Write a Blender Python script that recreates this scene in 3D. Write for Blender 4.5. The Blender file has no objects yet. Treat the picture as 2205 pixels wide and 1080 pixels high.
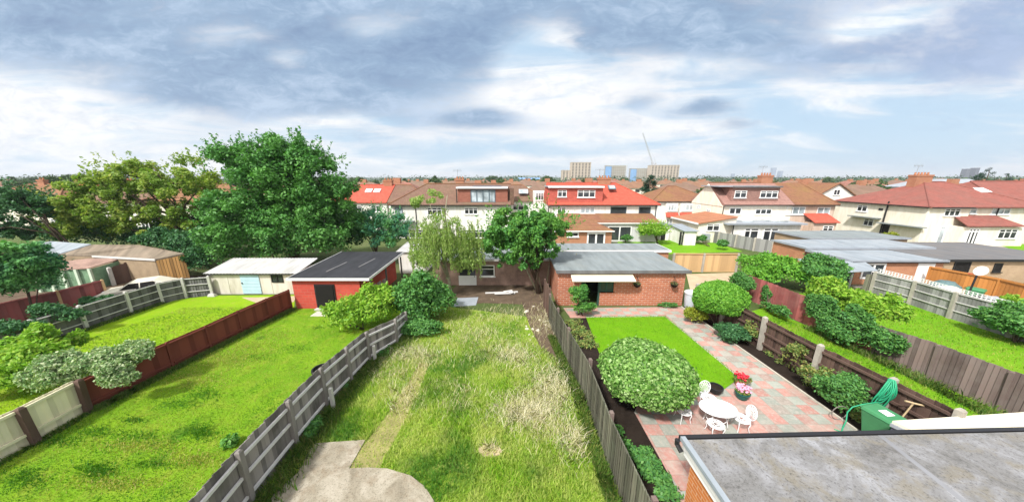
import bpy, math, random
import numpy as np
from mathutils import Vector, Matrix
R = math.radians
SC = bpy.context.scene
COL = SC.collection
# ------------------------------------------------------------------ camera, sky, sun, exposure
FPX, CAMH, HOR = 640.0, 8.6, 385.0          # focal length in photo pixels, eye height, horizon row
PITCH = math.atan((540 - HOR) / FPX)
SP, CP = math.sin(PITCH), math.cos(PITCH)
cam = bpy.data.cameras.new('camera'); camo = bpy.data.objects.new('camera', cam); COL.objects.link(camo)
cam.sensor_width = 36; cam.lens = 36 * FPX / 2205; cam.clip_start = 0.1; cam.clip_end = 30000
camo.location = (0, 0, CAMH); camo.rotation_euler = (math.pi / 2 - PITCH, 0, 0)
SC.camera = camo
SC.view_settings.view_transform = 'Standard'; SC.view_settings.look = 'None'
SC.view_settings.exposure = 0.5; SC.view_settings.gamma = 1; SC.view_settings.use_curve_mapping = False
SUN_DIR = Vector((-0.50, -0.62, 0.95)).normalized()
sun = bpy.data.lights.new('sun', 'SUN'); suno = bpy.data.objects.new('sun', sun); COL.objects.link(suno)
sun.energy = 4.2; sun.angle = R(5); sun.color = (1, 0.965, 0.91)
suno.rotation_euler = SUN_DIR.to_track_quat('Z', 'Y').to_euler()
world = bpy.data.worlds.new('World'); SC.world = world; world.use_nodes = True

class NT:
    """tiny node-tree writer"""
    def __init__(s, tree): s.t = tree; s.n = tree.nodes; s.l = tree.links
    def node(s, typ, **kw):
        nd = s.n.new(typ)
        for k, v in kw.items(): setattr(nd, k, v)
        return nd
    def put(s, sock, v):
        if isinstance(v, bpy.types.NodeSocket): s.l.new(v, sock)
        elif v is not None:
            if sock.type in ('RGBA',) and len(v) == 3: v = (*v, 1)
            sock.default_value = v
    def math(s, op, a, b=None, c=None, clamp=False):
        nd = s.node('ShaderNodeMath', operation=op); nd.use_clamp = clamp
        s.put(nd.inputs[0], a); s.put(nd.inputs[1], b); s.put(nd.inputs[2], c)
        return nd.outputs[0]
    def vmath(s, op, a, b=None):
        nd = s.node('ShaderNodeVectorMath', operation=op); s.put(nd.inputs[0], a); s.put(nd.inputs[1], b)
        return nd.outputs['Value'] if op in ('DOT_PRODUCT', 'LENGTH') else nd.outputs[0]
    def mix(s, f, a, b, mode='MIX'):
        nd = s.node('ShaderNodeMix', data_type='RGBA', blend_type=mode)
        s.put(nd.inputs[0], f); s.put(nd.inputs[6], a); s.put(nd.inputs[7], b)
        return nd.outputs[2]
    def ramp(s, f, stops, interp='LINEAR'):
        nd = s.node('ShaderNodeValToRGB'); cr = nd.color_ramp; cr.interpolation = interp
        while len(cr.elements) < len(stops): cr.elements.new(0.5)
        for e, (p, c) in zip(cr.elements, stops):
            e.position = p; e.color = (*c, 1) if not isinstance(c, (int, float)) else (c, c, c, 1)
        s.put(nd.inputs[0], f); return nd.outputs[0]
    def smooth(s, v, a, b):
        nd = s.node('ShaderNodeMapRange', interpolation_type='SMOOTHSTEP')
        s.put(nd.inputs[0], v); nd.inputs[1].default_value = a; nd.inputs[2].default_value = b
        return nd.outputs[0]
    def noise(s, vec, scale, detail=4, rough=0.55, dist=0.0, dims='3D'):
        nd = s.node('ShaderNodeTexNoise', noise_dimensions=dims)
        s.put(nd.inputs['Vector'], vec); s.put(nd.inputs['Scale'], scale)
        nd.inputs['Detail'].default_value = detail; nd.inputs['Roughness'].default_value = rough
        nd.inputs['Distortion'].default_value = dist
        return nd.outputs[0]
    def comb(s, x, y, z):
        nd = s.node('ShaderNodeCombineXYZ'); s.put(nd.inputs[0], x); s.put(nd.inputs[1], y); s.put(nd.inputs[2], z)
        return nd.outputs[0]
    def sep(s, v):
        nd = s.node('ShaderNodeSeparateXYZ'); s.put(nd.inputs[0], v); return nd.outputs[0], nd.outputs[1], nd.outputs[2]

def build_sky():
    w = NT(world.node_tree); w.n.clear()
    out = w.node('ShaderNodeOutputWorld'); bg = w.node('ShaderNodeBackground')
    SS = 0.1; bg.inputs[1].default_value = SS
    w.l.new(bg.outputs[0], out.inputs[0])
    sky = w.node('ShaderNodeTexSky'); sky.sky_type = 'NISHITA'; sky.sun_disc = False
    sky.sun_elevation = math.asin(SUN_DIR.z); sky.sun_rotation = math.atan2(SUN_DIR.x, SUN_DIR.y)
    sky.air_density = 1.0; sky.dust_density = 1.2; sky.ozone_density = 2.0
    d = w.node('ShaderNodeTexCoord').outputs['Generated']
    x, y, z = w.sep(d)
    yc = w.math('MAXIMUM', y, 0.12); zc = w.math('MAXIMUM', z, 0.0)
    X, T = w.math('DIVIDE', x, yc), w.math('DIVIDE', zc, yc)      # bearing and height tangents of the cloud deck ahead
    n1 = w.noise(w.comb(w.math('MULTIPLY', X, 1.0), w.math('MULTIPLY', T, 3.4), 0.3), 1.5, 10, 0.58, 0.5)
    n2 = w.noise(w.comb(w.math('MULTIPLY', X, 1.2), w.math('MULTIPLY', T, 3.6), 5.3), 4.2, 9, 0.6, 0.4)
    n3 = w.noise(w.comb(w.math('MULTIPLY', X, 0.9), w.math('MULTIPLY', T, 5.0), 9.1), 2.4, 10, 0.6, 0.7)
    n4 = w.noise(w.comb(w.math('MULTIPLY', X, 1.3), w.math('MULTIPLY', T, 3.2), 2.2), 2.2, 7, 0.55, 0.3)
    wx = w.math('ADD', X, w.math('MULTIPLY', w.math('SUBTRACT', n2, 0.5), 0.16))
    wt = w.math('ADD', T, w.math('MULTIPLY', w.math('SUBTRACT', n4, 0.5), 0.09))
    def blob(px, py, rx, ry):
        v = (540 - py) / 640; yy = CP + v * SP; X0 = (px - 1102.5) / 640 / yy; T0 = (-SP + v * CP) / yy
        a = w.math('MULTIPLY', w.math('SUBTRACT', wx, X0), 640 / rx); e = w.math('MULTIPLY', w.math('SUBTRACT', wt, T0), 640 / ry)
        return w.math('EXPONENT', w.math('MULTIPLY', w.math('ADD', w.math('MULTIPLY', a, a), w.math('MULTIPLY', e, e)), -1.0))
    dark = w.math('MULTIPLY', w.smooth(T, 0.2, 0.46), 0.34)
    for bx, by, rx, ry, k in ((100, 70, 420, 90, .5), (560, 190, 330, 75, .62), (900, 110, 300, 120, .42), (1400, 40, 330, 70, .42), (1780, 120, 420, 55, .34), (2150, 90, 160, 90, .25),
                              (1035, 252, 80, 20, .62), (1515, 238, 62, 15, .6), (1580, 272, 50, 10, .42), (1370, 214, 50, 14, .42), (300, 220, 300, 40, .22),
                              (1160, 112, 60, 46, -1.0), (1115, 165, 70, 38, -.5), (1215, 200, 120, 26, -.4), (1900, 45, 100, 26, -.75), (1830, 70, 60, 16, -.4), (700, 262, 130, 16, -.35), (260, 250, 200, 30, -.3), (480, 78, 90, 26, -.34), (620, 128, 55, 24, -.5), (790, 62, 70, 28, -.34), (1480, 130, 120, 18, -.35), (1650, 60, 60, 14, -.25), (90, 220, 200, 55, -.35), (1330, 150, 160, 30, -.2)):
        dark = w.math('ADD', dark, w.math('MULTIPLY', blob(bx, by, rx, ry), k))
    dn = w.math('ADD', dark, w.math('MULTIPLY', w.math('SUBTRACT', n1, 0.5), 0.75))
    n5 = w.noise(w.comb(w.math('MULTIPLY', X, 1.7), w.math('MULTIPLY', T, 3.4), 7.7), 8.0, 10, 0.66, 0.8)
    dn = w.math('ADD', dn, w.math('MULTIPLY', w.math('SUBTRACT', n2, 0.5), 0.75))
    dn = w.math('ADD', dn, w.math('MULTIPLY', w.math('SUBTRACT', n5, 0.5), 0.6))
    dmask = w.smooth(dn, 0.02, 0.74)
    wh = w.math('ADD', w.math('MULTIPLY', w.math('SUBTRACT', n3, 0.5), 2.8), 0.62)
    for bx, by, rx, ry, k in ((1900, 300, 420, 90, -.62), (860, 255, 60, 14, -.7), (900, 330, 260, 22, -.4), (620, 300, 120, 16, -.3), (100, 300, 420, 80, .35), (1250, 250, 300, 60, .3), (1650, 220, 350, 40, .2)):
        wh = w.math('ADD', wh, w.math('MULTIPLY', blob(bx, by, rx, ry), k))
    wmask = w.smooth(wh, 0.1, 0.95)
    k = 0.71 / SS
    blue = w.mix(0.88, sky.outputs[0], (0.56 * k, 0.76 * k, 0.95 * k))
    puff = w.math('ADD', w.math('MULTIPLY', n5, 0.5), w.math('MULTIPLY', n2, 0.5))
    col = w.mix(wmask, blue, w.ramp(puff, [(0.36, (0.80 * k, 0.85 * k, 0.93 * k)), (0.5, (1.0 * k, 1.01 * k, 1.03 * k)), (0.62, (1.15 * k, 1.15 * k, 1.15 * k))]))
    shade = w.ramp(w.math('ADD', w.math('MULTIPLY', n4, 0.42), w.math('ADD', w.math('MULTIPLY', n2, 0.28), w.math('MULTIPLY', n5, 0.3))), [(0.36, (0.21 * k, 0.32 * k, 0.515 * k)), (0.5, (0.315 * k, 0.455 * k, 0.65 * k)), (0.62, (0.52 * k, 0.66 * k, 0.85 * k))])
    lav = w.math('MULTIPLY', w.smooth(X, 0.6, 1.3), 0.55)
    shade = w.mix(lav, shade, (0.40 * k, 0.50 * k, 0.76 * k))
    col = w.mix(w.math('MULTIPLY', dmask, 0.98), col, shade)
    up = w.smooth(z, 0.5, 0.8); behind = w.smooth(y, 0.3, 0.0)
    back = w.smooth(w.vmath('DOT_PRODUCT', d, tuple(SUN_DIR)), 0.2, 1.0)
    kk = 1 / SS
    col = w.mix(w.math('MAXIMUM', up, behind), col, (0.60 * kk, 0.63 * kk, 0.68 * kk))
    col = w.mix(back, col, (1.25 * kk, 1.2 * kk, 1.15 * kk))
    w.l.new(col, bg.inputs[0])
build_sky()

# ------------------------------------------------------------------ picture -> place helpers
def ray(px, py):
    u, v = (px - 1102.5) / FPX, (540 - py) / FPX
    return Vector((u, CP + v * SP, -SP + v * CP))
def G(px, py, z=0.0):                     # the point of height z seen at a photo pixel
    d = ray(px, py); t = (z - CAMH) / d.z
    return Vector((d.x * t, d.y * t, z))
def AT(px, py, Y):                        # the point at distance Y seen at a photo pixel
    d = ray(px, py); t = Y / d.y
    return Vector((d.x * t, Y, CAMH + d.z * t))

# ------------------------------------------------------------------ object helpers
def tag(o, label=None, cat=None, group=None, kind=None):
    if label: o['label'] = label
    if cat: o['category'] = cat
    if group: o['group'] = group
    if kind: o['kind'] = kind
    return o
def thing(name, loc, label, cat, group=None):
    o = bpy.data.objects.new(name, None); COL.objects.link(o); o.location = loc; o.empty_display_size = 0.2
    return tag(o, label, cat, group)
def link(name, me, parent=None, local=False):
    o = bpy.data.objects.new(name, me); COL.objects.link(o)
    if parent is not None:
        o.parent = parent
        if not local: o.matrix_parent_inverse = world_of(parent).inverted()
    return o
def world_of(o):
    m = o.matrix_basis.copy()
    if o.parent: m = world_of(o.parent) @ o.matrix_parent_inverse @ m
    return m
def copy_tree(o, parent=None):
    c = o.copy(); COL.objects.link(c)
    if parent is not None: c.parent = parent
    for ch in [q for q in COL.objects if q.parent == o]: copy_tree(ch, c)
    return c

class MB:
    def __init__(s, M=None): s.v = []; s.f = []; s.m = []; s.M = M or Matrix.Identity(4); s.mi = 0
    def add(s, vs, fs):
        b = len(s.v)
        s.v += [tuple(s.M @ Vector(q)) for q in vs]
        for f in fs: s.f.append(tuple(b + i for i in f)); s.m.append(s.mi)
        return s
    def box(s, x0, x1, y0, y1, z0, z1):
        x0, x1 = min(x0, x1), max(x0, x1); y0, y1 = min(y0, y1), max(y0, y1); z0, z1 = min(z0, z1), max(z0, z1)
        return s.add([(x0, y0, z0), (x1, y0, z0), (x1, y1, z0), (x0, y1, z0), (x0, y0, z1), (x1, y0, z1), (x1, y1, z1), (x0, y1, z1)],
                     [(3, 2, 1, 0), (4, 5, 6, 7), (0, 1, 5, 4), (1, 2, 6, 5), (2, 3, 7, 6), (3, 0, 4, 7)])
    def prism(s, pts, z0, z1):            # plan polygon, counter-clockwise
        a = sum(pts[i - 1][0] * pts[i][1] - pts[i][0] * pts[i - 1][1] for i in range(len(pts)))
        if a < 0: pts = pts[::-1]
        n = len(pts)
        vs = [(p[0], p[1], z0) for p in pts] + [(p[0], p[1], z1) for p in pts]
        fs = [tuple(range(n))[::-1], tuple(range(n, 2 * n))] + [(i, (i + 1) % n, n + (i + 1) % n, n + i) for i in range(n)]
        return s.add(vs, fs)
    def hull(s, bot, top):                # two rings of 3-D points joined
        n = len(bot)
        return s.add(list(bot) + list(top), [tuple(range(n))[::-1], tuple(range(n, 2 * n))] + [(i, (i + 1) % n, n + (i + 1) % n, n + i) for i in range(n)])
    def bar(s, a, b, w, h):               # rectangular bar from a to b
        a, b = Vector(a), Vector(b); d = (b - a).normalized()
        up = Vector((0, 0, 1)) if abs(d.z) < .95 else Vector((0, 1, 0))
        r = d.cross(up).normalized() * (w / 2); q = r.cross(d).normalized() * (h / 2)
        return s.hull([a - r - q, a + r - q, a + r + q, a - r + q], [b - r - q, b + r - q, b + r + q, b - r + q])
    def tube(s, pts, rad, n=8, cap=True):
        pts = [Vector(p) for p in pts]; k = len(pts)
        if not hasattr(rad, '__len__'): rad = [rad] * k
        vs = []; fs = []; ref = None
        for i, p in enumerate(pts):
            d = (pts[min(i + 1, k - 1)] - pts[max(i - 1, 0)]).normalized()
            if ref is None: ref = d.orthogonal().normalized()
            ref = (ref - d * ref.dot(d)).normalized(); bi = d.cross(ref)
            for j in range(n):
                a = 2 * math.pi * j / n
                vs.append(p + (ref * math.cos(a) + bi * math.sin(a)) * rad[i])
        for i in range(k - 1):
            for j in range(n):
                fs.append((i * n + j, i * n + (j + 1) % n, (i + 1) * n + (j + 1) % n, (i + 1) * n + j))
        if cap: fs += [tuple(range(n))[::-1], tuple(range((k - 1) * n, k * n))]
        return s.add(vs, fs)
    def lathe(s, prof, c=(0, 0, 0), n=20, sx=1.0, sy=1.0):
        vs = []; fs = []; k = len(prof)
        for r, z in prof:
            for j in range(n):
                a = 2 * math.pi * j / n
                vs.append((c[0] + r * sx * math.cos(a), c[1] + r * sy * math.sin(a), c[2] + z))
        for i in range(k - 1):
            for j in range(n):
                fs.append((i * n + j, i * n + (j + 1) % n, (i + 1) * n + (j + 1) % n, (i + 1) * n + j))
        fs += [tuple(range(n))[::-1], tuple(range((k - 1) * n, k * n))]
        return s.add(vs, fs)
    def build(s, name, mats, parent=None, smooth=False, local=False, bevel=0):
        me = bpy.data.meshes.new(name); me.from_pydata(s.v, [], s.f)
        if not isinstance(mats, (list, tuple)): mats = [mats]
        for m in mats: me.materials.append(m)
        if len(mats) > 1: me.polygons.foreach_set('material_index', s.m)
        if smooth: me.polygons.foreach_set('use_smooth', [True] * len(s.f))
        me.update()
        o = link(name, me, parent, local)
        if bevel:
            b = o.modifiers.new('bevel', 'BEVEL'); b.width = bevel; b.segments = 2; b.limit_method = 'ANGLE'
        return o

def raw_mesh(name, V, n_per, mat, smooth=False):
    """V: (k, n_per, 3) array -> k separate faces"""
    k = V.shape[0]; me = bpy.data.meshes.new(name)
    me.vertices.add(k * n_per); me.vertices.foreach_set('co', V.astype(np.float32).ravel())
    me.loops.add(k * n_per); me.loops.foreach_set('vertex_index', np.arange(k * n_per, dtype=np.int32))
    me.polygons.add(k); me.polygons.foreach_set('loop_start', np.arange(0, k * n_per, n_per, dtype=np.int32))
    me.materials.append(mat); me.update(calc_edges=True); me.validate()
    return me

# ------------------------------------------------------------------ materials
def new_mat(name):
    m = bpy.data.materials.new(name); m.use_nodes = True; t = NT(m.node_tree); t.n.clear()
    out = t.node('ShaderNodeOutputMaterial'); b = t.node('ShaderNodeBsdfPrincipled'); t.l.new(b.outputs[0], out.inputs[0])
    b.inputs['Specular IOR Level'].default_value = 0.25
    return m, t, b, out
def bump(t, b, h, strength=0.4, dist=0.02):
    nd = t.node('ShaderNodeBump'); nd.inputs['Strength'].default_value = strength; nd.inputs['Distance'].default_value = dist
    t.put(nd.inputs['Height'], h); t.l.new(nd.outputs[0], b.inputs['Normal'])
def obj_co(t): return t.node('ShaderNodeTexCoord').outputs['Object']
def wall_uv(t):
    x, y, z = t.sep(obj_co(t)); return t.comb(t.math('ADD', x, y), z, 0.0)
def sc3(c, k): return tuple(min(1, q * k) for q in c)

def m_plain(name, c, rough=0.6, var=0.25, scale=1.5, spec=0.25, metal=0, fine=14, bmp=0.15):
    m, t, b, o = new_mat(name); co = obj_co(t)
    n = t.noise(co, scale, 6, 0.6); f = t.noise(co, fine, 4, 0.6)
    n = t.math('ADD', t.math('MULTIPLY', n, 0.65), t.math('MULTIPLY', f, 0.35))
    t.l.new(t.ramp(n, [(0.3, sc3(c, 1 - var)), (0.7, sc3(c, 1 + var * .6))]), b.inputs['Base Color'])
    b.inputs['Roughness'].default_value = rough; b.inputs['Specular IOR Level'].default_value = spec; b.inputs['Metallic'].default_value = metal
    if bmp: bump(t, b, f, bmp, 0.01)
    return m
def m_render(name, c, stain=0.3):         # painted render with rain streaks
    m, t, b, o = new_mat(name); co = obj_co(t); x, y, z = t.sep(co)
    st = t.noise(t.comb(t.math('MULTIPLY', x, 1.6), t.math('MULTIPLY', y, 1.6), t.math('MULTIPLY', z, 0.35)), 1.3, 6, 0.65)
    f = t.noise(co, 30, 3, 0.6)
    c1 = t.ramp(st, [(0.34, sc3((c[0], c[1] * .97, c[2] * .9), 1 - stain)), (0.58, c)])
    t.l.new(t.mix(t.math('MULTIPLY', f, 0.14), c1, sc3(c, .8)), b.inputs['Base Color'])
    b.inputs['Roughness'].default_value = 0.85; bump(t, b, f, 0.2, 0.01)
    return m
def m_brick(name, c1, c2, mortar, w=0.23, h=0.075, ms=0.012):
    m, t, b, o = new_mat(name); uv = wall_uv(t)
    br = t.node('ShaderNodeTexBrick'); t.l.new(uv, br.inputs['Vector'])
    br.inputs['Scale'].default_value = 1; br.inputs['Brick Width'].default_value = w; br.inputs['Row Height'].default_value = h
    br.inputs['Mortar Size'].default_value = ms; br.inputs['Mortar Smooth'].default_value = 0.3; br.inputs['Bias'].default_value = 0
    t.put(br.inputs['Color1'], c1); t.put(br.inputs['Color2'], c2); t.put(br.inputs['Mortar'], mortar)
    n = t.noise(obj_co(t), 1.1, 6, 0.65)
    c = t.mix(t.ramp(n, [(0.35, 0.0), (0.75, 0.45)]), br.outputs[0], sc3(c1, .55))
    t.l.new(c, b.inputs['Base Color']); b.inputs['Roughness'].default_value = 0.9
    bump(t, b, t.math('SUBTRACT', 1.0, br.outputs['Fac']), 0.4, 0.01)
    return m
def m_tiles(name, c, moss=(0.16, 0.15, 0.07), mossy=0.35, row=0.13, col=0.26):
    m, t, b, o = new_mat(name); co = obj_co(t); x, y, z = t.sep(co)
    br = t.node('ShaderNodeTexBrick'); t.l.new(t.comb(t.math('ADD', x, y), z, 0.0), br.inputs['Vector'])
    br.inputs['Scale'].default_value = 1; br.inputs['Brick Width'].default_value = col; br.inputs['Row Height'].default_value = row
    br.inputs['Mortar Size'].default_value = 0.012; br.inputs['Mortar Smooth'].default_value = 0.6
    t.put(br.inputs['Color1'], sc3(c, 1.16)); t.put(br.inputs['Color2'], sc3(c, 0.84)); t.put(br.inputs['Mortar'], sc3(c, 0.45))
    n = t.noise(t.comb(x, y, t.math('MULTIPLY', z, 0.5)), 0.55, 8, 0.65)
    cc = t.mix(t.math('MULTIPLY', t.ramp(n, [(0.42, 0.0), (0.7, 1.0)]), mossy), br.outputs[0], moss)
    n2 = t.noise(co, 3.0, 4, 0.6)
    cc = t.mix(t.math('MULTIPLY', n2, 0.3), cc, sc3(c, 0.6))
    t.l.new(cc, b.inputs['Base Color']); b.inputs['Roughness'].default_value = 0.85
    bump(t, b, t.math('SUBTRACT', 1.0, br.outputs['Fac']), 0.6, 0.03)
    return m
def m_felt(name, c, streak=0.3, patch=(0.3, 0.3, 0.28), pa=0.3, rough=0.8):
    m, t, b, o = new_mat(name); co = obj_co(t); x, y, z = t.sep(co)
    n = t.noise(co, 0.7, 8, 0.65, 0.4); f = t.noise(co, 40, 3, 0.6)
    s = t.noise(t.comb(t.math('MULTIPLY', x, 1.5), t.math('MULTIPLY', y, 0.25), 0.0), 1.4, 6, 0.6)
    cc = t.ramp(s, [(0.35, sc3(c, 1 - streak)), (0.65, sc3(c, 1 + streak))])
    cc = t.mix(t.math('MULTIPLY', t.ramp(n, [(0.45, 0.0), (0.65, 1.0)]), pa), cc, patch)
    cc = t.mix(t.math('MULTIPLY', f, 0.25), cc, sc3(c, .6))
    t.l.new(cc, b.inputs['Base Color']); b.inputs['Roughness'].default_value = rough; bump(t, b, f, 0.3, 0.008)
    return m
def m_wood(name, c, var=0.5, pale=None, pa=0.0, rough=0.85):
    """weathered boards; every loose board (mesh island) takes its own tone"""
    m, t, b, o = new_mat(name); co = obj_co(t); x, y, z = t.sep(co)
    g = t.node('ShaderNodeNewGeometry')
    gr = t.noise(t.comb(t.math('MULTIPLY', x, 22), t.math('MULTIPLY', y, 22), t.math('MULTIPLY', z, 1.1)), 1.0, 5, 0.65)
    bl = t.noise(co, 1.3, 5, 0.6)
    v = t.math('ADD', t.math('MULTIPLY', g.outputs['Random Per Island'], 0.75), t.math('MULTIPLY', gr, 0.45))
    cc = t.ramp(v, [(0.2, sc3(c, 1 - var)), (0.9, sc3(c, 1 + var))])
    if pale: cc = t.mix(t.math('MULTIPLY', t.ramp(bl, [(0.4, 0.0), (0.66, 1.0)]), pa), cc, pale)
    t.l.new(cc, b.inputs['Base Color']); b.inputs['Roughness'].default_value = rough; bump(t, b, gr, 0.3, 0.006)
    return m
def m_leaf(name, cols, trans=0.3, patch=None, pscale=0.5, pa=0.5, rough=0.5, patch2=None, p2s=0.8, p2=(.58, .68)):
    m, t, b, o = new_mat(name); g = t.node('ShaderNodeNewGeometry')
    k = len(cols)
    cc = t.ramp(g.outputs['Random Per Island'], [((i + .5) / k, c) for i, c in enumerate(cols)])
    if patch: cc = t.mix(t.math('MULTIPLY', t.ramp(t.noise(obj_co(t), pscale, 4, 0.6), [(0.42, 0.0), (0.62, 1.0)]), pa), cc, patch)
    if patch2: cc = t.mix(t.ramp(t.noise(t.vmath('ADD', obj_co(t), (17.0, 5.0, 3.0)), p2s, 3, 0.5), [(p2[0], 0.0), (p2[1], 0.85)]), cc, patch2)
    t.l.new(cc, b.inputs['Base Color']); b.inputs['Roughness'].default_value = rough
    tr = t.node('ShaderNodeBsdfTranslucent'); t.l.new(t.mix(1.0, cc, (1.0, 1.15, 0.5), 'MULTIPLY'), tr.inputs[0])
    mx = t.node('ShaderNodeMixShader'); mx.inputs[0].default_value = trans
    t.l.new(b.outputs[0], mx.inputs[1]); t.l.new(tr.outputs[0], mx.inputs[2]); t.l.new(mx.outputs[0], o.inputs[0])
    return m
def m_lawn(name, c1, c2, dry, pd=0.5, scale=0.9, dark=None):
    m, t, b, o = new_mat(name); co = obj_co(t)
    n = t.noise(co, scale, 6, 0.6, 0.3); f = t.noise(co, 26, 4, 0.7); q = t.noise(co, scale * 2.2, 5, 0.6)
    cc = t.ramp(n, [(0.35, c1), (0.65, c2)])
    cc = t.mix(t.math('MULTIPLY', t.ramp(q, [(0.5, 0.0), (0.72, 1.0)]), pd), cc, dry)
    if dark:
        dk = t.noise(t.comb(*t.sep(co)), 0.75, 2, 0.4)
        cc = t.mix(t.ramp(dk, [(0.66, 0.0), (0.74, 0.8)]), cc, dark)
    cc = t.mix(t.ramp(f, [(0.3, 0.55), (0.6, 0.0)]), cc, sc3(c1, .45))
    t.l.new(cc, b.inputs['Base Color']); b.inputs['Roughness'].default_value = 0.9; b.inputs['Specular IOR Level'].default_value = 0.1
    bump(t, b, f, 0.8, 0.05)
    return m
def m_glass(name, c=(0.035, 0.04, 0.045)):
    m, t, b, o = new_mat(name); n = t.noise(obj_co(t), 0.8, 3, 0.5)
    t.l.new(t.ramp(n, [(0.35, sc3(c, .5)), (0.7, sc3(c, 1.6))]), b.inputs['Base Color'])
    b.inputs['Roughness'].default_value = 0.06; b.inputs['Specular IOR Level'].default_value = 0.5
    return m

def m_paving():
    m, t, b, o = new_mat('patio slabs'); x, y, z = t.sep(obj_co(t)); T = 0.47
    gx, gy = t.math('DIVIDE', x, T * 1.12), t.math('DIVIDE', y, T)
    cell = t.comb(t.math('FLOOR', gx), t.math('FLOOR', gy), 0.0)
    wn = t.node('ShaderNodeTexWhiteNoise'); wn.noise_dimensions = '2D'; t.l.new(cell, wn.inputs['Vector'])
    chk = t.math('MODULO', t.math('ABSOLUTE', t.math('ADD', t.math('FLOOR', gx), t.math('FLOOR', gy))), 2.0)
    pick = t.math('ADD', t.math('MULTIPLY', chk, 0.42), t.math('MULTIPLY', wn.outputs[0], 0.6))
    base = t.ramp(pick, [(0.40, (0.30, 0.335, 0.295)), (0.56, (0.41, 0.195, 0.165))])
    vary = t.math('ADD', 0.8, t.math('MULTIPLY', wn.outputs[0], 0.4))
    f = t.noise(obj_co(t), 9, 6, 0.8); g2 = t.noise(obj_co(t), 1.2, 5, 0.6)
    cc = t.mix(1.0, base, t.comb(vary, vary, vary), 'MULTIPLY')
    cc = t.mix(t.ramp(f, [(0.48, 0.0), (0.62, 0.7)]), cc, (0.42, 0.37, 0.33))
    cc = t.mix(t.ramp(f, [(0.34, 0.6), (0.44, 0.0)]), cc, (0.25, 0.22, 0.18))
    cc = t.mix(t.ramp(g2, [(0.45, 0.0), (0.7, 0.6)]), cc, (0.24, 0.225, 0.19))
    cc = t.mix(t.ramp(t.noise(obj_co(t), 2.6, 6, 0.7), [(0.5, 0.0), (0.68, 0.5)]), cc, (0.40, 0.36, 0.31))
    def edge(q): return t.math('MINIMUM', t.math('FRACT', q), t.math('SUBTRACT', 1.0, t.math('FRACT', q)))
    e = t.math('MINIMUM', edge(gx), edge(gy))
    cc = t.mix(t.ramp(e, [(0.01, 0.5), (0.03, 0.0)]), cc, (0.2, 0.19, 0.16))
    t.l.new(cc, b.inputs['Base Color']); b.inputs['Roughness'].default_value = 0.85; bump(t, b, f, 0.3, 0.01)
    return m

M = {}
M['white'] = m_render('white render', (0.80, 0.79, 0.76), 0.16)
M['cream'] = m_render('cream render', (0.80, 0.755, 0.65), 0.12)
M['pinkish'] = m_render('pink pebbledash', (0.58, 0.45, 0.37), 0.2)
M['pale'] = m_render('pale lilac paint', (0.62, 0.60, 0.66), 0.15)
M['brick'] = m_brick('red brick', (0.50, 0.165, 0.08), (0.38, 0.11, 0.055), (0.50, 0.36, 0.29), 0.42, 0.14, 0.02)
M['brickorange'] = m_brick('orange brick', (0.50, 0.21, 0.10), (0.42, 0.16, 0.08), (0.45, 0.33, 0.24), 0.30, 0.085)
M['bricknear'] = m_brick('bright orange brick', (0.62, 0.22, 0.055), (0.5, 0.16, 0.04), (0.60, 0.40, 0.25), 0.3, 0.10)
M['stone'] = m_brick('yellow stock brick', (0.45, 0.32, 0.19), (0.38, 0.25, 0.15), (0.4, 0.34, 0.26), 0.3, 0.09)
M['redpaint'] = m_brick('red painted blockwork', (0.55, 0.085, 0.058), (0.46, 0.066, 0.048), (0.42, 0.13, 0.10), 0.44, 0.2, 0.014)
M['oldwall'] = m_plain('old pink plaster', (0.33, 0.22, 0.18), 0.9, 0.5, 1.6)
M['t_brown'] = m_tiles('brown roof tiles', (0.20, 0.115, 0.085))
M['t_rust'] = m_tiles('rust roof tiles', (0.25, 0.118, 0.07), (0.25, 0.17, 0.05), 0.5)
M['t_red'] = m_tiles('bright red roof tiles', (0.50, 0.10, 0.065), (0.3, 0.1, 0.07), 0.2)
M['t_redh'] = m_tiles('red hung tiles', (0.56, 0.13, 0.10), (0.4, 0.12, 0.09), 0.15)
M['t_oldred'] = m_tiles('weathered red roof tiles', (0.29, 0.10, 0.08), (0.18, 0.11, 0.09), 0.5)
M['t_pink'] = m_tiles('mauve hung tiles', (0.34, 0.19, 0.16), (0.3, 0.2, 0.17), 0.2)
M['t_brickh'] = m_tiles('brick red hung tiles', (0.36, 0.14, 0.10), (0.3, 0.15, 0.1), 0.2)
M['felt_black'] = m_felt('black roofing felt', (0.028, 0.03, 0.036), 0.25, (0.06, 0.06, 0.07), 0.3)
M['felt_grey'] = m_felt('grey roofing felt', (0.20, 0.23, 0.24), 0.18, (0.26, 0.27, 0.25), 0.35)
M['felt_blue'] = m_felt('pale blue roofing felt', (0.25, 0.285, 0.32), 0.2, (0.36, 0.38, 0.40), 0.45)
M['felt_dark'] = m_felt('dark grey felt', (0.14, 0.14, 0.145), 0.2, (0.2, 0.17, 0.15), 0.4)
M['felt_brown'] = m_felt('brown mossy felt', (0.20, 0.16, 0.12), 0.3, (0.16, 0.14, 0.10), 0.5)
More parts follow.
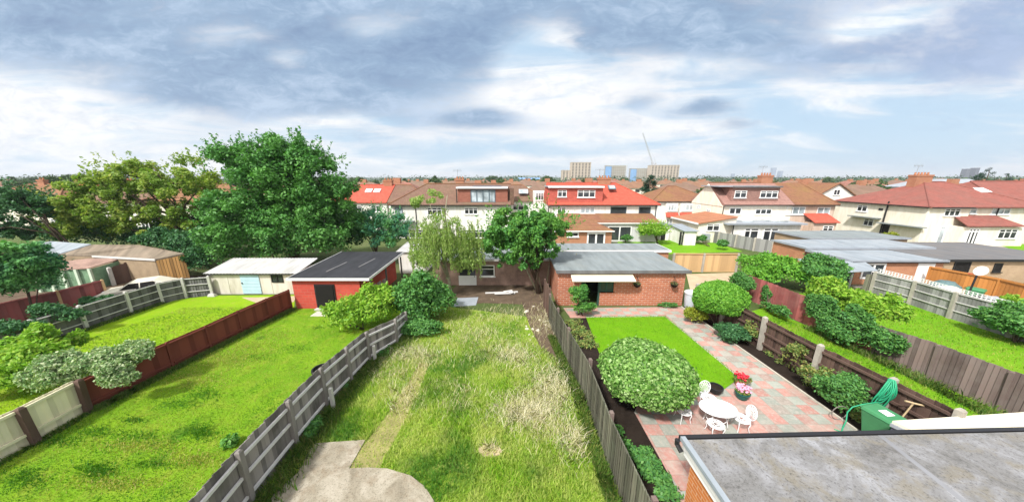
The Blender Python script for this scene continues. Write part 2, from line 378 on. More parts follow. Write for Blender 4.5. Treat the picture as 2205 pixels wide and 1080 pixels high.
def m_stained(name, pal, scale=0.9, specks=True):
    """flat sheet with overlapping tide marks, pale blooms and dark specks"""
    m, t, b, o = new_mat(name); co = obj_co(t)
    n = t.noise(co, scale, 9, 0.68, 0.8); q = t.noise(t.vmath('ADD', co, (7.0, 3.0, 0.0)), scale * 1.7, 9, 0.7, 0.5); f = t.noise(co, 22, 5, 0.75)
    cc = t.ramp(n, [(0.32, pal[0]), (0.44, pal[1]), (0.52, pal[2]), (0.62, pal[3]), (0.74, pal[1])])
    cc = t.mix(t.ramp(q, [(0.5, 0.0), (0.62, 0.75)]), cc, pal[4])
    cc = t.mix(t.ramp(f, [(0.36, 0.7), (0.46, 0.0)]), cc, sc3(pal[0], .55))
    cc = t.mix(t.ramp(f, [(0.54, 0.0), (0.68, 0.35)]), cc, pal[3])
    t.l.new(cc, b.inputs['Base Color']); b.inputs['Roughness'].default_value = 0.85; bump(t, b, f, 0.4, 0.01)
    return m
M['felt_near'] = m_stained('stained grey felt', [(0.105, 0.102, 0.10), (0.165, 0.163, 0.16), (0.20, 0.20, 0.205), (0.29, 0.295, 0.31), (0.19, 0.172, 0.135)], 0.9)
M['shedwall'] = m_render('greyish cream boarding', (0.62, 0.575, 0.52), 0.25)
M['corr'] = m_felt('white corrugated sheet', (0.47, 0.47, 0.47), 0.2, (0.35, 0.34, 0.3), 0.4)
M['leadgrey'] = m_plain('grey slab', (0.30, 0.33, 0.37), 0.6, 0.2)
M['fascia'] = m_plain('white plastic', (0.80, 0.80, 0.80), 0.4, 0.06)
M['frame'] = m_plain('white window frame', (0.82, 0.82, 0.82), 0.35, 0.05, bmp=0)
M['frame_grey'] = m_plain('blue grey window frame', (0.10, 0.14, 0.17), 0.4, 0.1, bmp=0)
M['pipe'] = m_plain('black plastic', (0.02, 0.02, 0.022), 0.4, 0.2, bmp=0)
M['glass'] = m_glass('dark glass')
M['glass_pale'] = m_glass('pale glass', (0.36, 0.42, 0.46))  # lighter pane colour, used on windows and skylights
M['chim'] = m_brick('chimney brick', (0.42, 0.17, 0.09), (0.36, 0.13, 0.07), (0.4, 0.3, 0.22), 0.3, 0.1)
M['pot'] = m_plain('terracotta', (0.42, 0.18, 0.10), 0.8, 0.25)
M['f_grey'] = m_wood('silvered grey boards', (0.165, 0.15, 0.14), 0.7, (0.30, 0.285, 0.27), 0.35)
M['f_dark'] = m_wood('dark grey boards', (0.085, 0.085, 0.085), 0.6, (0.2, 0.2, 0.19), 0.5)
M['f_red'] = m_wood('red brown stained boards', (0.15, 0.040, 0.026), 0.3)
M['f_brown'] = m_wood('brown boards', (0.085, 0.052, 0.042), 0.5, (0.17, 0.12, 0.09), 0.35)
M['f_rail'] = m_wood('bleached rail', (0.52, 0.51, 0.50), 0.35)
M['f_green'] = m_wood('mossy boards', (0.13, 0.125, 0.095), 0.55, (0.13, 0.15, 0.10), 0.5)
M['f_lilac'] = m_wood('weathered purple grey boards', (0.145, 0.108, 0.098), 0.5, (0.22, 0.19, 0.175), 0.4)
M['f_cream'] = m_wood('cream painted boards', (0.68, 0.63, 0.45), 0.2)
M['f_tan'] = m_wood('new tan boards', (0.50, 0.33, 0.17), 0.18)
M['f_orange'] = m_wood('orange stained boards', (0.40, 0.17, 0.045), 0.25)
M['f_redold'] = m_wood('faded red boards', (0.24, 0.07, 0.065), 0.45, (0.3, 0.16, 0.14), 0.4)
M['f_fargrey'] = m_wood('far grey boards', (0.22, 0.22, 0.215), 0.35)
M['conc'] = m_stained('concrete', [(0.15, 0.13, 0.095), (0.25, 0.22, 0.165), (0.30, 0.27, 0.21), (0.37, 0.335, 0.27), (0.225, 0.18, 0.125)], 1.2)
M['concpost'] = m_plain('concrete post', (0.38, 0.355, 0.31), 0.9, 0.25, 3)
M['wpost'] = m_plain('pale concrete post', (0.50, 0.49, 0.46), 0.9, 0.2, 3)
M['soil'] = m_plain('dark soil', (0.026, 0.019, 0.015), 0.95, 0.5, 2.5, 0.1, bmp=0.6)
M['earth'] = m_plain('bare earth', (0.12, 0.088, 0.062), 0.95, 0.45, 1.6, 0.1, bmp=0.6)
M['sand'] = m_plain('sandy ground', (0.46, 0.36, 0.25), 0.95, 0.3, 1.2, 0.1)
M['paving'] = m_paving()
M['kerb'] = m_plain('edging', (0.50, 0.47, 0.40), 0.9, 0.25, 3)
M['blue_door'] = m_plain('pale blue paint', (0.42, 0.58, 0.70), 0.6, 0.15)
M['iron'] = m_plain('white painted cast metal', (0.80, 0.81, 0.83), 0.4, 0.08, bmp=0)
M['greenbin'] = m_plain('green plastic', (0.055, 0.23, 0.10), 0.45, 0.2, bmp=0)
M['hose'] = m_plain('green hose', (0.03, 0.33, 0.17), 0.4, 0.2, bmp=0)
M['pale_wood'] = m_plain('pale wood', (0.55, 0.42, 0.25), 0.6, 0.2)
M['sheetcream'] = m_plain('cream sheeting', (0.76, 0.70, 0.53), 0.7, 0.08)
M['darkblue'] = m_plain('slate panel', (0.12, 0.13, 0.17), 0.4, 0.3)
M['greenpot'] = m_plain('teal plastic', (0.02, 0.10, 0.085), 0.45, 0.2, bmp=0)
M['bark'] = m_plain('bark', (0.10, 0.075, 0.055), 0.95, 0.45, 5, 0.1, bmp=0.6)
M['palebark'] = m_plain('pale bark', (0.30, 0.28, 0.2), 0.95, 0.4, 5, 0.1, bmp=0.6)
M['carpaint'] = m_plain('cream car paint', (0.70, 0.66, 0.55), 0.3, 0.05, spec=0.5, bmp=0)
M['rubber'] = m_plain('rubber', (0.02, 0.02, 0.02), 0.7, 0.2, bmp=0)
M['lightglass'] = m_glass('pale windscreen', (0.45, 0.55, 0.6))
M['gframe'] = m_plain('green white frame', (0.55, 0.66, 0.52), 0.6, 0.2)
M['polyg'] = m_plain('green mesh sheet', (0.20, 0.34, 0.21), 0.6, 0.45, 2.5)
M['tan'] = m_plain('tan boarding', (0.33, 0.25, 0.165), 0.85, 0.3)
M['planks'] = m_wood('honey boards', (0.42, 0.24, 0.09), 0.4)
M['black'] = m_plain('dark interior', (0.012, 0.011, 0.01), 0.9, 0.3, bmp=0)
M['red'] = m_plain('red plastic', (0.55, 0.05, 0.03), 0.4, 0.1, bmp=0)
M['pinkplastic'] = m_plain('pink plastic', (0.6, 0.25, 0.33), 0.5, 0.1, bmp=0)
M['tarp'] = m_plain('blue green tarpaulin', (0.11, 0.18, 0.19), 0.6, 0.3)
M['terrace'] = m_plain('gravel', (0.33, 0.30, 0.26), 0.95, 0.3, 2.5)
M['road'] = m_plain('asphalt', (0.06, 0.06, 0.062), 0.9, 0.25)
M['city'] = m_plain('haze tinted tower', (0.22, 0.28, 0.40), 0.6, 0.1, bmp=0)  # distance haze put into the base colour as blue
M['beige'] = m_plain('beige cladding', (0.47, 0.40, 0.33), 0.8, 0.12, 0.1)
M['bluesheet'] = m_plain('blue scaffold sheet', (0.20, 0.36, 0.62), 0.7, 0.2, 0.2)
M['scaff'] = m_plain('pale slab', (0.55, 0.55, 0.52), 0.7, 0.1, 0.2)
M['lawn_l'] = m_lawn('left lawn', (0.13, 0.28, 0.012), (0.20, 0.35, 0.016), (0.31, 0.31, 0.05), 0.5, 0.8, (0.03, 0.13, 0.012))
M['lawn_ll'] = m_lawn('far left lawn', (0.19, 0.36, 0.008), (0.26, 0.41, 0.012), (0.34, 0.34, 0.07), 0.5, 1.0)
M['lawn_r'] = m_lawn('right lawn', (0.12, 0.31, 0.006), (0.16, 0.37, 0.008), (0.2, 0.36, 0.02), 0.3, 0.9)
M['lawn_w'] = m_lawn('wild ground', (0.16, 0.28, 0.025), (0.26, 0.34, 0.045), (0.42, 0.38, 0.17), 0.6, 0.7)
M['lawn_f'] = m_lawn('far lawn', (0.13, 0.32, 0.010), (0.18, 0.37, 0.014), (0.2, 0.26, 0.05), 0.3, 0.5)
M['ground'] = m_lawn('ground', (0.07, 0.11, 0.03), (0.11, 0.14, 0.05), (0.22, 0.19, 0.12), 0.5, 0.06)
# ------------------------------------------------------------------ foliage
def leaves_in(clumps, n, size, seed, up=0.65, asp=0.55, droop=0.0, shell=0.45):
    """n folded leaf faces spread through the ellipsoids (cx,cy,cz,rx,ry,rz)"""
    r = np.random.default_rng(seed); cl = np.array(clumps, float)
    wgt = (cl[:, 3] * cl[:, 4] * cl[:, 5]) ** (2 / 3); idx = r.choice(len(cl), n, p=wgt / wgt.sum())
    d = r.normal(size=(n, 3)); d /= np.linalg.norm(d, axis=1)[:, None]
    rad = r.random(n) ** shell
    c = cl[idx]; P = c[:, :3] + d * rad[:, None] * c[:, 3:]
    nrm = d * 0.4 + r.normal(size=(n, 3)) * 0.6 + np.array([0, 0, up]); nrm /= np.linalg.norm(nrm, axis=1)[:, None]
    t = np.cross(nrm, r.normal(size=(n, 3))); t /= np.linalg.norm(t, axis=1)[:, None] + 1e-9
    if droop:
        t = t * (1 - droop) + np.array([0, 0, -1.0]) * droop; t /= np.linalg.norm(t, axis=1)[:, None]
    b = np.cross(nrm, t); b /= np.linalg.norm(b, axis=1)[:, None] + 1e-9
    s = size * (0.55 + 0.9 * r.random(n))[:, None]
    V = np.stack([P - t * s * .5, P + b * s * asp * .5 + nrm * s * .12, P + t * s * .5, P - b * s * asp * .5 + nrm * s * .12], 1)
    return V
def envelope(ells, per, frac, seed, squash=0.75, shell=0.33, low=-0.7):
    """small clumps scattered through the outer part of the given big ellipsoids -> uneven crown"""
    r = random.Random(seed); out = []
    for (cx, cy, cz, rx, ry, rz), k in zip(ells, per if hasattr(per, '__len__') else [per] * len(ells)):
        i = 0
        while i < k:
            x, y, z = r.gauss(0, 1), r.gauss(0, 1), r.gauss(0, 1); L = math.sqrt(x * x + y * y + z * z) or 1
            if z / L < low: continue
            q = r.random() ** shell; f = frac * (0.6 + 0.8 * r.random()); m = (rx + ry + rz) / 3
            out.append((cx + x / L * q * rx * (1 - f * .5), cy + y / L * q * ry * (1 - f * .5), cz + z / L * q * rz * (1 - f * .5), m * f, m * f, m * f * squash)); i += 1
    return out
LEAVES = [0]
def crown(name, clumps, n, size, mat, seed, parent=None, **kw):
    V = leaves_in(clumps, n, size, seed, **kw); LEAVES[0] += n
    if parent is None: return link(name, raw_mesh(name, V, 4, mat))
    return link(name, raw_mesh(name, V, 4, mat), parent)
def limbs(mb, base, top, r0, seed, n=9, spread=2.0, targets=None):
    r = random.Random(seed); base = Vector(base); top = Vector(top)
    pts = [base.lerp(top, i / 6) + Vector((r.uniform(-1, 1), r.uniform(-1, 1), 0)) * 0.04 * (top - base).length * (0 < i) for i in range(7)]
    mb.tube(pts, [r0 * (1.25 if i == 0 else 1 - i / 7.5) for i in range(7)], 9)
    for i in range(n):
        k = 1 + int((i / n) * 4.5); p = pts[min(k, 5)]
        if targets: e = Vector(targets[r.randrange(len(targets))][:3])
        else:
            a = i * 2.4 + r.random(); e = p + Vector((math.cos(a), math.sin(a), 0.5 + r.random() * .6)) * spread * (1 - k * .1)
        m = p.lerp(e, .5) + Vector((r.uniform(-.1, .1), r.uniform(-.1, .1), .12)) * (e - p).length
        rr = r0 * (1 - k / 7.5) * .6
        mb.tube([p, m, e], [rr, rr * .65, rr * .25], 6)
        for j in range(2):
            q = m.lerp(e, r.random()); e2 = q + Vector((r.uniform(-1, 1), r.uniform(-1, 1), r.uniform(0, .8))) * min(1.2, (e - p).length * .25)
            mb.tube([q, e2], [rr * .4, rr * .12], 5)
def wob(d, seed, k=9, f=(2.0, 7.0)):
    """smooth bumpy function on directions, about -1..1"""
    r = np.random.default_rng(seed); s = np.zeros(len(d))
    for i in range(k):
        w = r.normal(size=3); w *= r.uniform(*f) / np.linalg.norm(w); s += np.sin(d @ w + r.uniform(0, 6.28))
    return s / (k ** .5) / 1.2
def shell_leaves(ells, n, size, seed, amp=.16, thick=.22, low=-.55, up=.3, asp=.55, fly=.04):
    """leaves over the bumpy skin of the ellipsoids, thinning inwards"""
    r = np.random.default_rng(seed); el = np.array(ells, float); wgt = (el[:, 3] * el[:, 5]) ; idx = r.choice(len(el), n, p=wgt / wgt.sum())
    d = r.normal(size=(n, 3)); d /= np.linalg.norm(d, axis=1)[:, None]; fl = d[:, 2] < low; d[fl, 2] *= -1
    c = el[idx]; bumpy = np.zeros(n)
    for i in range(len(el)):
        m = idx == i; bumpy[m] = wob(d[m], seed * 31 + i) * .6 + wob(d[m], seed * 17 + i, 12, (7, 16)) * .4
    rad = (1 + amp * bumpy) * (1 - thick * np.abs(r.normal(size=n)) * .6) + np.where(r.random(n) < fly, r.random(n) * amp * 1.2, 0)
    P = c[:, :3] + d * rad[:, None] * c[:, 3:]; P[:, 2] = np.maximum(P[:, 2], .02)
    nrm = d * .45 + r.normal(size=(n, 3)) * .55 + np.array([0, 0, up]); nrm /= np.linalg.norm(nrm, axis=1)[:, None]
    t = np.cross(nrm, r.normal(size=(n, 3))); t /= np.linalg.norm(t, axis=1)[:, None] + 1e-9; b = np.cross(nrm, t)
    s = size * (.55 + .9 * r.random(n))[:, None]
    return np.stack([P - t * s * .5, P + b * s * asp * .5 + nrm * s * .12, P + t * s * .5, P - b * s * asp * .5 + nrm * s * .12], 1)
def shoots(ells, k, L, per, size, seed, up=.6, asp=.5):
    """leafy twigs standing out of the skin of the ellipsoids"""
    r = np.random.default_rng(seed + 500); el = np.array(ells, float); idx = r.integers(0, len(el), k); c = el[idx]
    d = r.normal(size=(k, 3)); d /= np.linalg.norm(d, axis=1)[:, None]; d[:, 2] = np.abs(d[:, 2]) * .9 + np.where(r.random(k) < .3, -.3, 0)
    S = c[:, :3] + d * c[:, 3:] * .88; v = d + r.normal(size=(k, 3)) * .3 + np.array([0, 0, up]); v /= np.linalg.norm(v, axis=1)[:, None]
    ln = L * (.4 + .8 * r.random(k)); n = k * per; i = np.repeat(np.arange(k), per); u = r.random(n)
    P = S[i] + v[i] * (ln[i] * u)[:, None] + r.normal(size=(n, 3)) * (size * .45 * (1.15 - u))[:, None]
    nrm = r.normal(size=(n, 3)) * .7 + np.array([0, 0, .5]); nrm /= np.linalg.norm(nrm, axis=1)[:, None]
    t = v[i] * .6 + r.normal(size=(n, 3)) * .6; t -= nrm * (t * nrm).sum(1)[:, None]; t /= np.linalg.norm(t, axis=1)[:, None] + 1e-9; b = np.cross(nrm, t)
    s = size * (.5 + .8 * r.random(n))[:, None]
    return np.stack([P - t * s * .5, P + b * s * asp * .5 + nrm * s * .1, P + t * s * .5, P - b * s * asp * .5 + nrm * s * .1], 1)
def make_tree(name, label, base, ells, per, frac, n, size, mat, seed, trunk=0.2, bark='bark', group=None, cat='tree', nl=10, kw={}, ek={}, sh=(260, 1.1)):
    t = thing(name, base, label, cat, group)
    cl = envelope(ells, per, frac, seed, **ek)
    V = np.concatenate([leaves_in(cl, n, size, seed, **kw), shoots(ells, sh[0], sh[1], 14, size, seed)]); LEAVES[0] += len(V)
    link('crown', raw_mesh('crown', V, 4, mat), t)
    zt = max(e[2] for e in ells); xt = sum(e[0] for e in ells) / len(ells); yt = sum(e[1] for e in ells) / len(ells)
    b = MB(); limbs(b, base, (base[0] * .5 + xt * .5, base[1] * .5 + yt * .5, zt), trunk, seed, nl, targets=cl)
    b.build('trunk', M[bark], t, smooth=True)
    return t
def lobed(ells, seed, k=6):
    r = random.Random(seed + 9); out = []
    for (cx, cy, cz, rx, ry, rz) in ells:
        out.append((cx, cy, cz - rz * .08, rx * .78, ry * .78, rz * .82))
        for i in range(k):
            x, y, z = r.gauss(0, 1), r.gauss(0, 1), abs(r.gauss(0, 1)) * 1.0 - .25; L = math.sqrt(x * x + y * y + z * z) or 1; f = r.uniform(.26, .46)
            out.append((cx + x / L * rx * (1 - f * .75), cy + y / L * ry * (1 - f * .75), cz + z / L * rz * (1 - f * .6), rx * f, ry * f, rz * f * r.uniform(.8, 1.3)))
    return out
def make_bush(name, label, ells, per, frac, n, size, mat, seed, cat='bush', group=None, stem=True, kw={}, ek={}, sk=None, sh=None):
    clipped = sk is not None and sk.get('amp', 1) < .1; sk = sk or dict(amp=.3, thick=.38, fly=.08)
    m_ = sum(e[3] + e[4] + e[5] for e in ells) / len(ells) / 3; sh = sh or ((130 * len(ells), m_ * .22) if clipped is False else (60, .14))
    cx = sum(e[0] for e in ells) / len(ells); cy = sum(e[1] for e in ells) / len(ells)
    t = thing(name, (cx, cy, 0), label, cat, group)
    if not clipped: ells = lobed(ells, seed)
    cl = envelope(ells[:1], 5, .2, seed)
    V = np.concatenate([shell_leaves(ells, n, size, seed, **sk), shoots(ells, sh[0], sh[1], 9, size, seed)]); LEAVES[0] += len(V)
    link('foliage', raw_mesh('foliage', V, 4, mat), t)
    if stem:
        b = MB(); r = random.Random(seed)
        for i in range(5):
            e = Vector(cl[r.randrange(len(cl))][:3]); p = Vector((cx + r.uniform(-.15, .15), cy + r.uniform(-.15, .15), -.02))
            b.tube([p, p.lerp(e, .5) + Vector((0, 0, .1)), e], [.035, .025, .01], 6)
        b.build('stem', M['bark'], t, smooth=True)
    return t
def blades(name, pts, hgt, wid, lean, mat, seed, label=None):
    """bent grass blades rooted at pts (k,3)"""
    r = np.random.default_rng(seed); k = len(pts); P = np.asarray(pts, float)
    a = r.random(k) * 2 * math.pi; w = np.stack([np.cos(a), np.sin(a), np.zeros(k)], 1) * (wid * (.6 + .8 * r.random(k)))[:, None] * .5
    h = hgt * (.45 + .9 * r.random(k)); la = r.random(k) * 2 * math.pi
    L = np.stack([np.cos(la), np.sin(la), np.zeros(k)], 1) * (h * lean * (.2 + r.random(k)))[:, None]
    if isinstance(lean, tuple): pass
    H = np.stack([np.zeros(k), np.zeros(k), h], 1)
    m = P + H * .6 + L * .35; tip = P + H * .95 + L
    V = np.stack([P - w, P + w, m + w * .8, tip, m - w * .8], 1)
    me = raw_mesh(name, V, 5, mat); o = link(name, me); tag(o, kind='stuff'); return o
def inside(poly, x, y):
    n = len(poly); ok = np.zeros(len(x), bool); j = n - 1
    for i in range(n):
        xi, yi = poly[i][:2]; xj, yj = poly[j][:2]
        c = ((yi > y) != (yj > y)) & (x < (xj - xi) * (y - yi) / (yj - yi + 1e-12) + xi); ok ^= c; j = i
    return ok
def scatter(poly, k, seed, near=None):
    r = np.random.default_rng(seed); xs = [p[0] for p in poly]; ys = [p[1] for p in poly]
    x = r.uniform(min(xs), max(xs), k * 3); y = r.uniform(min(ys), max(ys), k * 3)
    if near:                                   # more blades where the ground is closer
        keep = r.random(k * 3) < np.clip((near / np.maximum(y, .1)) ** 1.5, 0, 1); x, y = x[keep], y[keep]
    ok = inside(poly, x, y); x, y = x[ok][:k], y[ok][:k]
    return np.stack([x, y, np.zeros(len(x))], 1)
def sheet(name, pts, z, mat, kind='structure', thick=None):
    b = MB()
    p = [(q[0], q[1]) for q in pts]
    a = sum(p[i - 1][0] * p[i][1] - p[i][0] * p[i - 1][1] for i in range(len(p)))
    if a < 0: p = p[::-1]
    if thick: b.prism(p, z - thick, z)
    else: b.add([(x, y, z) for x, y in p], [tuple(range(len(p)))])
    return tag(b.build(name, mat), kind=kind)

# ------------------------------------------------------------------ fences
def fence(name, label, pts, h, bw, board, rail, post, rails=(.25, .55, .9), side=1, ps=.1, pex=.08, group=None, jit=.02, base=0.0, post_sel=None, lath=0.03, gap=0.0, cat='fence', rw=.05, rh=.09, pside=0, panel_posts=True):
    """vertical-board fence; every bay one panel, every rail and post a part"""
    r = random.Random(hash(label) % 999 if False else len(label) * 7 + len(pts)); hs = h if hasattr(h, '__len__') else [h] * len(pts)
    t = thing(name, (pts[0][0], pts[0][1], 0), label, cat, group)
    hs = [q + r.uniform(-.035, .035) for q in hs]
    for i in range(len(pts) - 1):
        a, b = Vector((*pts[i], 0)), Vector((*pts[i + 1], 0)); d = (b - a); L = d.length; d.normalize(); nrm = Vector((-d.y, d.x, 0)) * side
        k = max(2, round(L / bw)); w = L / k
        mb = MB()
        for j in range(k):
            u = (j + .5) / k; hh = hs[i] * (1 - u) + hs[i + 1] * u + r.uniform(-jit, jit)
            c = a + d * L * u - nrm * (.026 + r.uniform(0, .01))
            hw = (w * (1.14 if not gap else 1 - gap)) / 2; lean = r.uniform(-.01, .01)
            p0 = c - d * hw - nrm * .014; p1 = c + d * hw + nrm * .016; th = nrm * .008
            z0 = base - .04
            mb.hull([p0 - th + Vector((0, 0, z0)), p1 - th + Vector((0, 0, z0)), p1 + th + Vector((0, 0, z0)), p0 + th + Vector((0, 0, z0))],
                    [p0 - th + d * lean + Vector((0, 0, hh)), p1 - th + d * lean + Vector((0, 0, hh + r.uniform(-.008, .008))), p1 + th + d * lean + Vector((0, 0, hh)), p0 + th + d * lean + Vector((0, 0, hh))])
        mb.build('panel', M[board], t)
        for f in rails:
            rb = MB(); o = nrm * (rw / 2 + .004)
            rb.bar(a + o + d * .06 + Vector((0, 0, hs[i] * f)), b + o - d * .06 + Vector((0, 0, hs[i + 1] * f)), rw, rh)
            rb.build('rail', M[rail], t)
    for i in range(len(pts)):
        if post_sel is not None and i not in post_sel: continue
        x, y = pts[i]; pb = MB(); j = min(i, len(pts) - 2)
        d = (Vector(pts[j + 1]) - Vector(pts[j])).normalized(); q = Matrix.Translation((x - d.y * side * (pside), y + d.x * side * pside, 0)) @ Matrix.Rotation(math.atan2(d.y, d.x), 4, 'Z') @ Matrix.Rotation(R(r.uniform(-1.4, 1.4)), 4, 'X') @ Matrix.Rotation(R(r.uniform(-1.2, 1.2)), 4, 'Y')
        pb.M = q; z1 = hs[i] + pex
        pb.box(-ps / 2, ps / 2, -ps / 2, ps / 2, -.05, z1 - ps * .35)
        pb.hull([(-ps / 2, -ps / 2, z1 - ps * .35), (ps / 2, -ps / 2, z1 - ps * .35), (ps / 2, ps / 2, z1 - ps * .35), (-ps / 2, ps / 2, z1 - ps * .35)],
                [(-ps / 4, -ps / 4, z1), (ps / 4, -ps / 4, z1), (ps / 4, ps / 4, z1), (-ps / 4, ps / 4, z1)])
        pb.build('post', M[post], t)
    return t

# ------------------------------------------------------------------ buildings
def frameM(o, ang):                       # local frame: +x along the wall, -y outwards, z up
    return Matrix.Translation(o) @ Matrix.Rotation(ang, 4, 'Z')
def window(parent, Mx, x0, x1, z0, z1, mull=1, trans=0.0, frame='frame', glass='glass', fw=.09, name='window', sill=True, rel=None, splits=None):
    f = MB(Mx); D = .05
    f.box(x0, x1, -D, .0, z0, z0 + fw); f.box(x0, x1, -D, .0, z1 - fw, z1); f.box(x0, x0 + fw, -D, 0, z0 + fw, z1 - fw); f.box(x1 - fw, x1, -D, 0, z0 + fw, z1 - fw)
    sp = splits or [(i + 1) / (mull + 1) for i in range(mull)]
    for s in sp:
        c = x0 + (x1 - x0) * s; f.box(c - fw * .55, c + fw * .55, -D - .004, 0, z0 + fw, z1 - fw)
    if trans:
        c = z0 + (z1 - z0) * trans; f.box(x0 + fw, x1 - fw, -D + .004, 0, c - fw * .4, c + fw * .4)
    if sill: f.box(x0 - .08, x1 + .08, -.12, 0, z0 - .07, z0)
    w = f.build(name, M[frame], parent)
    g = MB(Mx); g.box(x0 + fw * .5, x1 - fw * .5, -.018, -.004, z0 + fw * .5, z1 - fw * .5); g.build('pane', M[glass], w)
    return w
def hip_roof(parent, x0, x1, y0, y1, ze, zr, mat, hl=1.0, hr=1.0, ov=.3, name='roof', th=.14, Mx=None, ridge=None):
    """hl / hr: how far the ridge is pulled in at each end, as a share of half the depth (0 = gable)"""
    b = MB(Mx); X0, X1, Y0, Y1 = x0 - (ov if hl else .12), x1 + (ov if hr else .12), y0 - ov, y1 + ov; ym = (y0 + y1) / 2; hd = (Y1 - Y0) / 2
    a0, a1 = X0 + hl * hd, X1 - hr * hd
    if ridge: a0, a1 = ridge
    if a0 > a1: a0 = a1 = (a0 + a1) / 2
    e = [(X0, Y0, ze), (X1, Y0, ze), (X1, Y1, ze), (X0, Y1, ze)]; e2 = [(x, y, z - th) for x, y, z in e]
    v = e + [(a0, ym, zr), (a1, ym, zr)] + e2
    b.add(v, [(0, 1, 5, 4), (2, 3, 4, 5), (1, 2, 5), (3, 0, 4), (6, 7, 1, 0), (7, 8, 2, 1), (8, 9, 3, 2), (9, 6, 0, 3), (9, 8, 7, 6)])
    r = b.build(name, M[mat] if isinstance(mat, str) else mat, parent)
    c = MB(Mx); c.tube([(a0, ym, zr + .02), (a1 + .01, ym, zr + .02)], .1, 6)
    if hl: c.tube([(X0, Y0, ze + .02), (a0, ym, zr + .02)], .09, 6)
    if hr: c.tube([(X1, Y0, ze + .02), (a1, ym, zr + .02)], .09, 6)
    c.build('ridge_cap', M['t_rust'] if 'red' not in (mat if isinstance(mat, str) else '') else M[mat], r)
    return r
def chimney(parent, x, y, z0, z1, w=1.1, d=.6, pots=3, mat='chim', Mx=None):
    b = MB(Mx); b.box(x - w / 2, x + w / 2, y - d / 2, y + d / 2, z0, z1 - .25); b.box(x - w / 2 - .06, x + w / 2 + .06, y - d / 2 - .06, y + d / 2 + .06, z1 - .25, z1)
    c = b.build('chimney', M[mat], parent)
    for i in range(pots):
        p = MB(Mx); xx = x - w / 2 + w * (i + .5) / pots
        p.lathe([(.11, 0), (.13, .04), (.1, .3), (.12, .36), (.09, .36)], (xx, y, z1), 10); p.build('chimney_pot', M['pot'], c)
def flat_box(parent, x0, x1, y0, y1, z0, z1, wall, roof, fascia='fascia', ov=.2, rt=.14, slope=0.0, wname='wall', ovs=None):
    b = MB(); b.hull([(x0, y0, z0), (x1, y0, z0), (x1, y1, z0), (x0, y1, z0)], [(x0, y0, z1), (x1, y0, z1), (x1, y1, z1 + slope), (x0, y1, z1 + slope)])
    b.build(wname, M[wall], parent)
    l, r_, f, k = ovs or (ov, ov, ov, ov)
    X0, X1, Y0, Y1 = x0 - l, x1 + r_, y0 - f, y1 + k; s0 = z1 - slope * f / (y1 - y0); s1 = z1 + slope * (1 + k / (y1 - y0))
    b = MB(); b.hull([(X0, Y0, s0 + .005), (X1, Y0, s0 + .005), (X1, Y1, s1 + .005), (X0, Y1, s1 + .005)], [(X0, Y0, s0 + rt), (X1, Y0, s0 + rt), (X1, Y1, s1 + rt), (X0, Y1, s1 + rt)])
    ro = b.build('roof', M[roof], parent)
    if fascia:
        g = MB(); e = .03
        g.box(X0 - e, X1 + e, Y0 - e, Y0 - .003, s0 - .03, s0 + rt + .025)
        g.build('fascia', M[fascia], ro)
        for xx0, xx1 in ((X0 - e, X0 - .003), (X1 + .003, X1 + e)):
            g = MB(); g.hull([(xx0, Y0, s0 - .03), (xx1, Y0, s0 - .03), (xx1, Y1, s1 - .03), (xx0, Y1, s1 - .03)], [(xx0, Y0, s0 + rt + .025), (xx1, Y0, s0 + rt + .025), (xx1, Y1, s1 + rt + .025), (xx0, Y1, s1 + rt + .025)])
            g.build('fascia', M[fascia], ro)
    return ro
def simple_house(label, cx, y, w, d, wall, roof, seed, group=None, hl=1, hr=1, ze=5.0, zr=7.9, rot=0.0, wins=True, loc_z=0, chim=True, name='house'):
    r = random.Random(seed); t = thing(name, (cx, y, 0), label, 'house', group)
    Mx = frameM((cx, y, 0), rot)
    b = MB(Mx); b.box(-w / 2, w / 2, 0, d, 0, ze - .02)
    if not hl: b.add([(-w / 2, 0, ze - .02), (-w / 2, d, ze - .02), (-w / 2, d / 2, zr - .12), (-w / 2 + .2, 0, ze - .02), (-w / 2 + .2, d, ze - .02), (-w / 2 + .2, d / 2, zr - .12)], [(0, 2, 1), (3, 4, 5), (0, 3, 5, 2), (1, 2, 5, 4)])
    b.build('wall', M[wall], t)
    ro = hip_roof(t, -w / 2, w / 2, 0, d, ze, zr, roof, hl, hr, Mx=Mx)
    if chim: chimney(ro, r.uniform(-1, 1), d / 2, zr - .4, zr + .75, Mx=Mx, pots=2)
    if wins:
        for i in range(4):
            x = -w / 2 + w * (i + .5) / 4
            for z in (.9, 3.3): window(t, Mx, x - .6, x + .6, z, z + 1.15, r.choice((1, 2)), .72)
    return t
# ------------------------------------------------------------------ the setting: ground, lawns, paving
g = MB(); g.add([(-9000, -40, 0), (9000, -40, 0), (9000, 9000, 0), (-9000, 9000, 0)], [(0, 1, 2, 3)])
tag(g.build('ground', M['ground']), kind='structure')
XL, XR, XF, XW = -15.9, -7.0, 2.9, -24.9        # fence lines, seen from the window
lawnL = [(-16.6, 4.0), (-7.1, 4.0), (-7.1, 12.5), (-6.2, 14.2), (-6.2, 19), (-15.0, 18.9), (-16.2, 9.6)]
sheet('lawn', lawnL, .006, M['lawn_l'])
lawnLL = [(-26.5, 5), (-16.2, 5), (-16.1, 9.7), (-15.0, 19), (-16.6, 21.3), (-22.8, 21.1), (-24.6, 20.4), (-25, 12)]
sheet('lawn', lawnLL, .005, M['lawn_ll'])
sheet('path', [G(*p)[:2] for p in ((520, 640), (556, 640), (640, 637), (632, 650), (560, 655))], .012, M['sand'])
wild = [(-7.1, 2.5), (2.95, 2.5), (3.0, 8), (2.6, 13), (2.2, 17.2), (-5.7, 19.5), (-6.2, 14.2), (-7.0, 12.5)]
sheet('wild_ground', wild, .005, M['lawn_w'])
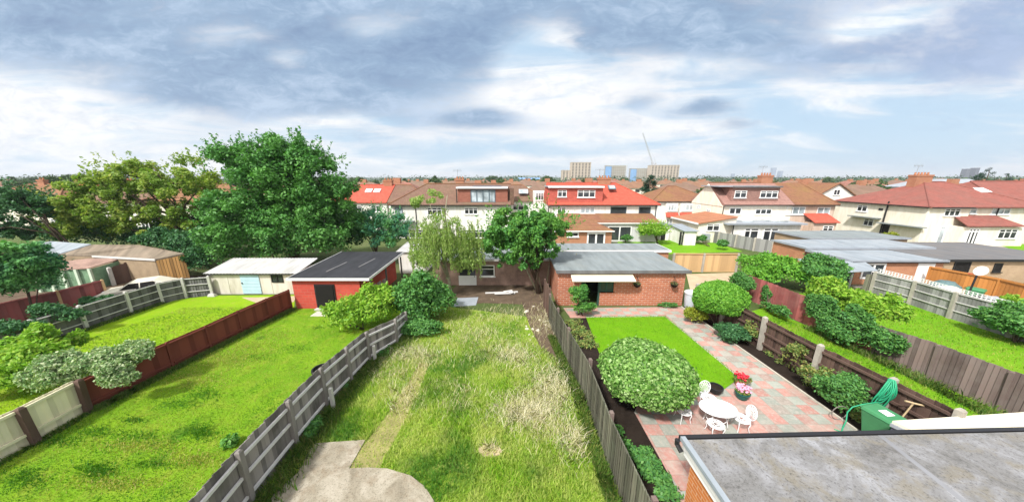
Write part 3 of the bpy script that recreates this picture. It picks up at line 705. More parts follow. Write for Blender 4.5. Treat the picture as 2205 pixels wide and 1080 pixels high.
sheet('bare_earth', [G(*p)[:2] for p in ((975, 660), (1040, 652), (1125, 655), (1140, 700), (1170, 760), (1205, 790), (1200, 720), (1185, 650), (1180, 612), (985, 612), (960, 640))], .010, M['earth'])
slab = [G(*p)[:2] for p in ((674, 956), (787, 948), (752, 1010), (792, 1008), (834, 1010), (884, 1025), (915, 1049), (935, 1080), (940, 1130), (560, 1130), (573, 1080), (643, 1018))]
sheet('concrete_patio', slab, .05, M['conc'], thick=.09)
sheet('path', [G(*p)[:2] for p in ((985, 642), (1030, 640), (1025, 657), (975, 660))], .03, M['leadgrey'], thick=.05)
# right garden: patio slabs, lawn, beds
Y0 = 2.5
patio = [(4.3, Y0), (12.2, Y0)] + [tuple(G(*p)[:2]) for p in ((1858, 940), (1530, 707), (1465, 662))] + [tuple(G(*p)[:2]) for p in ((1213, 664), (1230, 684), (1262, 684))]
lawnR = [tuple(G(*p)[:2]) for p in ((1262, 684), (1432, 682), (1592, 815), (1560, 838), (1480, 850), (1380, 850), (1290, 760))]
pat = [tuple(G(*p)[:2]) for p in ((1213, 663), (1465, 661), (1530, 707), (1858, 940))] + [(11.9, Y0), (4.0, Y0)] + [tuple(G(*p)[:2]) for p in ((1450, 1040), (1366, 888), (1380, 850), (1290, 760), (1262, 684), (1228, 684))]
sheet('patio', pat, .03, M['paving'], thick=.05)
sheet('lawn', lawnR, .045, M['lawn_r'], thick=.04)
sheet('flower_bed', [(2.7, 14.5), (2.5, 17), (3.6, 17.1)] + [tuple(G(*p)[:2]) for p in ((1262, 684), (1290, 760), (1380, 850), (1366, 888), (1450, 1040))] + [(4.2, Y0), (3.2, Y0), (3.0, 8)], .012, M['soil'])
bedR = [tuple(G(*p)[:2]) for p in ((1465, 661), (1530, 707), (1858, 940))] + [(13.5, 7.6), (13.0, 11.2), (12.9, 13.8), (12.4, 18), (11.9, 19.2)]
sheet('flower_bed', bedR, .012, M['soil'])
e = MB()
for a, b in (((1465, 661), (1530, 707)), ((1530, 707), (1858, 940))):
    A, B = G(*a), G(*b); e.bar(A + Vector((.06, 0, .03)), B + Vector((.06, 0, .03)), .07, .1)
tag(e.build('kerb', M['kerb']), kind='structure')
e = MB()
pts = [G(*p) for p in ((1262, 684), (1432, 682), (1592, 815))]
for a, b in zip(pts, pts[1:]): e.bar(a + Vector((0, 0, .03)), b + Vector((0, 0, .03)), .05, .07)
tag(e.build('kerb', M['kerb']), kind='structure')
# gardens beyond the brown fence
sheet('lawn', [(13.0, 17), (12.9, 13.8), (13.0, 11.2), (13.4, 8.8), (13.7, 4), (18.8, 4), (18.4, 12), (17.4, 19)], .006, M['lawn_f'])
sheet('lawn', [(18.9, 4), (30, 4), (28.2, 15), (27.9, 21.6), (18, 21.6), (18.4, 12)], .005, M['lawn_f'])
sheet('sandy_yard', [tuple(G(*p)[:2]) for p in ((1478, 590), (1600, 586), (1618, 600), (1600, 625), (1490, 640))], .008, M['sand'])
sheet('lawn', [tuple(G(*p)[:2]) for p in ((1330, 516), (1400, 512), (1505, 511), (1600, 542), (1440, 547), (1330, 545))], .02, M['lawn_f'])
sheet('lawn', [tuple(G(*p)[:2]) for p in ((1680, 531), (1722, 530), (1724, 545), (1690, 546))], .02, M['lawn_f'])
sheet('gravel_yard', [tuple(G(*p)[:2]) for p in ((1990, 512), (2205, 512), (2205, 560), (2080, 548))], .008, M['terrace'])
sheet('lawn', [tuple(G(*p)[:2]) for p in ((2150, 527), (2230, 525), (2230, 540), (2190, 541))], .02, M['lawn_f'])
sheet('gravel_yard', [(28.2, 12), (48, 12), (44, 23.4), (28.0, 23.4)], .006, M['terrace'])
sheet('road', [(-400, 56.5), (400, 56.5), (400, 63), (-400, 63)], .008, M['road'])
sheet('earth_yard', [(-40, 5), (-25.2, 5), (-25.1, 20.5), (-23, 21.3), (-23.5, 26), (-40, 26)], .006, M['earth'])

# ------------------------------------------------------------------ grass
rng = np.random.default_rng(4)
M['g_long'] = m_leaf('long grass blades', [(0.24, 0.46, 0.035), (0.34, 0.54, 0.05), (0.46, 0.60, 0.09), (0.60, 0.64, 0.20), (0.28, 0.50, 0.045)], 0.5, (0.72, 0.68, 0.30), 0.8, 0.6, patch2=(.09, .27, .035), p2s=.55, p2=(.52, .66))
M['g_dry'] = m_leaf('dry grass blades', [(0.70, 0.62, 0.38), (0.78, 0.70, 0.52), (0.62, 0.58, 0.26), (0.78, 0.72, 0.58), (0.40, 0.46, 0.12)], 0.25)
M['g_left'] = m_leaf('mown grass blades', [(0.125, 0.275, 0.016), (0.165, 0.325, 0.02), (0.22, 0.37, 0.028), (0.27, 0.385, 0.035)], 0.38, (0.46, 0.47, 0.10), 0.95, 0.75, patch2=(.06, .21, .014), p2s=.85, p2=(.545, .66))
M['g_right'] = m_leaf('fine grass blades', [(0.12, 0.29, 0.010), (0.155, 0.335, 0.012), (0.20, 0.37, 0.018)], 0.35, (.30, .38, .05), 1.5, .6, patch2=(.075, .22, .012), p2s=1.2, p2=(.55, .7))
slabp = [tuple(p) for p in slab]
earthp = [tuple(G(*p)[:2]) for p in ((1125, 640), (1128, 690), (1165, 750), (1200, 775), (1190, 600), (975, 600), (960, 655), (1040, 655))]
def minus(P, *polys):
    for q in polys: P = P[~inside(q, P[:, 0], P[:, 1])]
    return P
wp = minus(scatter([(-6.95, 4.2), (2.9, 4.2), (2.95, 8), (2.55, 13), (2.1, 17.2), (-5.6, 19.0), (-6.0, 14.2), (-6.85, 12.5)], 70000, 5, near=9.5), slabp, earthp)
M['worn'] = m_plain('worn straw ground', (.27, .25, .10), .95, .45, 2.2, .1, bmp=.5)
path_l = [tuple(G(*p)[:2]) for p in ((745, 1010), (850, 870), (905, 780), (925, 785), (880, 890), (815, 1012))]
sheet('worn_path', path_l, .014, M['worn'])
dp = [tuple(G(1055 + 26 * math.cos(a * .7), 970 + 15 * math.sin(a * .7))[:2]) for a in range(9)]
sheet('bare_earth', dp, .015, M['sand'])
keep_ = ~(inside(path_l, wp[:, 0], wp[:, 1]) & (rng.random(len(wp)) < .5)) & ~(inside(dp, wp[:, 0], wp[:, 1]) & (rng.random(len(wp)) < .85)); wp = wp[keep_]
hgt = np.ones(len(wp)) * .26
hgt *= np.where(wp[:, 1] > 14.5, .55, 1.0)
hgt *= np.where(inside(path_l, wp[:, 0], wp[:, 1]), .4, 1.0)
hgt *= .7 + .6 * (np.sin(wp[:, 0] * 1.7 + 1) * np.sin(wp[:, 1] * 1.3) + 1) / 2
blades('long_grass', wp, hgt * .72, .02, .7, M['g_long'], 6)
dry = []
for cx, cy, rx, ry, k in ((1140, 880, 95, 45, 5200), (1180, 830, 70, 60, 3000), (1240, 960, 45, 50, 1300), (880, 770, 80, 28, 2600), (1010, 720, 70, 50, 2400), (1090, 760, 80, 40, 2600), (830, 800, 80, 30, 1600), (1165, 690, 35, 40, 900), (870, 860, 45, 40, 1200), (1090, 680, 60, 20, 900), (1200, 930, 90, 40, 1600), (980, 850, 60, 60, 900), (1055, 970, 22, 12, 300)):
    q = rng.normal(size=(int(k * .65), 2)) * .5
    for a, b in q:
        p = G(cx + a * rx, cy + b * ry); dry.append((p.x, p.y, 0))
dry = np.array(dry); dry = dry[(dry[:, 0] < 2.4) & (dry[:, 0] > -6.6)]; dry = minus(dry, slabp)
blades('dry_grass', dry, .25, .013, 1.0, M['g_dry'], 7)
blades('mown_grass', scatter([(-16.2, 5.2), (-7.3, 5.2), (-7.2, 12.5), (-6.4, 14.2), (-6.4, 18.7), (-14.8, 18.6), (-15.9, 9.8)], 46000, 8, near=9), .055, .016, .9, M['g_left'], 9)
blades('mown_grass', scatter([(-24.7, 9), (-16.4, 9), (-15.3, 19), (-22.5, 19)], 14000, 10), .08, .025, .9, M['g_left'], 11)
lr = scatter(lawnR, 16000, 12); lr[:, 2] = .045
blades('mown_grass', lr, .04, .014, .8, M['g_right'], 13)
blades('rough_grass', np.concatenate([scatter([(13.2, 16), (13.1, 11), (13.6, 8), (18.4, 8), (18.1, 12), (17.2, 18)], 9000, 14), scatter([(18.8, 6), (27.5, 10), (27.5, 20), (18.4, 20), (18.3, 12)], 9000, 15)]), .10, .025, .8, M['g_left'], 16)

# ------------------------------------------------------------------ fences of the near gardens
mid = [(-6.9, 4.4), (-7.05, 6.2), (-7.1, 7.95), (-7.1, 9.6), (-6.95, 11.1), (-6.85, 12.6), (-6.15, 14.2), (-6.1, 15.6)]
t = fence('board_fence', 'silvered grey board fence with pale rails between the mown lawn and the wild garden', mid, [1.85, 1.85, 1.85, 1.8, 1.75, 1.68, 1.5, 1.3], .13, 'f_grey', 'f_rail', 'f_grey', rails=(.22, .56, .86), side=-1, ps=.13, pex=.03, rw=.06, rh=.085, pside=.05)
for i, top in ((3, 1.0), (5, .95)):
    b = MB(); x, y = mid[i]; b.box(x + .25, x + .36, y - .06, y + .05, -.05, top); b.build('concrete_spur', M['wpost'], t)
fence('board_fence', 'dark mossy board fence between the wild garden and the slabbed garden', [(3.15, 3.2), (3.1, 5.1), (2.97, 7.6), (3.0, 10.3), (2.68, 12.8), (2.45, 15), (2.3, 17.0)], 1.68, .12, 'f_green', 'f_green', 'f_lilac', rails=(.2, .55, .9), side=-1, ps=.12, pex=.1, pside=.05)
fence('trellis_post', 'leaning brown timber gate post at the end of the mossy fence', [(2.3, 17.15), (2.28, 17.9), (2.2, 18.9)], 2.0, .2, 'f_brown', 'f_brown', 'f_brown', rails=(), ps=.12, pex=.1, cat='fence panel')
red = [(-16.1, 9.55), (-15.95, 10.75), (-15.8, 12.2), (-15.6, 13.8), (-15.4, 15.4), (-15.15, 17.1), (-14.95, 18.7)]
fence('board_fence', 'red brown stained fence with a top rail along the left lawn', red, [1.36, 1.36, 1.37, 1.38, 1.4, 1.42, 1.44], .2, 'f_red', 'f_red', 'f_red', rails=(.22, .93), side=-1, ps=.09, pex=.02, jit=.004, rw=.06, rh=.07)
crm = [(-16.05, 5.4), (-16.0, 8.15), (-16.12, 9.5)]
t = fence('board_fence', 'cream painted board fence with brown posts in the near left corner', crm, [1.42, 1.42, 1.38], .15, 'f_cream', 'f_cream', 'f_brown', rails=(.3, .93), side=-1, ps=.17, pex=.03, jit=.006, pside=.1)
lg = [(-25.2, 10.4), (-25.15, 12.2)] + [(-25.1, 14.1), (-25.0, 15.9), (-25.0, 18.0), (-24.85, 19.7), (-24.2, 20.7), (-22.75, 21.2)]
fence('board_fence', 'dark grey board fence with white posts and pale rails at the far left lawn', lg, 1.48, .16, 'f_dark', 'f_rail', 'wpost', rails=(.3, .64, .96), side=-1, ps=.15, pex=.08, rw=.04, rh=.045, pside=.03)
br = [(12.4, 18.6), (12.65, 16.4), (12.9, 13.8), (13.0, 11.2), (13.35, 9.05), (13.55, 7.55)]
fence('board_fence', 'brown board fence with stout concrete posts beside the dark flower bed', br, 1.72, .14, 'f_brown', 'f_brown', 'concpost', rails=(.25, .58, .9), side=-1, ps=.17, pex=.16, rw=.07, rh=.09, pside=.06)
# climbing far fence: purple grey then faded red
fence('board_fence', 'tall weathered purple grey board fence behind the grass strip', [(18.9, 5.0), (18.75, 7.4), (18.55, 9.6), (18.3, 11.4), (18.1, 13.3)], [1.75, 1.75, 1.72, 1.7, 1.6], .14, 'f_lilac', 'f_lilac', 'f_lilac', rails=(), side=1, ps=.1, pex=0)
fence('board_fence', 'faded red board fence half hidden by shrubs behind the grass strip', [(18.1, 13.5), (17.9, 16), (17.6, 18.6), (17.1, 21.2)], [1.55, 1.7, 1.75, 1.8], .16, 'f_redold', 'f_redold', 'f_redold', rails=(), side=1, ps=.1, pex=0)
fg = [(27.7, 12.6), (27.75, 15.0), (27.75, 17.35), (28.0, 19.5), (27.75, 21.6)]
t = fence('board_fence', 'grey board fence with concrete posts and white trellis top by the far right lawn', fg, 1.72, .17, 'f_fargrey', 'f_rail', 'concpost', rails=(.33, .66, .97), side=1, ps=.16, pex=.06, rw=.04, rh=.05, pside=.03)
tr = MB()
for (xa, ya), (xb, yb) in zip(fg[:-1], fg[1:]):
    for z in (1.74, 1.86, 1.98): tr.bar((xa + .03, ya, z), (xb + .03, yb, z), .025, .03)
    k = 13
    for i in range(k):
        u = i / k; tr.box(xa + (xb - xa) * u - .015 + .03, xa + (xb - xa) * u + .045, ya + (yb - ya) * u - .02, ya + (yb - ya) * u + .02, 1.7, 2.0)
tr.build('trellis', M['fascia'], t)
P = [G(1447, 584), G(1500, 584.5), G(1583, 585)]
fence('panel_fence', 'two new tan fence panels behind the sandy yard', [(15.15, 27.0), (18.0, 27.0), (21.2, 27.0)], 1.85, .22, 'f_tan', 'f_tan', 'concpost', rails=(.03, .98), side=-1, ps=.16, pex=.02, jit=.0, pside=.05)
fence('board_fence', 'orange stained fence behind the basketball hoop', [(34.3, 17.5), (34.6, 20.0), (33.8, 23.0)], 1.75, .2, 'f_orange', 'f_orange', 'f_orange', rails=(.95,), side=1, ps=.1, pex=0, jit=.004)
# fences further off
far = [tuple(G(*p)[:2]) for p in ((1512, 516), (1545, 525), (1582, 532), (1622, 540), (1660, 546), (1690, 549))]
fence('board_fence', 'distant grey fence with concrete posts along the bright far lawn', far, 1.6, .25, 'f_fargrey', 'f_fargrey', 'concpost', rails=(), side=-1, ps=.2, pex=.1)
fence('board_fence', 'grey fence panels below the red lean to roof at the right edge', [tuple(G(2130, 517)[:2]), tuple(G(2182, 521)[:2]), tuple(G(2240, 522)[:2])], 1.9, .25, 'f_fargrey', 'f_fargrey', 'concpost', rails=(), side=-1, ps=.25, pex=.1)
fence('board_fence', 'faded red fence under the dark bush at the far left', [(-31.5, 12.2), (-31.2, 14.2), (-30.6, 16.2), (-30.0, 18.4), (-29.4, 20.2)], [1.3, 1.35, 1.4, 1.45, 1.6], .2, 'f_redold', 'f_redold', 'f_tan', rails=(.95,), side=-1, ps=.12, pex=.03, jit=.01)
fence('panel_fence', 'brown slatted panel with a white post behind the cream car', [tuple(G(246, 614)[:2]), tuple(G(292, 604)[:2]), tuple(G(328, 600)[:2])], [1.45, 1.75, 1.9], .3, 'f_brown', 'f_brown', 'wpost', rails=(), side=-1, ps=.2, pex=.1, jit=0, post_sel=(0,))

def edge_tufts(name, pts, k, w, h, seed, mat):
    r = np.random.default_rng(seed); out = []
    for (ax, ay), (bx, by) in zip(pts, pts[1:]):
        u = r.random(k); o = np.abs(r.normal(size=k)) * w; out.append(np.stack([ax + (bx - ax) * u + o, ay + (by - ay) * u, np.zeros(k)], 1))
    P = np.concatenate(out); return blades(name, P, h, .022, .7, mat, seed)
M['g_edge'] = m_leaf('rank edge grass', [(.05, .13, .02), (.08, .18, .025), (.12, .22, .03), (.16, .22, .05), (.22, .24, .08)], .3)
edge_tufts('edge_grass', [(x + .06, y) for x, y in red], 1300, .14, .17, 61, M['g_edge'])
edge_tufts('edge_grass', [(x + .06, y) for x, y in crm], 900, .1, .13, 62, M['g_edge'])
edge_tufts('edge_grass', [(x - .42, y) for x, y in mid], 1000, .16, .15, 63, M['g_edge'])
edge_tufts('edge_grass', [(x + .08, y) for x, y in mid], 1500, .28, .30, 64, M['g_edge'])
edge_tufts('edge_grass', [(2.62, 5), (2.5, 7.6), (2.5, 10.3), (2.25, 12.8), (2.0, 15)], 1500, .2, .26, 65, M['g_edge'])
edge_tufts('edge_grass', [(x + .05, y) for x, y in lg[:6]], 800, .12, .18, 66, M['g_edge'])
edge_tufts('edge_grass', [(17.5, 8), (17.6, 12), (17.2, 16)], 1500, .4, .3, 67, M['g_edge'])

def clumps_at(name, spots, mat, h, seed, wid=.02):
    r = np.random.default_rng(seed); out = []
    for cx, cy, rx, ry, k in spots:
        for a, b in r.normal(size=(k, 2)) * .5:
            q = G(cx + a * rx, cy + b * ry); out.append((q.x, q.y, 0))
    P = np.array(out); P = P[::2] if name == 'clover_patch' else P; P = P[(P[:, 0] > -15.9) & (P[:, 0] < -7.2)]; return blades(name, P, h * np.ones(len(P)), wid, .8, mat, seed)
M['g_lush'] = m_leaf('lush clover', [(.06, .20, .014), (.08, .23, .016), (.10, .26, .018)], .3)
clumps_at('clover_patch', [(435, 932, 42, 18, 1500), (212, 1012, 46, 18, 1600), (290, 905, 26, 7, 420), (205, 930, 50, 14, 800), (300, 940, 60, 14, 600), (440, 848, 40, 16, 900), (390, 870, 50, 14, 700), (130, 950, 60, 14, 900), (330, 1000, 70, 12, 700), (640, 750, 40, 12, 400), (685, 706, 16, 5, 260), (60, 1030, 60, 30, 1200), (560, 770, 40, 10, 350)], M['g_lush'], .075, 71)
M['g_faded'] = m_leaf('faded grass', [(.42, .43, .10), (.50, .48, .16), (.36, .40, .06)], .35)
clumps_at('faded_grass', [(480, 775, 90, 22, 2200), (540, 745, 80, 20, 1200), (420, 815, 70, 20, 1300), (300, 960, 110, 18, 1000), (250, 1040, 120, 20, 900), (420, 990, 70, 20, 800), (590, 720, 60, 12, 500)], M['g_faded'], .07, 72)

for k_, (a_, b_) in enumerate((((1262, 684), (1432, 682)), ((1432, 682), (1592, 815)))):
    A, B = G(*a_), G(*b_); q_ = np.random.default_rng(80 + k_); u = q_.random(700)
    blades('edge_grass', np.stack([A.x + (B.x - A.x) * u + q_.normal(size=700) * .03, A.y + (B.y - A.y) * u + q_.normal(size=700) * .03, np.full(700, .04)], 1), .07 * np.ones(700), .016, .9, M['g_right'], 82 + k_)

sd = []
for cx, cy, rx, ry, k in ((1145, 890, 70, 30, 1500), (1190, 835, 45, 45, 900), (1235, 950, 40, 40, 500), (1105, 770, 50, 25, 500), (890, 765, 60, 20, 500), (1180, 700, 22, 25, 200)):
    for a, b in rng.normal(size=(k, 2)) * .5:
        q = G(cx + a * rx, cy + b * ry)
        if -6.5 < q.x < 2.4: sd.append((q.x, q.y, 0))
M['g_seed'] = m_leaf('seed heads', [(.78, .72, .54), (.84, .80, .66), (.70, .64, .42)], .25)
blades('seed_heads', np.array(sd), .34 * np.ones(len(sd)), .012, 1.1, M['g_seed'], 91)
# ------------------------------------------------------------------ sheds and garages of the near gardens
def lean_door(parent, x0, x1, z0, z1, Y, mat='fascia', name='door'):
    b = MB(); b.box(x0, x1, Y - .04, Y - .004, z0, z1)
    d = b.build(name, M[mat], parent)
    h = MB(); h.box(x1 - .16, x1 - .1, Y - .09, Y - .04, (z0 + z1) / 2 - .06, (z0 + z1) / 2 + .06); h.build('handle', M['pipe'], d)
    return d
def ident(Y): return Matrix.Translation((0, Y, 0))
# red shed with black felt roof
t = thing('garden_shed', (-12.3, 18.75, 0), 'red painted shed with black felt roof and white edging', 'shed')
flat_box(t, -14.7, -10.2, 18.8, 25.0, 0, 2.12, 'redpaint', 'felt_black', 'fascia', ovs=(.15, .75, .2, .2), rt=.12, slope=.18)
for q in (19.0, 21.5, 24.6):
    b = MB(); b.box(-9.62, -9.52, q, q + .1, 0, 2.1); b.build('post', M['f_dark'], t)
x0, x1 = AT(683, 640, 18.8).x, AT(722, 640, 18.8).x
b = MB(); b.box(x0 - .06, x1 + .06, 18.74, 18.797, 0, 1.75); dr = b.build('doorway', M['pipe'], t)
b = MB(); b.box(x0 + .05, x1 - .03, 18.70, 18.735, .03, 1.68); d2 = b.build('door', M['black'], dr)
b = MB(); b.box(-12.1, -10.4, 18.55, 18.9, 0, .07); 
x = AT(735, 668, 18.5); b = MB(); b.box(x0 - .1, x1 + .1, 18.45, 18.72, -.02, .1); b.build('step', M['wpost'], t)
for i, (a, c) in enumerate((((-13.0, 19.9), .16), ((-11.3, 21), .16))):
    b = MB(); b.bar((a[0], a[1], 2.29), (a[0] + .25, a[1] + 2.2, 2.355), .12, .03); b.build('felt_batten', M['felt_dark'], t)
st = thing('stepping_stone', (x0 + .7, 17.9, 0), 'pale stepping slab in front of the red shed door', 'paving slab')
b = MB(); b.box(x0 + .2, x0 + 1.2, 17.6, 18.3, .0, .05); b.build('slab', M['kerb'], st, bevel=.01)
# lattice debris against red shed
for i in range(3):
    b = MB(); ang = .3 + .1 * i; X = -9.35 + i * .12; Y = 19.1 + i * .55
    for j in range(4): b.bar((X + .15, Y + j * .16, .0), (X - .18, Y + j * .16, 1.55), .06, .03)
    for j in range(3): b.bar((X + .1 - j * .12, Y - .05, .35 + j * .5), (X + .1 - j * .12, Y + .55, .35 + j * .5), .05, .03)
    tag(b.build('lattice_panel', M['f_grey']), ('weathered lattice panel nearest the front of the red shed side', 'weathered lattice panel in the middle of the red shed side', 'weathered lattice panel furthest along the red shed side')[i], 'lattice', 'lattice panels leaning on the red shed')
# small cream outbuilding behind it
t = thing('garden_shed', (-9, 26.5, 0), 'small whitewashed outbuilding with grey sheet roof behind the red shed', 'shed')
a, c = AT(860, 575, 26.6).x, AT(915, 575, 26.6).x
flat_box(t, a, c, 26.6, 29.5, 0, 2.05, 'white', 'corr', None, ov=.15, rt=.08, slope=.25)
window(t, ident(26.6), c - .75, c - .3, 1.0, 1.7, 0, frame='pipe')
# white corrugated shed
t = thing('garden_shed', (-20, 21.4, 0), 'long white shed with corrugated roof and pale blue door', 'shed')
b = MB(); xl, xr, yf, yb_ = -22.95, -16.4, 21.45, 23.7
b.box(xl, xr, yf, yb_, 0, 1.72); b.build('wall', M['shedwall'], t)
b = MB(); n = 58
vs = []; fs = []
for i in range(n + 1):
    x = xl - .2 + (xr - xl + .5) * i / n; dz = .035 * (i % 2)
    vs += [(x, yf - .22, 1.72 + dz), (x + .0, yb_ + .1, 2.22 + dz), (x, yf - .22, 1.69 + dz), (x, yb_ + .1, 2.19 + dz)]
for i in range(n): fs += [(4 * i, 4 * i + 4, 4 * i + 5, 4 * i + 1), (4 * i + 2, 4 * i + 3, 4 * i + 7, 4 * i + 6), (4 * i, 4 * i + 2, 4 * i + 6, 4 * i + 4)]
b.add(vs, fs); b.build('roof', M['corr'], t)
for i in range(4):
    q = xl + (xr - xl) * (i + .5) / 4.0 + .5; b = MB(); b.box(q - .03, q + .03, yf - .02, yf - .003, 0, 1.6); b.build('cover_strip', M['shedwall'], t)
b = MB(); b.box(xl - .2, xr + .3, yf - .2, yf - .17, 1.60, 1.70); b.build('gutter', M['pipe'], t)
dx0, dx1 = AT(521, 612, yf).x, AT(561, 612, yf).x
b = MB(); 
for j in range(6): b.box(dx0, dx1, yf - .05, yf - .005, .05 + j * .265, .05 + j * .265 + .25)
d = b.build('door', M['blue_door'], t)
b = MB(); b.box(dx0 + .06, dx0 + .12, yf - .1, yf - .05, .85, .95); b.build('handle', M['pipe'], d)
window(t, ident(yf), AT(583, 590, yf).x, AT(608, 590, yf).x, .95, 1.55, 1, frame='pipe', sill=False, fw=.06)
b = MB(); b.tube([(xl - .06, yf - .1, 0), (xl - .06, yf - .1, 1.65)], .05, 8); b.build('drainpipe', M['pipe'], t)
tag(MB().add([tuple(Vector((-22.6, 21.0, 0)) + Vector(q)) for q in ((-.3, -.15, 0), (.3, -.15, 0), (.3, .15, 0), (-.3, .15, 0), (-.22, -.1, .2), (.2, -.1, .25), (.22, .1, .18), (-.2, .1, .22))], [(3, 2, 1, 0), (4, 5, 6, 7), (0, 1, 5, 4), (1, 2, 6, 5), (2, 3, 7, 6), (3, 0, 4, 7)]).build('stone_block', M['wpost'], bevel=.03), 'white stone lying by the corner of the corrugated shed', 'stone')
# shed at the end of the wild garden
Y = 23.4
t = thing('garden_shed', (-.5, Y, 0), 'old plastered shed with white window and door behind the weeping birch', 'shed')
xa, xb = AT(935, 600, Y).x, AT(1192, 600, Y).x
flat_box(t, xa, xb, Y, 27.5, 0, 2.15, 'oldwall', 'felt_grey', 'f_rail', ov=.15, rt=.1, slope=.2)
window(t, ident(Y), AT(1034, 580, Y).x, AT(1065, 580, Y).x, .78, 1.75, 0, .66, fw=.08)
dxa, dxb = AT(988, 600, Y).x, AT(1026, 600, Y).x
b = MB(); b.box(dxa, dxb, Y - .05, Y - .004, .02, .85); d = b.build('door', M['frame'], t)
b = MB(); b.box(dxa + .08, dxb - .08, Y - .03, Y - .006, .86, 1.75); b.build('pane', M['glass'], d)
b = MB(); b.box(dxb - .18, dxb - .1, Y - .1, Y - .05, .75, .82); b.build('handle', M['pipe'], d)
# rubble and planks before it
b = MB()
for j in range(4):
    p = G(1045 + 20 * j, 632 + (j % 2) * 3); q = G(1115 - 6 * j, 629 + 4 * (j % 2)); b.bar(p + Vector((0, 0, .06 + .05 * j)), q + Vector((0, 0, .05 + .05 * j)), .22, .04)
tag(b.build('timber_pile', M['f_rail']), 'loose bleached planks lying on the bare earth by the old shed', 'planks')
rr = random.Random(8)
for i in range(14):
    p = G(rr.uniform(1130, 1180), rr.uniform(650, 735)); s = rr.uniform(.05, .14)
    b = MB(Matrix.Translation(p) @ Matrix.Rotation(rr.random() * 3, 4, 'Z'))
    b.lathe([(s * .7, -.02), (s, s * .3), (s * .55, s * .8)], n=6, sx=1.3)
    tag(b.build('rubble_stone', M['kerb']), 'small pale rubble stone on the bare earth beside the mossy fence', 'stone', 'rubble stones on the bare earth')
# brick garage of the slabbed garden
t = thing('brick_garage', (7.5, 19.3, 0), 'red brick garage with flat grey roof beside the round bush', 'garage')
Y = 19.3; xa, xb = AT(1200, 640, Y).x, AT(1470, 640, Y).x
b = MB(); ox0, ox1, oz = AT(1250, 640, Y).x, AT(1290, 640, Y).x, 1.95
wx0, wx1 = AT(1290, 640, Y).x, AT(1322, 615, Y).x
b.box(xa, ox0, Y, Y + .25, 0, 2.45); b.box(ox0, wx1, Y, Y + .25, oz, 2.45); b.box(wx0, wx1, Y, Y + .25, 0, 1.02); b.box(wx1, xb, Y, Y + .25, 0, 2.45)
b.box(xa, xa + .25, Y + .25, 24.4, 0, 2.45); b.box(xb - .25, xb, Y + .25, 24.4, 0, 2.45); b.box(xa + .25, xb - .25, 24.15, 24.4, 0, 2.45)
b.build('wall', M['brick'], t)
b = MB(); b.box(xa - .15, xb + .2, Y - .22, 24.6, 2.46, 2.6); ro = b.build('roof', M['felt_grey'], t)
b = MB(); b.box(xa - .17, xb + .22, Y - .25, Y - .223, 2.42, 2.63); b.build('edge_trim', M['felt_dark'], ro)
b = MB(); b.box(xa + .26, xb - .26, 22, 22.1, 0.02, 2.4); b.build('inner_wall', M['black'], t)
b = MB(); b.hull([(AT(1228, 600, Y).x, Y - .75, 2.02), (AT(1360, 600, Y).x, Y - .75, 2.02), (AT(1360, 600, Y).x, Y - .005, 2.3), (AT(1228, 600, Y).x, Y - .005, 2.3)],
                 [(AT(1228, 600, Y).x, Y - .75, 2.07), (AT(1360, 600, Y).x, Y - .75, 2.07), (AT(1360, 600, Y).x, Y - .005, 2.35), (AT(1228, 600, Y).x, Y - .005, 2.35)])
b.build('canopy', M['sheetcream'], t)
M['teal'] = m_plain('dark green paint', (.035, .085, .065), .6, .2, bmp=0)
window(t, ident(Y + .12), wx0, wx1, 1.03, 1.9, 1, frame='teal', sill=True, fw=.1)
b = MB(); b.box(ox1 - .1, ox1 + .0, Y - .03, Y + .15, 0.02, 1.94); b.box(ox0, ox0 + .08, Y + .02, Y + .15, .02, 1.94); b.build('door_frame', M['teal'], t)
b = MB(Matrix.Translation((ox0 + .08, Y + .15, 0)) @ Matrix.Rotation(R(60), 4, 'Z')); b.box(0, .9, 0, .04, .03, 1.9); b.build('door', M['teal'], t)
for i, px in enumerate((1372, 1452)):
    hb = thing('hanging_basket', (AT(px, 605, Y).x, Y - .2, 1.4), ('hanging basket of greenery on the brick wall beside the garage window', 'hanging basket of greenery near the brick garage right corner')[i], 'hanging basket', 'hanging baskets on the garage')
    c = AT(px, 612, Y - .2)
    b = MB(); b.lathe([(.06, -.22), (.18, -.12), (.24, 0), (.2, 0)], c, 12); b.build('basket', M['soil'], hb)
    b = MB()
    for a in range(3): b.tube([c + Vector((.2 * math.cos(a * 2.1), .2 * math.sin(a * 2.1), 0)), c + Vector((0, .02, .5))], .008, 4)
    b.tube([c + Vector((0, .02, .5)), c + Vector((0, .2, .5))], .015, 5); b.build('chain', M['pipe'], hb)
    M['l_basket'] = m_leaf('basket leaves', [(.09, .12, .04), (.18, .16, .08), (.1, .15, .05)])
    crown('foliage', [(c.x, c.y, c.z + .06, .27, .22, .14)], 160, .1, M['l_basket'], 70 + i, hb)
# second garage behind it
t = thing('brick_garage', (7.5, 25.8, 0), 'second brick garage with grey flat roof and white front edge', 'garage')
xa, xb = AT(1195, 540, 25.8).x, AT(1438, 560, 25.8).x
flat_box(t, xa, xb, 25.8, 28.6, 0, 2.28, 'brickorange', 'felt_grey', 'fascia', ov=.12, rt=.14)
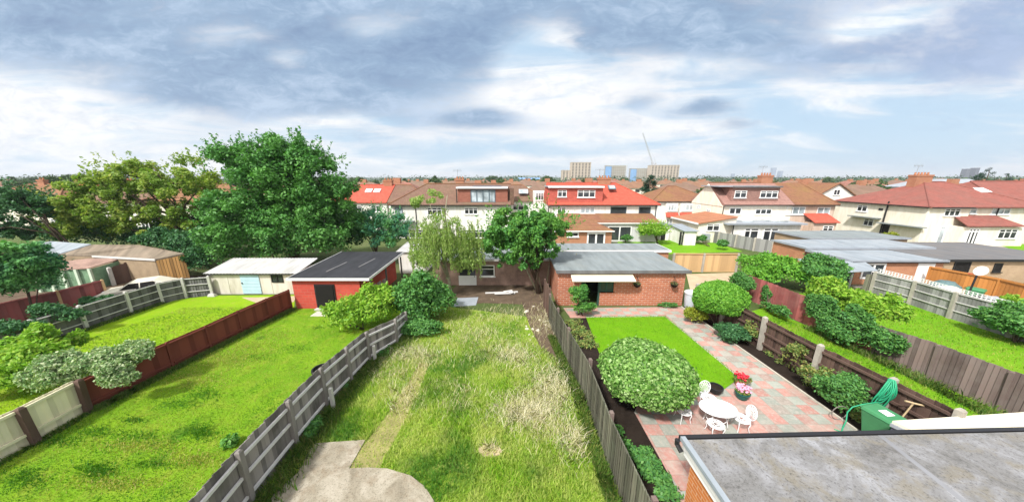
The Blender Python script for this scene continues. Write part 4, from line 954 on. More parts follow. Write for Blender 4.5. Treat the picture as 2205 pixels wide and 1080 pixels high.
# right garages
Y = 23.6
t = thing('brick_garage', (32, Y, 0), 'orange brick garage with pale roof, white french window and white door', 'garage')
xa, xb = AT(1828, 585, Y).x, AT(2026, 585, Y).x
flat_box(t, xa, xb, Y, 27.3, 0, 2.0, 'brickorange', 'felt_blue', 'leadgrey', ov=.15, rt=.12, slope=-.05)
window(t, ident(Y), AT(1857, 575, Y).x, AT(1906, 575, Y).x, .5, 1.85, 1, frame='frame', fw=.14, sill=False)
lean_door(t, AT(1970, 590, Y).x, AT(2006, 590, Y).x, .03, 1.85, Y, 'frame')
b = MB(); b.box(xa - .1, xb + .1, Y - .22, Y - .16, 1.9, 2.0); b.build('gutter', M['pipe'], t)
t = thing('garage', (28, 26, 0), 'low brick garage with pale blue flat roof behind the clipped hedge', 'garage')
flat_box(t, AT(1730, 560, 27.6).x, AT(1830, 560, 27.6).x + 7.5, 27.6, 31.2, 0, 2.15, 'brickorange', 'felt_blue', 'leadgrey', ov=.15, rt=.12)
t = thing('garage', (32, 32, 0), 'wide garage with slate grey flat roof before the cream houses', 'garage')
flat_box(t, AT(1742, 530, 32).x, AT(1950, 530, 32).x, 32, 36.5, 0, 2.2, 'stone', 'felt_grey', 'leadgrey', ov=.15, rt=.12)
t = thing('garage', (44, 31, 0), 'long stock brick garage block under a dark felt roof at the right', 'garage')
x0 = AT(2031, 580, Y).x
flat_box(t, x0, 47.5, Y + .3, 30.5, 0, 2.0, 'stone', 'felt_dark', None, ov=.2, rt=.13)
b = MB(); b.box(x0 - .2, 47.7, Y + .06, Y + .1, 1.94, 2.14); b.build('fascia', M['pipe'], t)
for a, c, z0, z1 in ((2064, 2100, .9, 1.9), (2152, 2170, 1.0, 1.75)):
    window(t, ident(Y + .3), AT(a, 575, Y).x, AT(c, 575, Y).x, z0, z1, 0, frame='pipe', glass='black', sill=True)
t = thing('carport', (26.5, 22.4, 0), 'low carport of pale sheeting over dark stored timber', 'carport')
b = MB(); b.hull([(24.6, 21.9, 1.5), (28.2, 21.9, 1.7), (28.9, 23.4, 1.95), (24.2, 24.6, 1.95)], [(24.6, 21.9, 1.55), (28.2, 21.9, 1.75), (28.9, 23.4, 2.0), (24.2, 24.6, 2.0)]); b.build('roof', M['felt_blue'], t)
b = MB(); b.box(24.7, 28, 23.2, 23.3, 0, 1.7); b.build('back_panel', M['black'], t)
for x in (24.8, 26.4, 28.0): b = MB(); b.box(x, x + .1, 21.98, 22.08, 0, 1.55); b.build('post', M['f_dark'], t)
b = MB()
for i in range(9): b.bar((27.2 + i * .08, 21.75, 0), (27.45 + i * .07, 21.9, 1.45), .07, .03)
tag(b.build('timber_stack', M['f_green']), 'bundle of grey green boards leaning by the carport and fence post', 'timber')

# left sheds
Y = 23.2
t = thing('workshop', (-33, 24, 0), 'long low workshop with mossy brown felt roof at the left', 'workshop')
pr = [G(126, 548, 2.35), G(200, 550, 2.2), G(335, 557.5, 2.1), G(396, 545, 2.35), G(300, 527, 3.0), G(200, 526, 3.0)]
b = MB(); b.hull([p - Vector((0, 0, .12)) for p in pr], pr); b.build('roof', M['felt_brown'], t)
pp = [p.copy() for p in pr]
c = sum(pp, Vector()) / 6
inn = [c + (p - c) * .96 for p in pp]
b = MB(); b.hull([Vector((p.x, p.y, 0)) for p in inn], [Vector((p.x, p.y, p.z - .13)) for p in inn]); b.build('wall', M['tan'], t)
A, B = pr[2], pr[3]; d = (B - A)
b = MB()
nb = 9
for i in range(nb):
    p = A + d * ((i + .1) / nb); q = A + d * ((i + .95) / nb); o = Vector((d.y, -d.x, 0)).normalized() * .04
    b.hull([Vector((p.x, p.y, 0)) + o, Vector((q.x, q.y, 0)) + o, Vector((q.x, q.y, 0)) + o * 1.9, Vector((p.x, p.y, 0)) + o * 1.9],
           [Vector((p.x, p.y, p.z - .14)) + o, Vector((q.x, q.y, q.z - .14)) + o, Vector((q.x, q.y, q.z - .14)) + o * 1.9, Vector((p.x, p.y, p.z - .14)) + o * 1.9])
b.build('cladding', M['planks'], t)
b = MB(); b.bar(pr[1] + Vector((0, -.05, -.06)), pr[2] + Vector((0, -.05, -.06)), .06, .16); b.build('fascia', M['f_rail'], t)
t = thing('workshop', (-40, 26, 0), 'workshop with pale grey sheet roof beside the mossy one', 'workshop')
pr2 = [G(40, 552, 2.6), G(124, 547, 2.4), G(196, 525, 3.05), G(110, 519, 3.1), G(40, 530, 3.0)]
b = MB(); b.hull([p - Vector((0, 0, .1)) for p in pr2], pr2); b.build('roof', M['felt_blue'], t)
c = sum(pr2, Vector()) / 5; inn = [c + (p - c) * .94 for p in pr2]
b = MB(); b.hull([Vector((p.x, p.y, 0)) for p in inn], [Vector((p.x, p.y, p.z - .11)) for p in inn]); b.build('wall', M['oldwall'], t)
t = thing('greenhouse', (-33, 21, 0), 'green meshed lean to with white posts and a rusty sheet roof', 'lean to')
pr3 = [G(70, 583, 1.75), G(190, 577, 1.75), G(262, 556, 1.95), G(190, 556, 2.2), G(95, 568, 2.2)]
b = MB(); b.hull([p - Vector((0, 0, .05)) for p in pr3], pr3); b.build('roof', M['oldwall'], t)
A, B = pr3[0], pr3[1]
b = MB(); b.hull([(A.x, A.y + .1, 0), (B.x, B.y + .1, 0), (B.x, B.y + .16, 0), (A.x, A.y + .16, 0)], [(A.x, A.y + .1, 1.68), (B.x, B.y + .1, 1.68), (B.x, B.y + .16, 1.68), (A.x, A.y + .16, 1.68)]); b.build('mesh_panel', M['polyg'], t)
A2, B2 = pr3[1], pr3[2]
b = MB(); b.hull([(A2.x + .1, A2.y + .1, 0), (B2.x, B2.y, 0), (B2.x, B2.y + .06, 0), (A2.x + .1, A2.y + .16, 0)], [(A2.x + .1, A2.y + .1, 1.68), (B2.x, B2.y, 1.8), (B2.x, B2.y + .06, 1.8), (A2.x + .1, A2.y + .16, 1.68)]); b.build('mesh_panel', M['polyg'], t)
for i in range(5):
    p = A.lerp(B, i / 4); b = MB(); b.box(p.x - .1, p.x + .1, p.y - .04, p.y + .08, 0, 1.69); b.build('post', M['gframe'], t)
# ------------------------------------------------------------------ cream car by the left fence
cc = G(306, 622); t = thing('parked_car', (-29, 20, 0), 'cream hatchback parked behind the dark grey fence', 'car')
Mc = Matrix.Translation((-27.2, 20.6, 0)) @ Matrix.Rotation(R(32), 4, 'Z') @ Matrix.Translation((0, -.82, 0))
prof = [(-2.0, .35), (-2.02, .75), (-1.75, .92), (-.95, .98), (-.35, 1.42), (.9, 1.45), (1.75, 1.05), (1.98, .95), (2.0, .4)]
b = MB(Mc); n = len(prof)
def inset(z): return .0 if z < 1.0 else .18
L_ = [(x, inset(z), z) for x, z in prof]; R_ = [(x, 1.64 - inset(z), z) for x, z in prof]
b.add(L_ + R_, [tuple(range(n)), tuple(range(n, 2 * n))[::-1]] + [(i, n + i, n + (i + 1) % n, (i + 1) % n) for i in range(n)])
b.build('body', M['carpaint'], t, bevel=.04)
b = MB(Mc); b.add([(-.93, .2, 1.01), (-.93, 1.44, 1.01), (-.4, 1.38, 1.41), (-.4, .26, 1.41)], [(0, 1, 2, 3)]); 
b.v = [tuple(Vector(v) + Vector((0, 0, .02))) for v in b.v]; b.build('windscreen', M['lightglass'], t)
for s in (0, 1):
    yy = -.012 if s == 0 else 1.652
    def yi(z): return (.0 + .18 * min(1, max(0, (z - .98) / .42))) - .012 if s == 0 else 1.64 - .18 * min(1, max(0, (z - .98) / .42)) + .012
    for a in (((-.8, 1.02), (.15, 1.02), (.15, 1.38), (-.33, 1.38)), ((.22, 1.02), (1.35, 1.05), (.85, 1.4), (.22, 1.38))):
        b = MB(Mc); b.add([(x, yi(z), z) for x, z in a], [(0, 1, 2, 3)]); b.build('side_window', M['black'], t)
for x in (-1.25, 1.25):
    for y in (.08, 1.56):
        b = MB(Mc @ Matrix.Translation((x, y, .31)) @ Matrix.Rotation(R(90), 4, 'X')); b.lathe([(.2, -.1), (.31, -.1), (.31, .1), (.2, .1)], n=18); w = b.build('wheel', M['rubber'], t)
        b = MB(Mc @ Matrix.Translation((x, y, .31)) @ Matrix.Rotation(R(90), 4, 'X')); b.lathe([(.19, -.105), (.19, .105)], n=14); b.build('rim', M['leadgrey'], w)
for y in (.3, 1.34):
    b = MB(Mc); b.box(-2.05, -2.0, y - .18, y + .18, .62, .78); b.build('headlight', M['lightglass'], t)
# tarpaulin heap by the grey fence end
rr = random.Random(3); c = G(415, 594) 
b = MB(); b.lathe([(.7, 0), (.75, .4), (.55, .75), (.3, .95), (.05, 1.0)], (-24.1, 22.2, 0), 9, 1.3)
b.v = [(x + rr.uniform(-.1, .1), y + rr.uniform(-.1, .1), z + rr.uniform(-.08, .08) * (z > .1)) for x, y, z in b.v]
tag(b.build('covered_heap', M['gframe']), 'heap under pale green sheeting at the end of the dark fence', 'heap')
# ------------------------------------------------------------------ the houses behind the gardens (rear fronts face the viewer)
HY = 43.5
def X(px, py, Y): return AT(px, py, Y).x
def Z(px, py, Y): return AT(px, py, Y).z
def wpx(parent, x0, y0, x1, y1, Y, mull=1, trans=0.0, off=0.0, **kw):
    a, c = AT(x0, y0, Y), AT(x1, y1, Y)
    return window(parent, ident(Y - off), a.x, c.x, c.z, a.z, mull, trans, **kw)
def body(t, x0, x1, y0, y1, z1, mat, name='wall'):
    b = MB(); b.box(x0, x1, y0, y1, 0, z1); return b.build(name, M[mat], t)
def dormer(t, x0, x1, y0, y1, z0, z1, mat, fas='fascia', slab='leadgrey', ov=.25):
    b = MB(); b.box(x0, x1, y0, y1, z0, z1); d = b.build('dormer', M[mat], t)
    b = MB(); b.box(x0 - ov, x1 + ov * .3, y0 - .3, y1, z1 + .003, z1 + .16); b.build('dormer_roof', M[slab], d)
    if fas: b = MB(); b.box(x0 - ov, x1 + ov * .3, y0 - .34, y0 - .303, z1 - .06, z1 + .17); b.build('fascia', M[fas], d)
    return d
def pipe(t, x, y, z0, z1, r=.06, name='drainpipe'):
    b = MB(); b.tube([(x, y, z0), (x, y, z1)], r, 7); b.build(name, M['pipe'], t)
def gutter(t, x0, x1, y, z, mat='pipe'):
    b = MB(); b.box(x0, x1, y - .1, y, z - .06, z + .06); b.build('gutter', M[mat], t)
Y = HY
# --- house pair with the red tiled loft
t = thing('house', (10, Y, 0), 'white semi detached pair with bright red roof and red tiled loft dormer', 'house')
xa, xm, xb = X(1182, 450, Y), X(1297, 450, Y), X(1420, 450, Y)
body(t, xa, xb - .3, Y, Y + 8.6, 4.93, 'white')
rx = X(1325, 393, Y + 4.3)
ro = hip_roof(t, xa, xb - .3, Y, Y + 8.6, 4.98, 7.95, 't_red', 0, 1, ridge=(xa, rx))
d = dormer(t, xa + .05, xm, Y + .25, Y + 5.2, 5.12, 7.42, 't_redh')
D = Y + .25
wpx(d, 1201, 409, 1220, 424, D, 1, .72); wpx(d, 1244, 409, 1281, 425, D, 2, .72)
b = MB(); s = AT(1317, 405, Y + 2.4); b.M = Matrix.Translation(s) @ Matrix.Rotation(R(33), 4, 'X'); b.box(-.55, .55, -.5, .5, .1, .2); sk = b.build('skylight', M['frame_grey'], ro)
b = MB(); b.M = Matrix.Translation(s) @ Matrix.Rotation(R(33), 4, 'X'); b.box(-.43, .43, -.38, .38, .203, .215); b.build('pane', M['glass_pale'], sk)
chimney(ro, X(1300, 385, Y + 4.5), Y + 4.4, 7.2, 8.75, 1.9, .9, 4)
wpx(t, 1200, 446, 1218, 460, Y, 1, .7, frame='frame', splits=(.5,)); wpx(t, 1250, 446, 1280, 459, Y, 2, .7, glass='glass_pale')
wpx(t, 1315, 445, 1348, 461, Y, 0, frame='frame_grey'); wpx(t, 1376, 445, 1400, 461, Y, 0, frame='frame_grey')
gutter(t, xa, xb, Y - .3, 4.88); pipe(t, xa - .1, Y - .1, 0, 4.8); pipe(t, xb - .55, Y - .1, 2.5, 4.8)
# lean-to tiled roof over the ground floor of the pair
yl = Y - 2.6; xl0, xl1 = X(1205, 475, yl), X(1421, 475, yl)
b = MB(); b.hull([(xl0, yl - .2, 2.62), (xl1, yl - .2, 2.62), (xl1, Y - .005, 3.55), (xl0, Y - .005, 3.55)], [(xl0, yl - .2, 2.76), (xl1, yl - .2, 2.76), (xl1, Y - .005, 3.7), (xl0, Y - .005, 3.7)]); b.build('lean_to_roof', M['t_rust'], t)
xs = X(1310, 490, yl)
body(t, X(1297, 490, yl), xl1 - .2, yl, Y - .01, 2.6, 'pale', 'extension_wall')
window(t, ident(yl), X(1309, 495, yl), X(1360, 495, yl), .12, 2.25, 1, 0, fw=.14, name='patio_door', sill=False)
wpx(t, 1376, 483, 1413, 497, yl, 0, .0, frame='frame', glass='glass')
gutter(t, xl0, xl1, yl - .22, 2.66, 'frame')
# brick extension with tan hipped roof
ye = 36.6; xe0, xe1 = X(1165, 500, ye), X(1318, 500, ye)
body(t, xe0, xe1, ye, yl - .01, 2.35, 'brickorange', 'extension_wall')
b = MB(); v = [(xe0 - .2, ye - .25, 2.35), (xe1 + .25, ye - .25, 2.35), (xe1 + .25, yl - .3, 2.35), (xe0 - .2, yl - .3, 2.35), (xe0 - .2, ye + 2.6, 3.1), (xe1 - 1.8, ye + 2.6, 3.1), (xe1 - 1.8, yl - .3, 3.1), (xe0 - .2, yl - .3, 3.1)]
b.add(v, [(3, 2, 1, 0), (0, 1, 5, 4), (1, 2, 6, 5), (4, 5, 6, 7), (2, 3, 7, 6), (3, 0, 4, 7)]); b.build('extension_roof', M['t_rust'], t)
window(t, ident(ye), X(1264, 510, ye), X(1303, 510, ye), .06, 2.1, 1, 0, fw=.2, name='french_door', sill=False)
wpx(t, 1222, 497, 1246, 510, ye, 0, .7, fw=.14)
gutter(t, xe0, xe1 + .2, ye - .27, 2.3, 'frame')
# side garage between the pair and the cream house
t = thing('outbuilding', (19.5, 42, 0), 'small white outbuilding with grey lid beside the white pair', 'outbuilding')
flat_box(t, X(1424, 490, 42), X(1443, 490, 42), 42, 46, 0, 2.2, 'white', 'felt_grey', None, ov=.15, rt=.1)
lean_door(t, X(1425, 490, 42), X(1430, 490, 42) + .3, .02, 1.9, 42, 'pipe')

# --- left white house pair with brick dormer
t = thing('house', (-7, Y, 0), 'white house pair with brick tiled dormer and grey framed wide window', 'house')
xa, xb = X(842, 450, Y), X(1098, 450, Y)
body(t, xa, xb, Y, Y + 8.6, 4.93, 'white')
ro = hip_roof(t, xa, xb, Y, Y + 8.6, 4.98, 7.85, 't_brown', 1, 0)
x0, x1 = X(985, 420, Y), X(1093, 420, Y)
d = dormer(t, x0, x1, Y + .25, Y + 5.2, 5.12, 7.32, 't_brickh', 'fascia', 'leadgrey', .15)
wpx(d, 1013, 408, 1067, 436, Y + .25, 3, .85, frame='frame_grey', glass='glass_pale', fw=.13)
b = MB(); b.box(x0 + 2, x1 - 1, Y + 1.5, Y + 3.5, 7.5, 7.58); b.build('solar_panel', M['darkblue'], d)
chimney(ro, X(990, 395, Y + 5), Y + 5.4, 7.2, 8.6, 1.3, .8, 3)
b = MB(); b.box(xb - .02, xb + .6, Y + .3, Y + 8.3, 4.9, 7.3); b.build('party_parapet', M['t_brown'], t)
wpx(t, 1000, 447, 1029, 461, Y, 2, .72); wpx(t, 920, 447, 952, 463, Y, 2, .7); wpx(t, 850, 446, 868, 465, Y, 1, .7, frame='frame_grey', glass='glass_pale')
wpx(t, 990, 494, 1045, 512, Y, 3, .7); wpx(t, 880, 494, 925, 512, Y, 2, .7)
gutter(t, xa, xb, Y - .32, 4.88); pipe(t, X(895, 450, Y), Y - .08, 0, 4.8); pipe(t, x0 - .15, Y + .12, 5.0, 7.2)
b = MB(); b.box(X(850, 478, Y), X(893, 478, Y), Y - 1.0, Y - .005, 2.5, 2.66); b.build('canopy', M['felt_grey'], t)
# --- house behind on the left: red roof with skylights, then a brown hip
t = thing('house', (-24, 51, 0), 'house with orange red roof and two skylights behind the great tree', 'house')
Y2 = 51; xa, xb = X(700, 436, Y2), X(832, 436, Y2)
body(t, xa, xb, Y2, Y2 + 8.6, 4.7, 'white'); ro = hip_roof(t, xa, xb, Y2, Y2 + 8.6, 4.75, 7.55, 't_red', 1, 0)
for i, px in enumerate((795, 813)):
    s = AT(px, 412, Y2 + 2.6); b = MB(Matrix.Translation((s.x, s.y, s.z)) @ Matrix.Rotation(R(32), 4, 'X')); b.box(-.55, .55, -.5, .5, -.1, .25); sk = b.build('skylight', M['frame'], ro)
    b = MB(Matrix.Translation((s.x, s.y, s.z)) @ Matrix.Rotation(R(32), 4, 'X')); b.box(-.42, .42, -.4, .4, .253, .262); b.build('pane', M['glass_pale'], sk)
chimney(ro, X(835, 395, Y2 + 4), Y2 + 4.3, 7, 8.4, 1.5, .8, 3)
for px in (720, 760, 800): wpx(t, px, 442, px + 20, 456, Y2, 1, .7)
t = thing('house', (-17, 51, 0), 'pale house with grey brown hipped roof beside the orange red roof', 'house')
xa2, xb2 = X(836, 436, Y2), X(925, 436, Y2)
body(t, xa2, xb2, Y2 + .05, Y2 + 8.65, 4.7, 'white'); hip_roof(t, xa2, xb2, Y2 + .05, Y2 + 8.65, 4.75, 7.5, 't_brown', 0, 1)
# --- house seen in the gap between the two pairs
t = thing('house', (2, 52, 0), 'brown roofed house with white bay seen in the gap between the white pairs', 'house')
Y3 = 52; xa, xb = X(1098, 440, Y3), X(1176, 440, Y3)
body(t, xa, xb, Y3, Y3 + 8, 4.85, 'white'); ro = hip_roof(t, xa, xb, Y3, Y3 + 8, 4.9, 7.5, 't_brown', 0, 1)
xw0, xw1 = X(1148, 430, Y3), X(1172, 430, Y3)
b = MB(); b.box(xw0, xw1, Y3 - 1.5, Y3 + 1, 0, 6.6); b.build('bay', M['white'], t)
window(t, ident(Y3 - 1.5), xw0 + .3, xw1 - .3, 5.1, 6.3, 2, .7); window(t, ident(Y3), xa + .5, xa + 3.3, 3.3, 4.3, 2, .7)
s = AT(1127, 413, Y3 + 1.2); b = MB(Matrix.Translation(s) @ Matrix.Rotation(R(33), 4, 'X')); b.box(-.8, .8, -.6, .6, .0, .15); b.build('skylight', M['glass_pale'], ro)

# --- house on the road beyond, between white pair and cream house
t = thing('house', (22, 51, 0), 'white house with rust brown hipped roof and red bay roofs beyond the gap', 'house')
Y4 = 51.5; xa, xb = X(1405, 434, Y4), X(1512, 434, Y4)
body(t, xa, xb, Y4, Y4 + 9, 4.85, 'white'); ro = hip_roof(t, xa, xb + 2, Y4, Y4 + 9, 4.9, 7.3, 't_rust', 1, 1)
for a, c in ((1432, 1456), (1462, 1490)):
    x0, x1 = X(a, 440, Y4), X(c, 440, Y4)
    b = MB(); b.box(x0, x1, Y4 - .7, Y4 - .005, 0, 4.55); by = b.build('bay', M['white'], t)
    window(by, ident(Y4 - .7), x0 + .2, x1 - .2, 3.3, 4.4, 2, .7, glass='glass_pale'); window(by, ident(Y4 - .7), x0 + .2, x1 - .2, .8, 1.9, 2, .7, glass='glass_pale')
    b = MB(); b.hull([(x0 - .1, Y4 - 1.25, 2.25), (x1 + .1, Y4 - 1.25, 2.25), (x1 + .1, Y4 - .705, 2.9), (x0 - .1, Y4 - .705, 2.9)], [(x0 - .1, Y4 - 1.25, 2.35), (x1 + .1, Y4 - 1.25, 2.35), (x1 + .1, Y4 - .705, 3.05), (x0 - .1, Y4 - .705, 3.05)]); b.build('bay_roof', M['t_red'], by)
gutter(t, xa, xb, Y4 - .32, 4.8)

# --- cream gable house pair
t = thing('house', (38, Y, 0), 'cream pair with big blank gable, mauve tiled dormer and pink rendered half', 'house')
xa, xm, xb = X(1557, 442, Y), X(1707, 442, Y), X(1803, 442, Y); yb = Y + 7.8
body(t, xa, xm, Y, yb, 4.93, 'cream'); body(t, xm + .003, xb - .2, Y + .02, yb, 4.93, 'pinkish')
b = MB(); b.add([(xa - .07, Y - .02, 4.7), (xa - .07, yb + .02, 4.7), (xa - .07, Y + 3.9, 7.9), (xa - .025, Y - .02, 4.7), (xa - .025, yb + .02, 4.7), (xa - .025, Y + 3.9, 7.9)], [(0, 2, 1), (3, 4, 5), (0, 3, 5, 2), (1, 2, 5, 4), (0, 1, 4, 3)]); b.build('gable', M['cream'], t)
rr_ = X(1715, 395, Y + 3.9)
ro = hip_roof(t, xa + .1, xm, Y, yb, 5.0, 8.0, 't_pink', 0, 0, ridge=(xa, xm))
# rust half: slopes from the party line to the hip
ov = .3; v = [(xm + .01, Y - ov, 5.0), (xb + .1, Y - ov, 5.0), (xb + .1, yb + ov, 5.0), (xm + .01, yb + ov, 5.0), (xm + .01, Y + 3.9, 8.0), (rr_ + .5, Y + 3.9, 8.0)]
b = MB(); b.add(v + [(x, y, z - .14) for x, y, z in v[:4]], [(0, 1, 5, 4), (2, 3, 4, 5), (1, 2, 5), (0, 4, 3), (6, 7, 1, 0), (7, 8, 2, 1), (8, 9, 3, 2), (9, 6, 0, 3), (9, 8, 7, 6)]); ro2 = b.build('roof', M['t_rust'], t)
c = MB(); c.tube([(xb + .1, Y - ov, 5.02), (rr_ + .5, Y + 3.9, 8.02)], .1, 6); c.build('ridge_cap', M['t_rust'], ro2)
x0, x1 = X(1576, 420, Y + .25), X(1678, 420, Y + .25)
d = dormer(t, x0, x1, Y + .3, Y + 5, 5.1, 7.45, 't_pink', 'felt_dark', 'leadgrey', .25)
b = MB(); b.box(x0 - 1.7, x0 - .255, Y + .6, Y + 5, 7.47, 7.6); b.build('dormer_roof', M['leadgrey'], d)
wpx(d, 1583, 410, 1606, 426, Y + .3, 1, .72); wpx(d, 1638, 411, 1673, 426, Y + .3, 2, .72)
chimney(ro, X(1650, 390, Y + 3.9), Y + 4.2, 7.5, 9.15, 1.7, .9, 4)
wpx(t, 1571, 447, 1595, 461, Y, 1, 0, splits=(.5,), fw=.12); wpx(t, 1627, 450, 1660, 461, Y, 2, 0)
wpx(t, 1695, 445, 1731, 462, Y + .02, 2, .0, glass='glass_pale'); wpx(t, 1761, 446, 1785, 461, Y + .02, 1, 0, glass='glass_pale')
gutter(t, xa, xb, Y - .32, 4.9); pipe(t, xa + .08, Y - .08, 2.6, 4.8)
# gable side little windows
Mg = frameM((xa, Y + 8, 0), -math.pi / 2)
for yy, z in ((2.0, 3.2), (4.6, 2.7)): window(t, Mg, yy, yy + .8, z + .6, z + 1.3, 1, glass='glass_pale', sill=False, fw=.07)
# ground floor extension with slate roof
yx = 40.0; x0, x1 = X(1578, 500, yx), X(1722, 500, yx)
body(t, x0, x1, yx, Y - .01, 2.6, 'white', 'extension_wall')
b = MB(); b.box(x0 - 1.2, x1 + .35, yx - .5, Y - .01, 2.603, 2.8); er = b.build('extension_roof', M['leadgrey'], t)
for a, c in ((1592, 1618), (1655, 1690)):
    b = MB(); b.box(X(a, 478, 41.5), X(c, 478, 41.5), 41, 42.4, 2.803, 2.93); b.build('skylight', M['glass_pale'], er)
window(t, ident(yx), X(1602, 500, yx), X(1634, 500, yx), .05, 2.15, 1, .8, name='french_door', sill=False, splits=(.42,), fw=.16)
window(t, ident(yx), X(1643, 500, yx), X(1676, 500, yx), .05, 2.15, 1, .8, name='french_door', sill=False, fw=.16)
pipe(t, x0 - .1, yx - .1, 0, 2.6)
# red lean-to on the pink half
yl = 42.2; x0, x1 = X(1752, 480, yl), X(1805, 480, yl)
body(t, x0, x1 - .2, yl, Y - .01, 2.55, 'pinkish', 'extension_wall')
b = MB(); b.hull([(x0 - .1, yl - .3, 2.5), (x1, yl - .3, 2.5), (x1 - .5, Y, 3.6), (x0 - .5, Y, 3.6)], [(x0 - .1, yl - .3, 2.6), (x1, yl - .3, 2.6), (x1 - .5, Y, 3.72), (x0 - .5, Y, 3.72)]); b.build('lean_to_roof', M['t_red'], t)
window(t, ident(yl), X(1772, 490, yl), X(1794, 490, yl), 1.0, 2.1, 1, .7)
# orange roofed annex against the gable
t = thing('annex', (28, 43, 0), 'single storey cream annex with sloping orange tiled roof below the gable', 'annex')
xl_, xr_ = 25.6, xa - .02; ya, yz = 40.4, 47.2
b = MB(); b.hull([(xl_, ya, 0), (xr_, ya, 0), (xr_, yz, 0), (xl_, yz, 0)], [(xl_, ya, 2.6), (xr_, ya, 3.45), (xr_, yz, 3.45), (xl_, yz, 2.6)]); b.build('wall', M['cream'], t)
b = MB(); q = .25; b.hull([(xl_ - q, ya - q, 2.6), (xr_, ya - q, 3.48), (xr_, yz, 3.48), (xl_ - q, yz, 2.6)], [(xl_ - q, ya - q, 2.74), (xr_, ya - q, 3.62), (xr_, yz, 3.62), (xl_ - q, yz, 2.74)]); ro = b.build('roof', M['t_rust'], t)
M['t_rust2'] = m_tiles('orange roof tiles', (.40, .17, .095), (.3, .2, .1), .2); ro.data.materials[0] = M['t_rust2']
b = MB(); b.box(xl_ - q - .1, xl_ - q, ya - q, yz, 2.55, 2.75); b.build('gutter', M['fascia'], t)
wpx(t, 1523, 482, 1548, 497, ya, 1, .75)
b = MB(); b.box(xl_ + .6, xl_ + 1.5, ya - .5, ya - .03, .5, 1.3); b.build('aircon_unit', M['leadgrey'], t)
t = thing('garden_shed', (22.5, 38, 0), 'white lean to shed with glazed sides by the bright far lawn', 'shed')
flat_box(t, X(1474, 505, 38.6), X(1500, 505, 38.6), 38.6, 42.5, 0, 1.9, 'white', 'felt_blue', None, ov=.2, rt=.08, slope=.3)
for px in (1464, 1470): b = MB(); x = X(px, 505, 38.8); b.box(x, x + .22, 38.75, 38.85, 0, 1.8); b.build('post', M['pipe'], t)
b = MB(); b.box(X(1440, 495, 44), X(1466, 495, 44), 44, 44.15, 0, 2.1)
tag(b.build('timber_gate', M['f_dark']), 'dark timber screen closing the side passage beside the white pair', 'gate')

# --- red roofed cream houses on the right
t = thing('house', (62, 40, 0), 'cream house with weathered red hipped roof and long blank flank', 'house')
Yr = 39.8; xa = 55.5; xm_ = X(2092, 444, Yr); ybk = 51.5
body(t, xa, xm_, Yr, ybk, 4.93, 'cream')
ro = hip_roof(t, xa, xm_ + 9.5, Yr, ybk, 5.0, 8.15, 't_oldred', 1, 1, ridge=(xa + 6.2, xm_ + 3.5))
chimney(ro, xm_ + .3, Yr + 6.2, 7.4, 9.2, 2.4, 1.0, 5)
wpx(t, 2036, 449, 2064, 465, Yr, 2, .72); window(t, ident(Yr), X(2020, 500, Yr), X(2048, 500, Yr), .05, 2.4, 1, .82, name='french_door', sill=False, glass='glass_pale', fw=.16)
Mf = frameM((xa, ybk, 0), -math.pi / 2)      # flank: local x runs from the back corner towards the viewer
def flank_x(px, py): d = ray(px, py); return ybk - d.y * (xa / d.x)
def flank_z(px, py): d = ray(px, py); return CAMH + d.z * (xa / d.x)
def fwin(x0, y0, x1, y1, mull, trans=0.0, **kw): window(t, Mf, flank_x(x0, y0), flank_x(x1, y1), flank_z(x1, y1), flank_z(x0, y0), mull, trans, **kw)
fwin(1848, 441, 1866, 456, 1, .72); fwin(1862, 470, 1879, 487, 1, .72); fwin(1893, 448, 1901, 453, 0, frame='pipe', sill=False)
for (a, b0), (c, d0) in (((1836, 463), (1898, 471)), ((1898, 480), (1997, 489))):
    u0, u1 = flank_x(a, b0), flank_x(c, d0); z = (flank_z(a, b0) + flank_z(c, d0)) / 2
    b = MB(Mf); b.box(u0, u1, -.9, -.005, z - .06, z + .06); b.build('canopy', M['felt_grey'], t)
b = MB(); ypx = ybk - flank_x(1905, 470); b.tube([(xa - .1, ypx, 0), (xa - .1, ypx, 5.4)], .09, 7); b.build('drainpipe', M['pipe'], t)
b = MB(Mf); u0 = flank_x(1900, 492); b.box(u0, u0 + .8, -.03, -.004, .4, 2.1); b.build('door', M['pipe'], t)
b = MB(); b.box(xa - .42, xa - .32, Yr - .3, ybk, 4.84, 4.98); b.build('gutter', M['pipe'], t)
gutter(t, xa, xm_, Yr - .34, 4.88)
t = thing('house', (70, 40, 0), 'right hand cream house with red tiled ground floor roof and skylight', 'house')
xe = xm_ + 14
body(t, xm_ + .003, xe, Yr + .25, ybk, 4.93, 'cream')
ro = hip_roof(t, xm_ + 5.5, xe + 8, Yr + .25, ybk + .4, 5.01, 8.25, 't_oldred', 1, 1, ridge=(xm_ + 8, xe + 3))
s = AT(2113, 411, Yr + 3.6); b = MB(Matrix.Translation((s.x, s.y, s.z)) @ Matrix.Rotation(R(28), 4, 'X')); b.box(-.7, .7, -.6, .6, -.3, .2); b.build('skylight', M['frame'], ro)
wpx(t, 2137, 448, 2172, 462, Yr + .25, 2, .72, glass='glass_pale'); wpx(t, 2090, 448, 2101, 460, Yr + .25, 0, .7, glass='glass_pale')
yl = 38.2; x0, x1 = X(2078, 480, yl), X(2202, 480, yl)
body(t, x0 + .3, x1 + 1, yl, Yr + .24, 2.5, 'cream', 'extension_wall')
b = MB(); b.hull([(x0, yl - .35, 2.6), (x1, yl - .35, 2.6), (x1 - 1, Yr + .2, 3.7), (x0 + .8, Yr + .2, 3.7)], [(x0, yl - .35, 2.72), (x1, yl - .35, 2.72), (x1 - 1, Yr + .2, 3.85), (x0 + .8, Yr + .2, 3.85)]); b.build('lean_to_roof', M['t_oldred'], t)
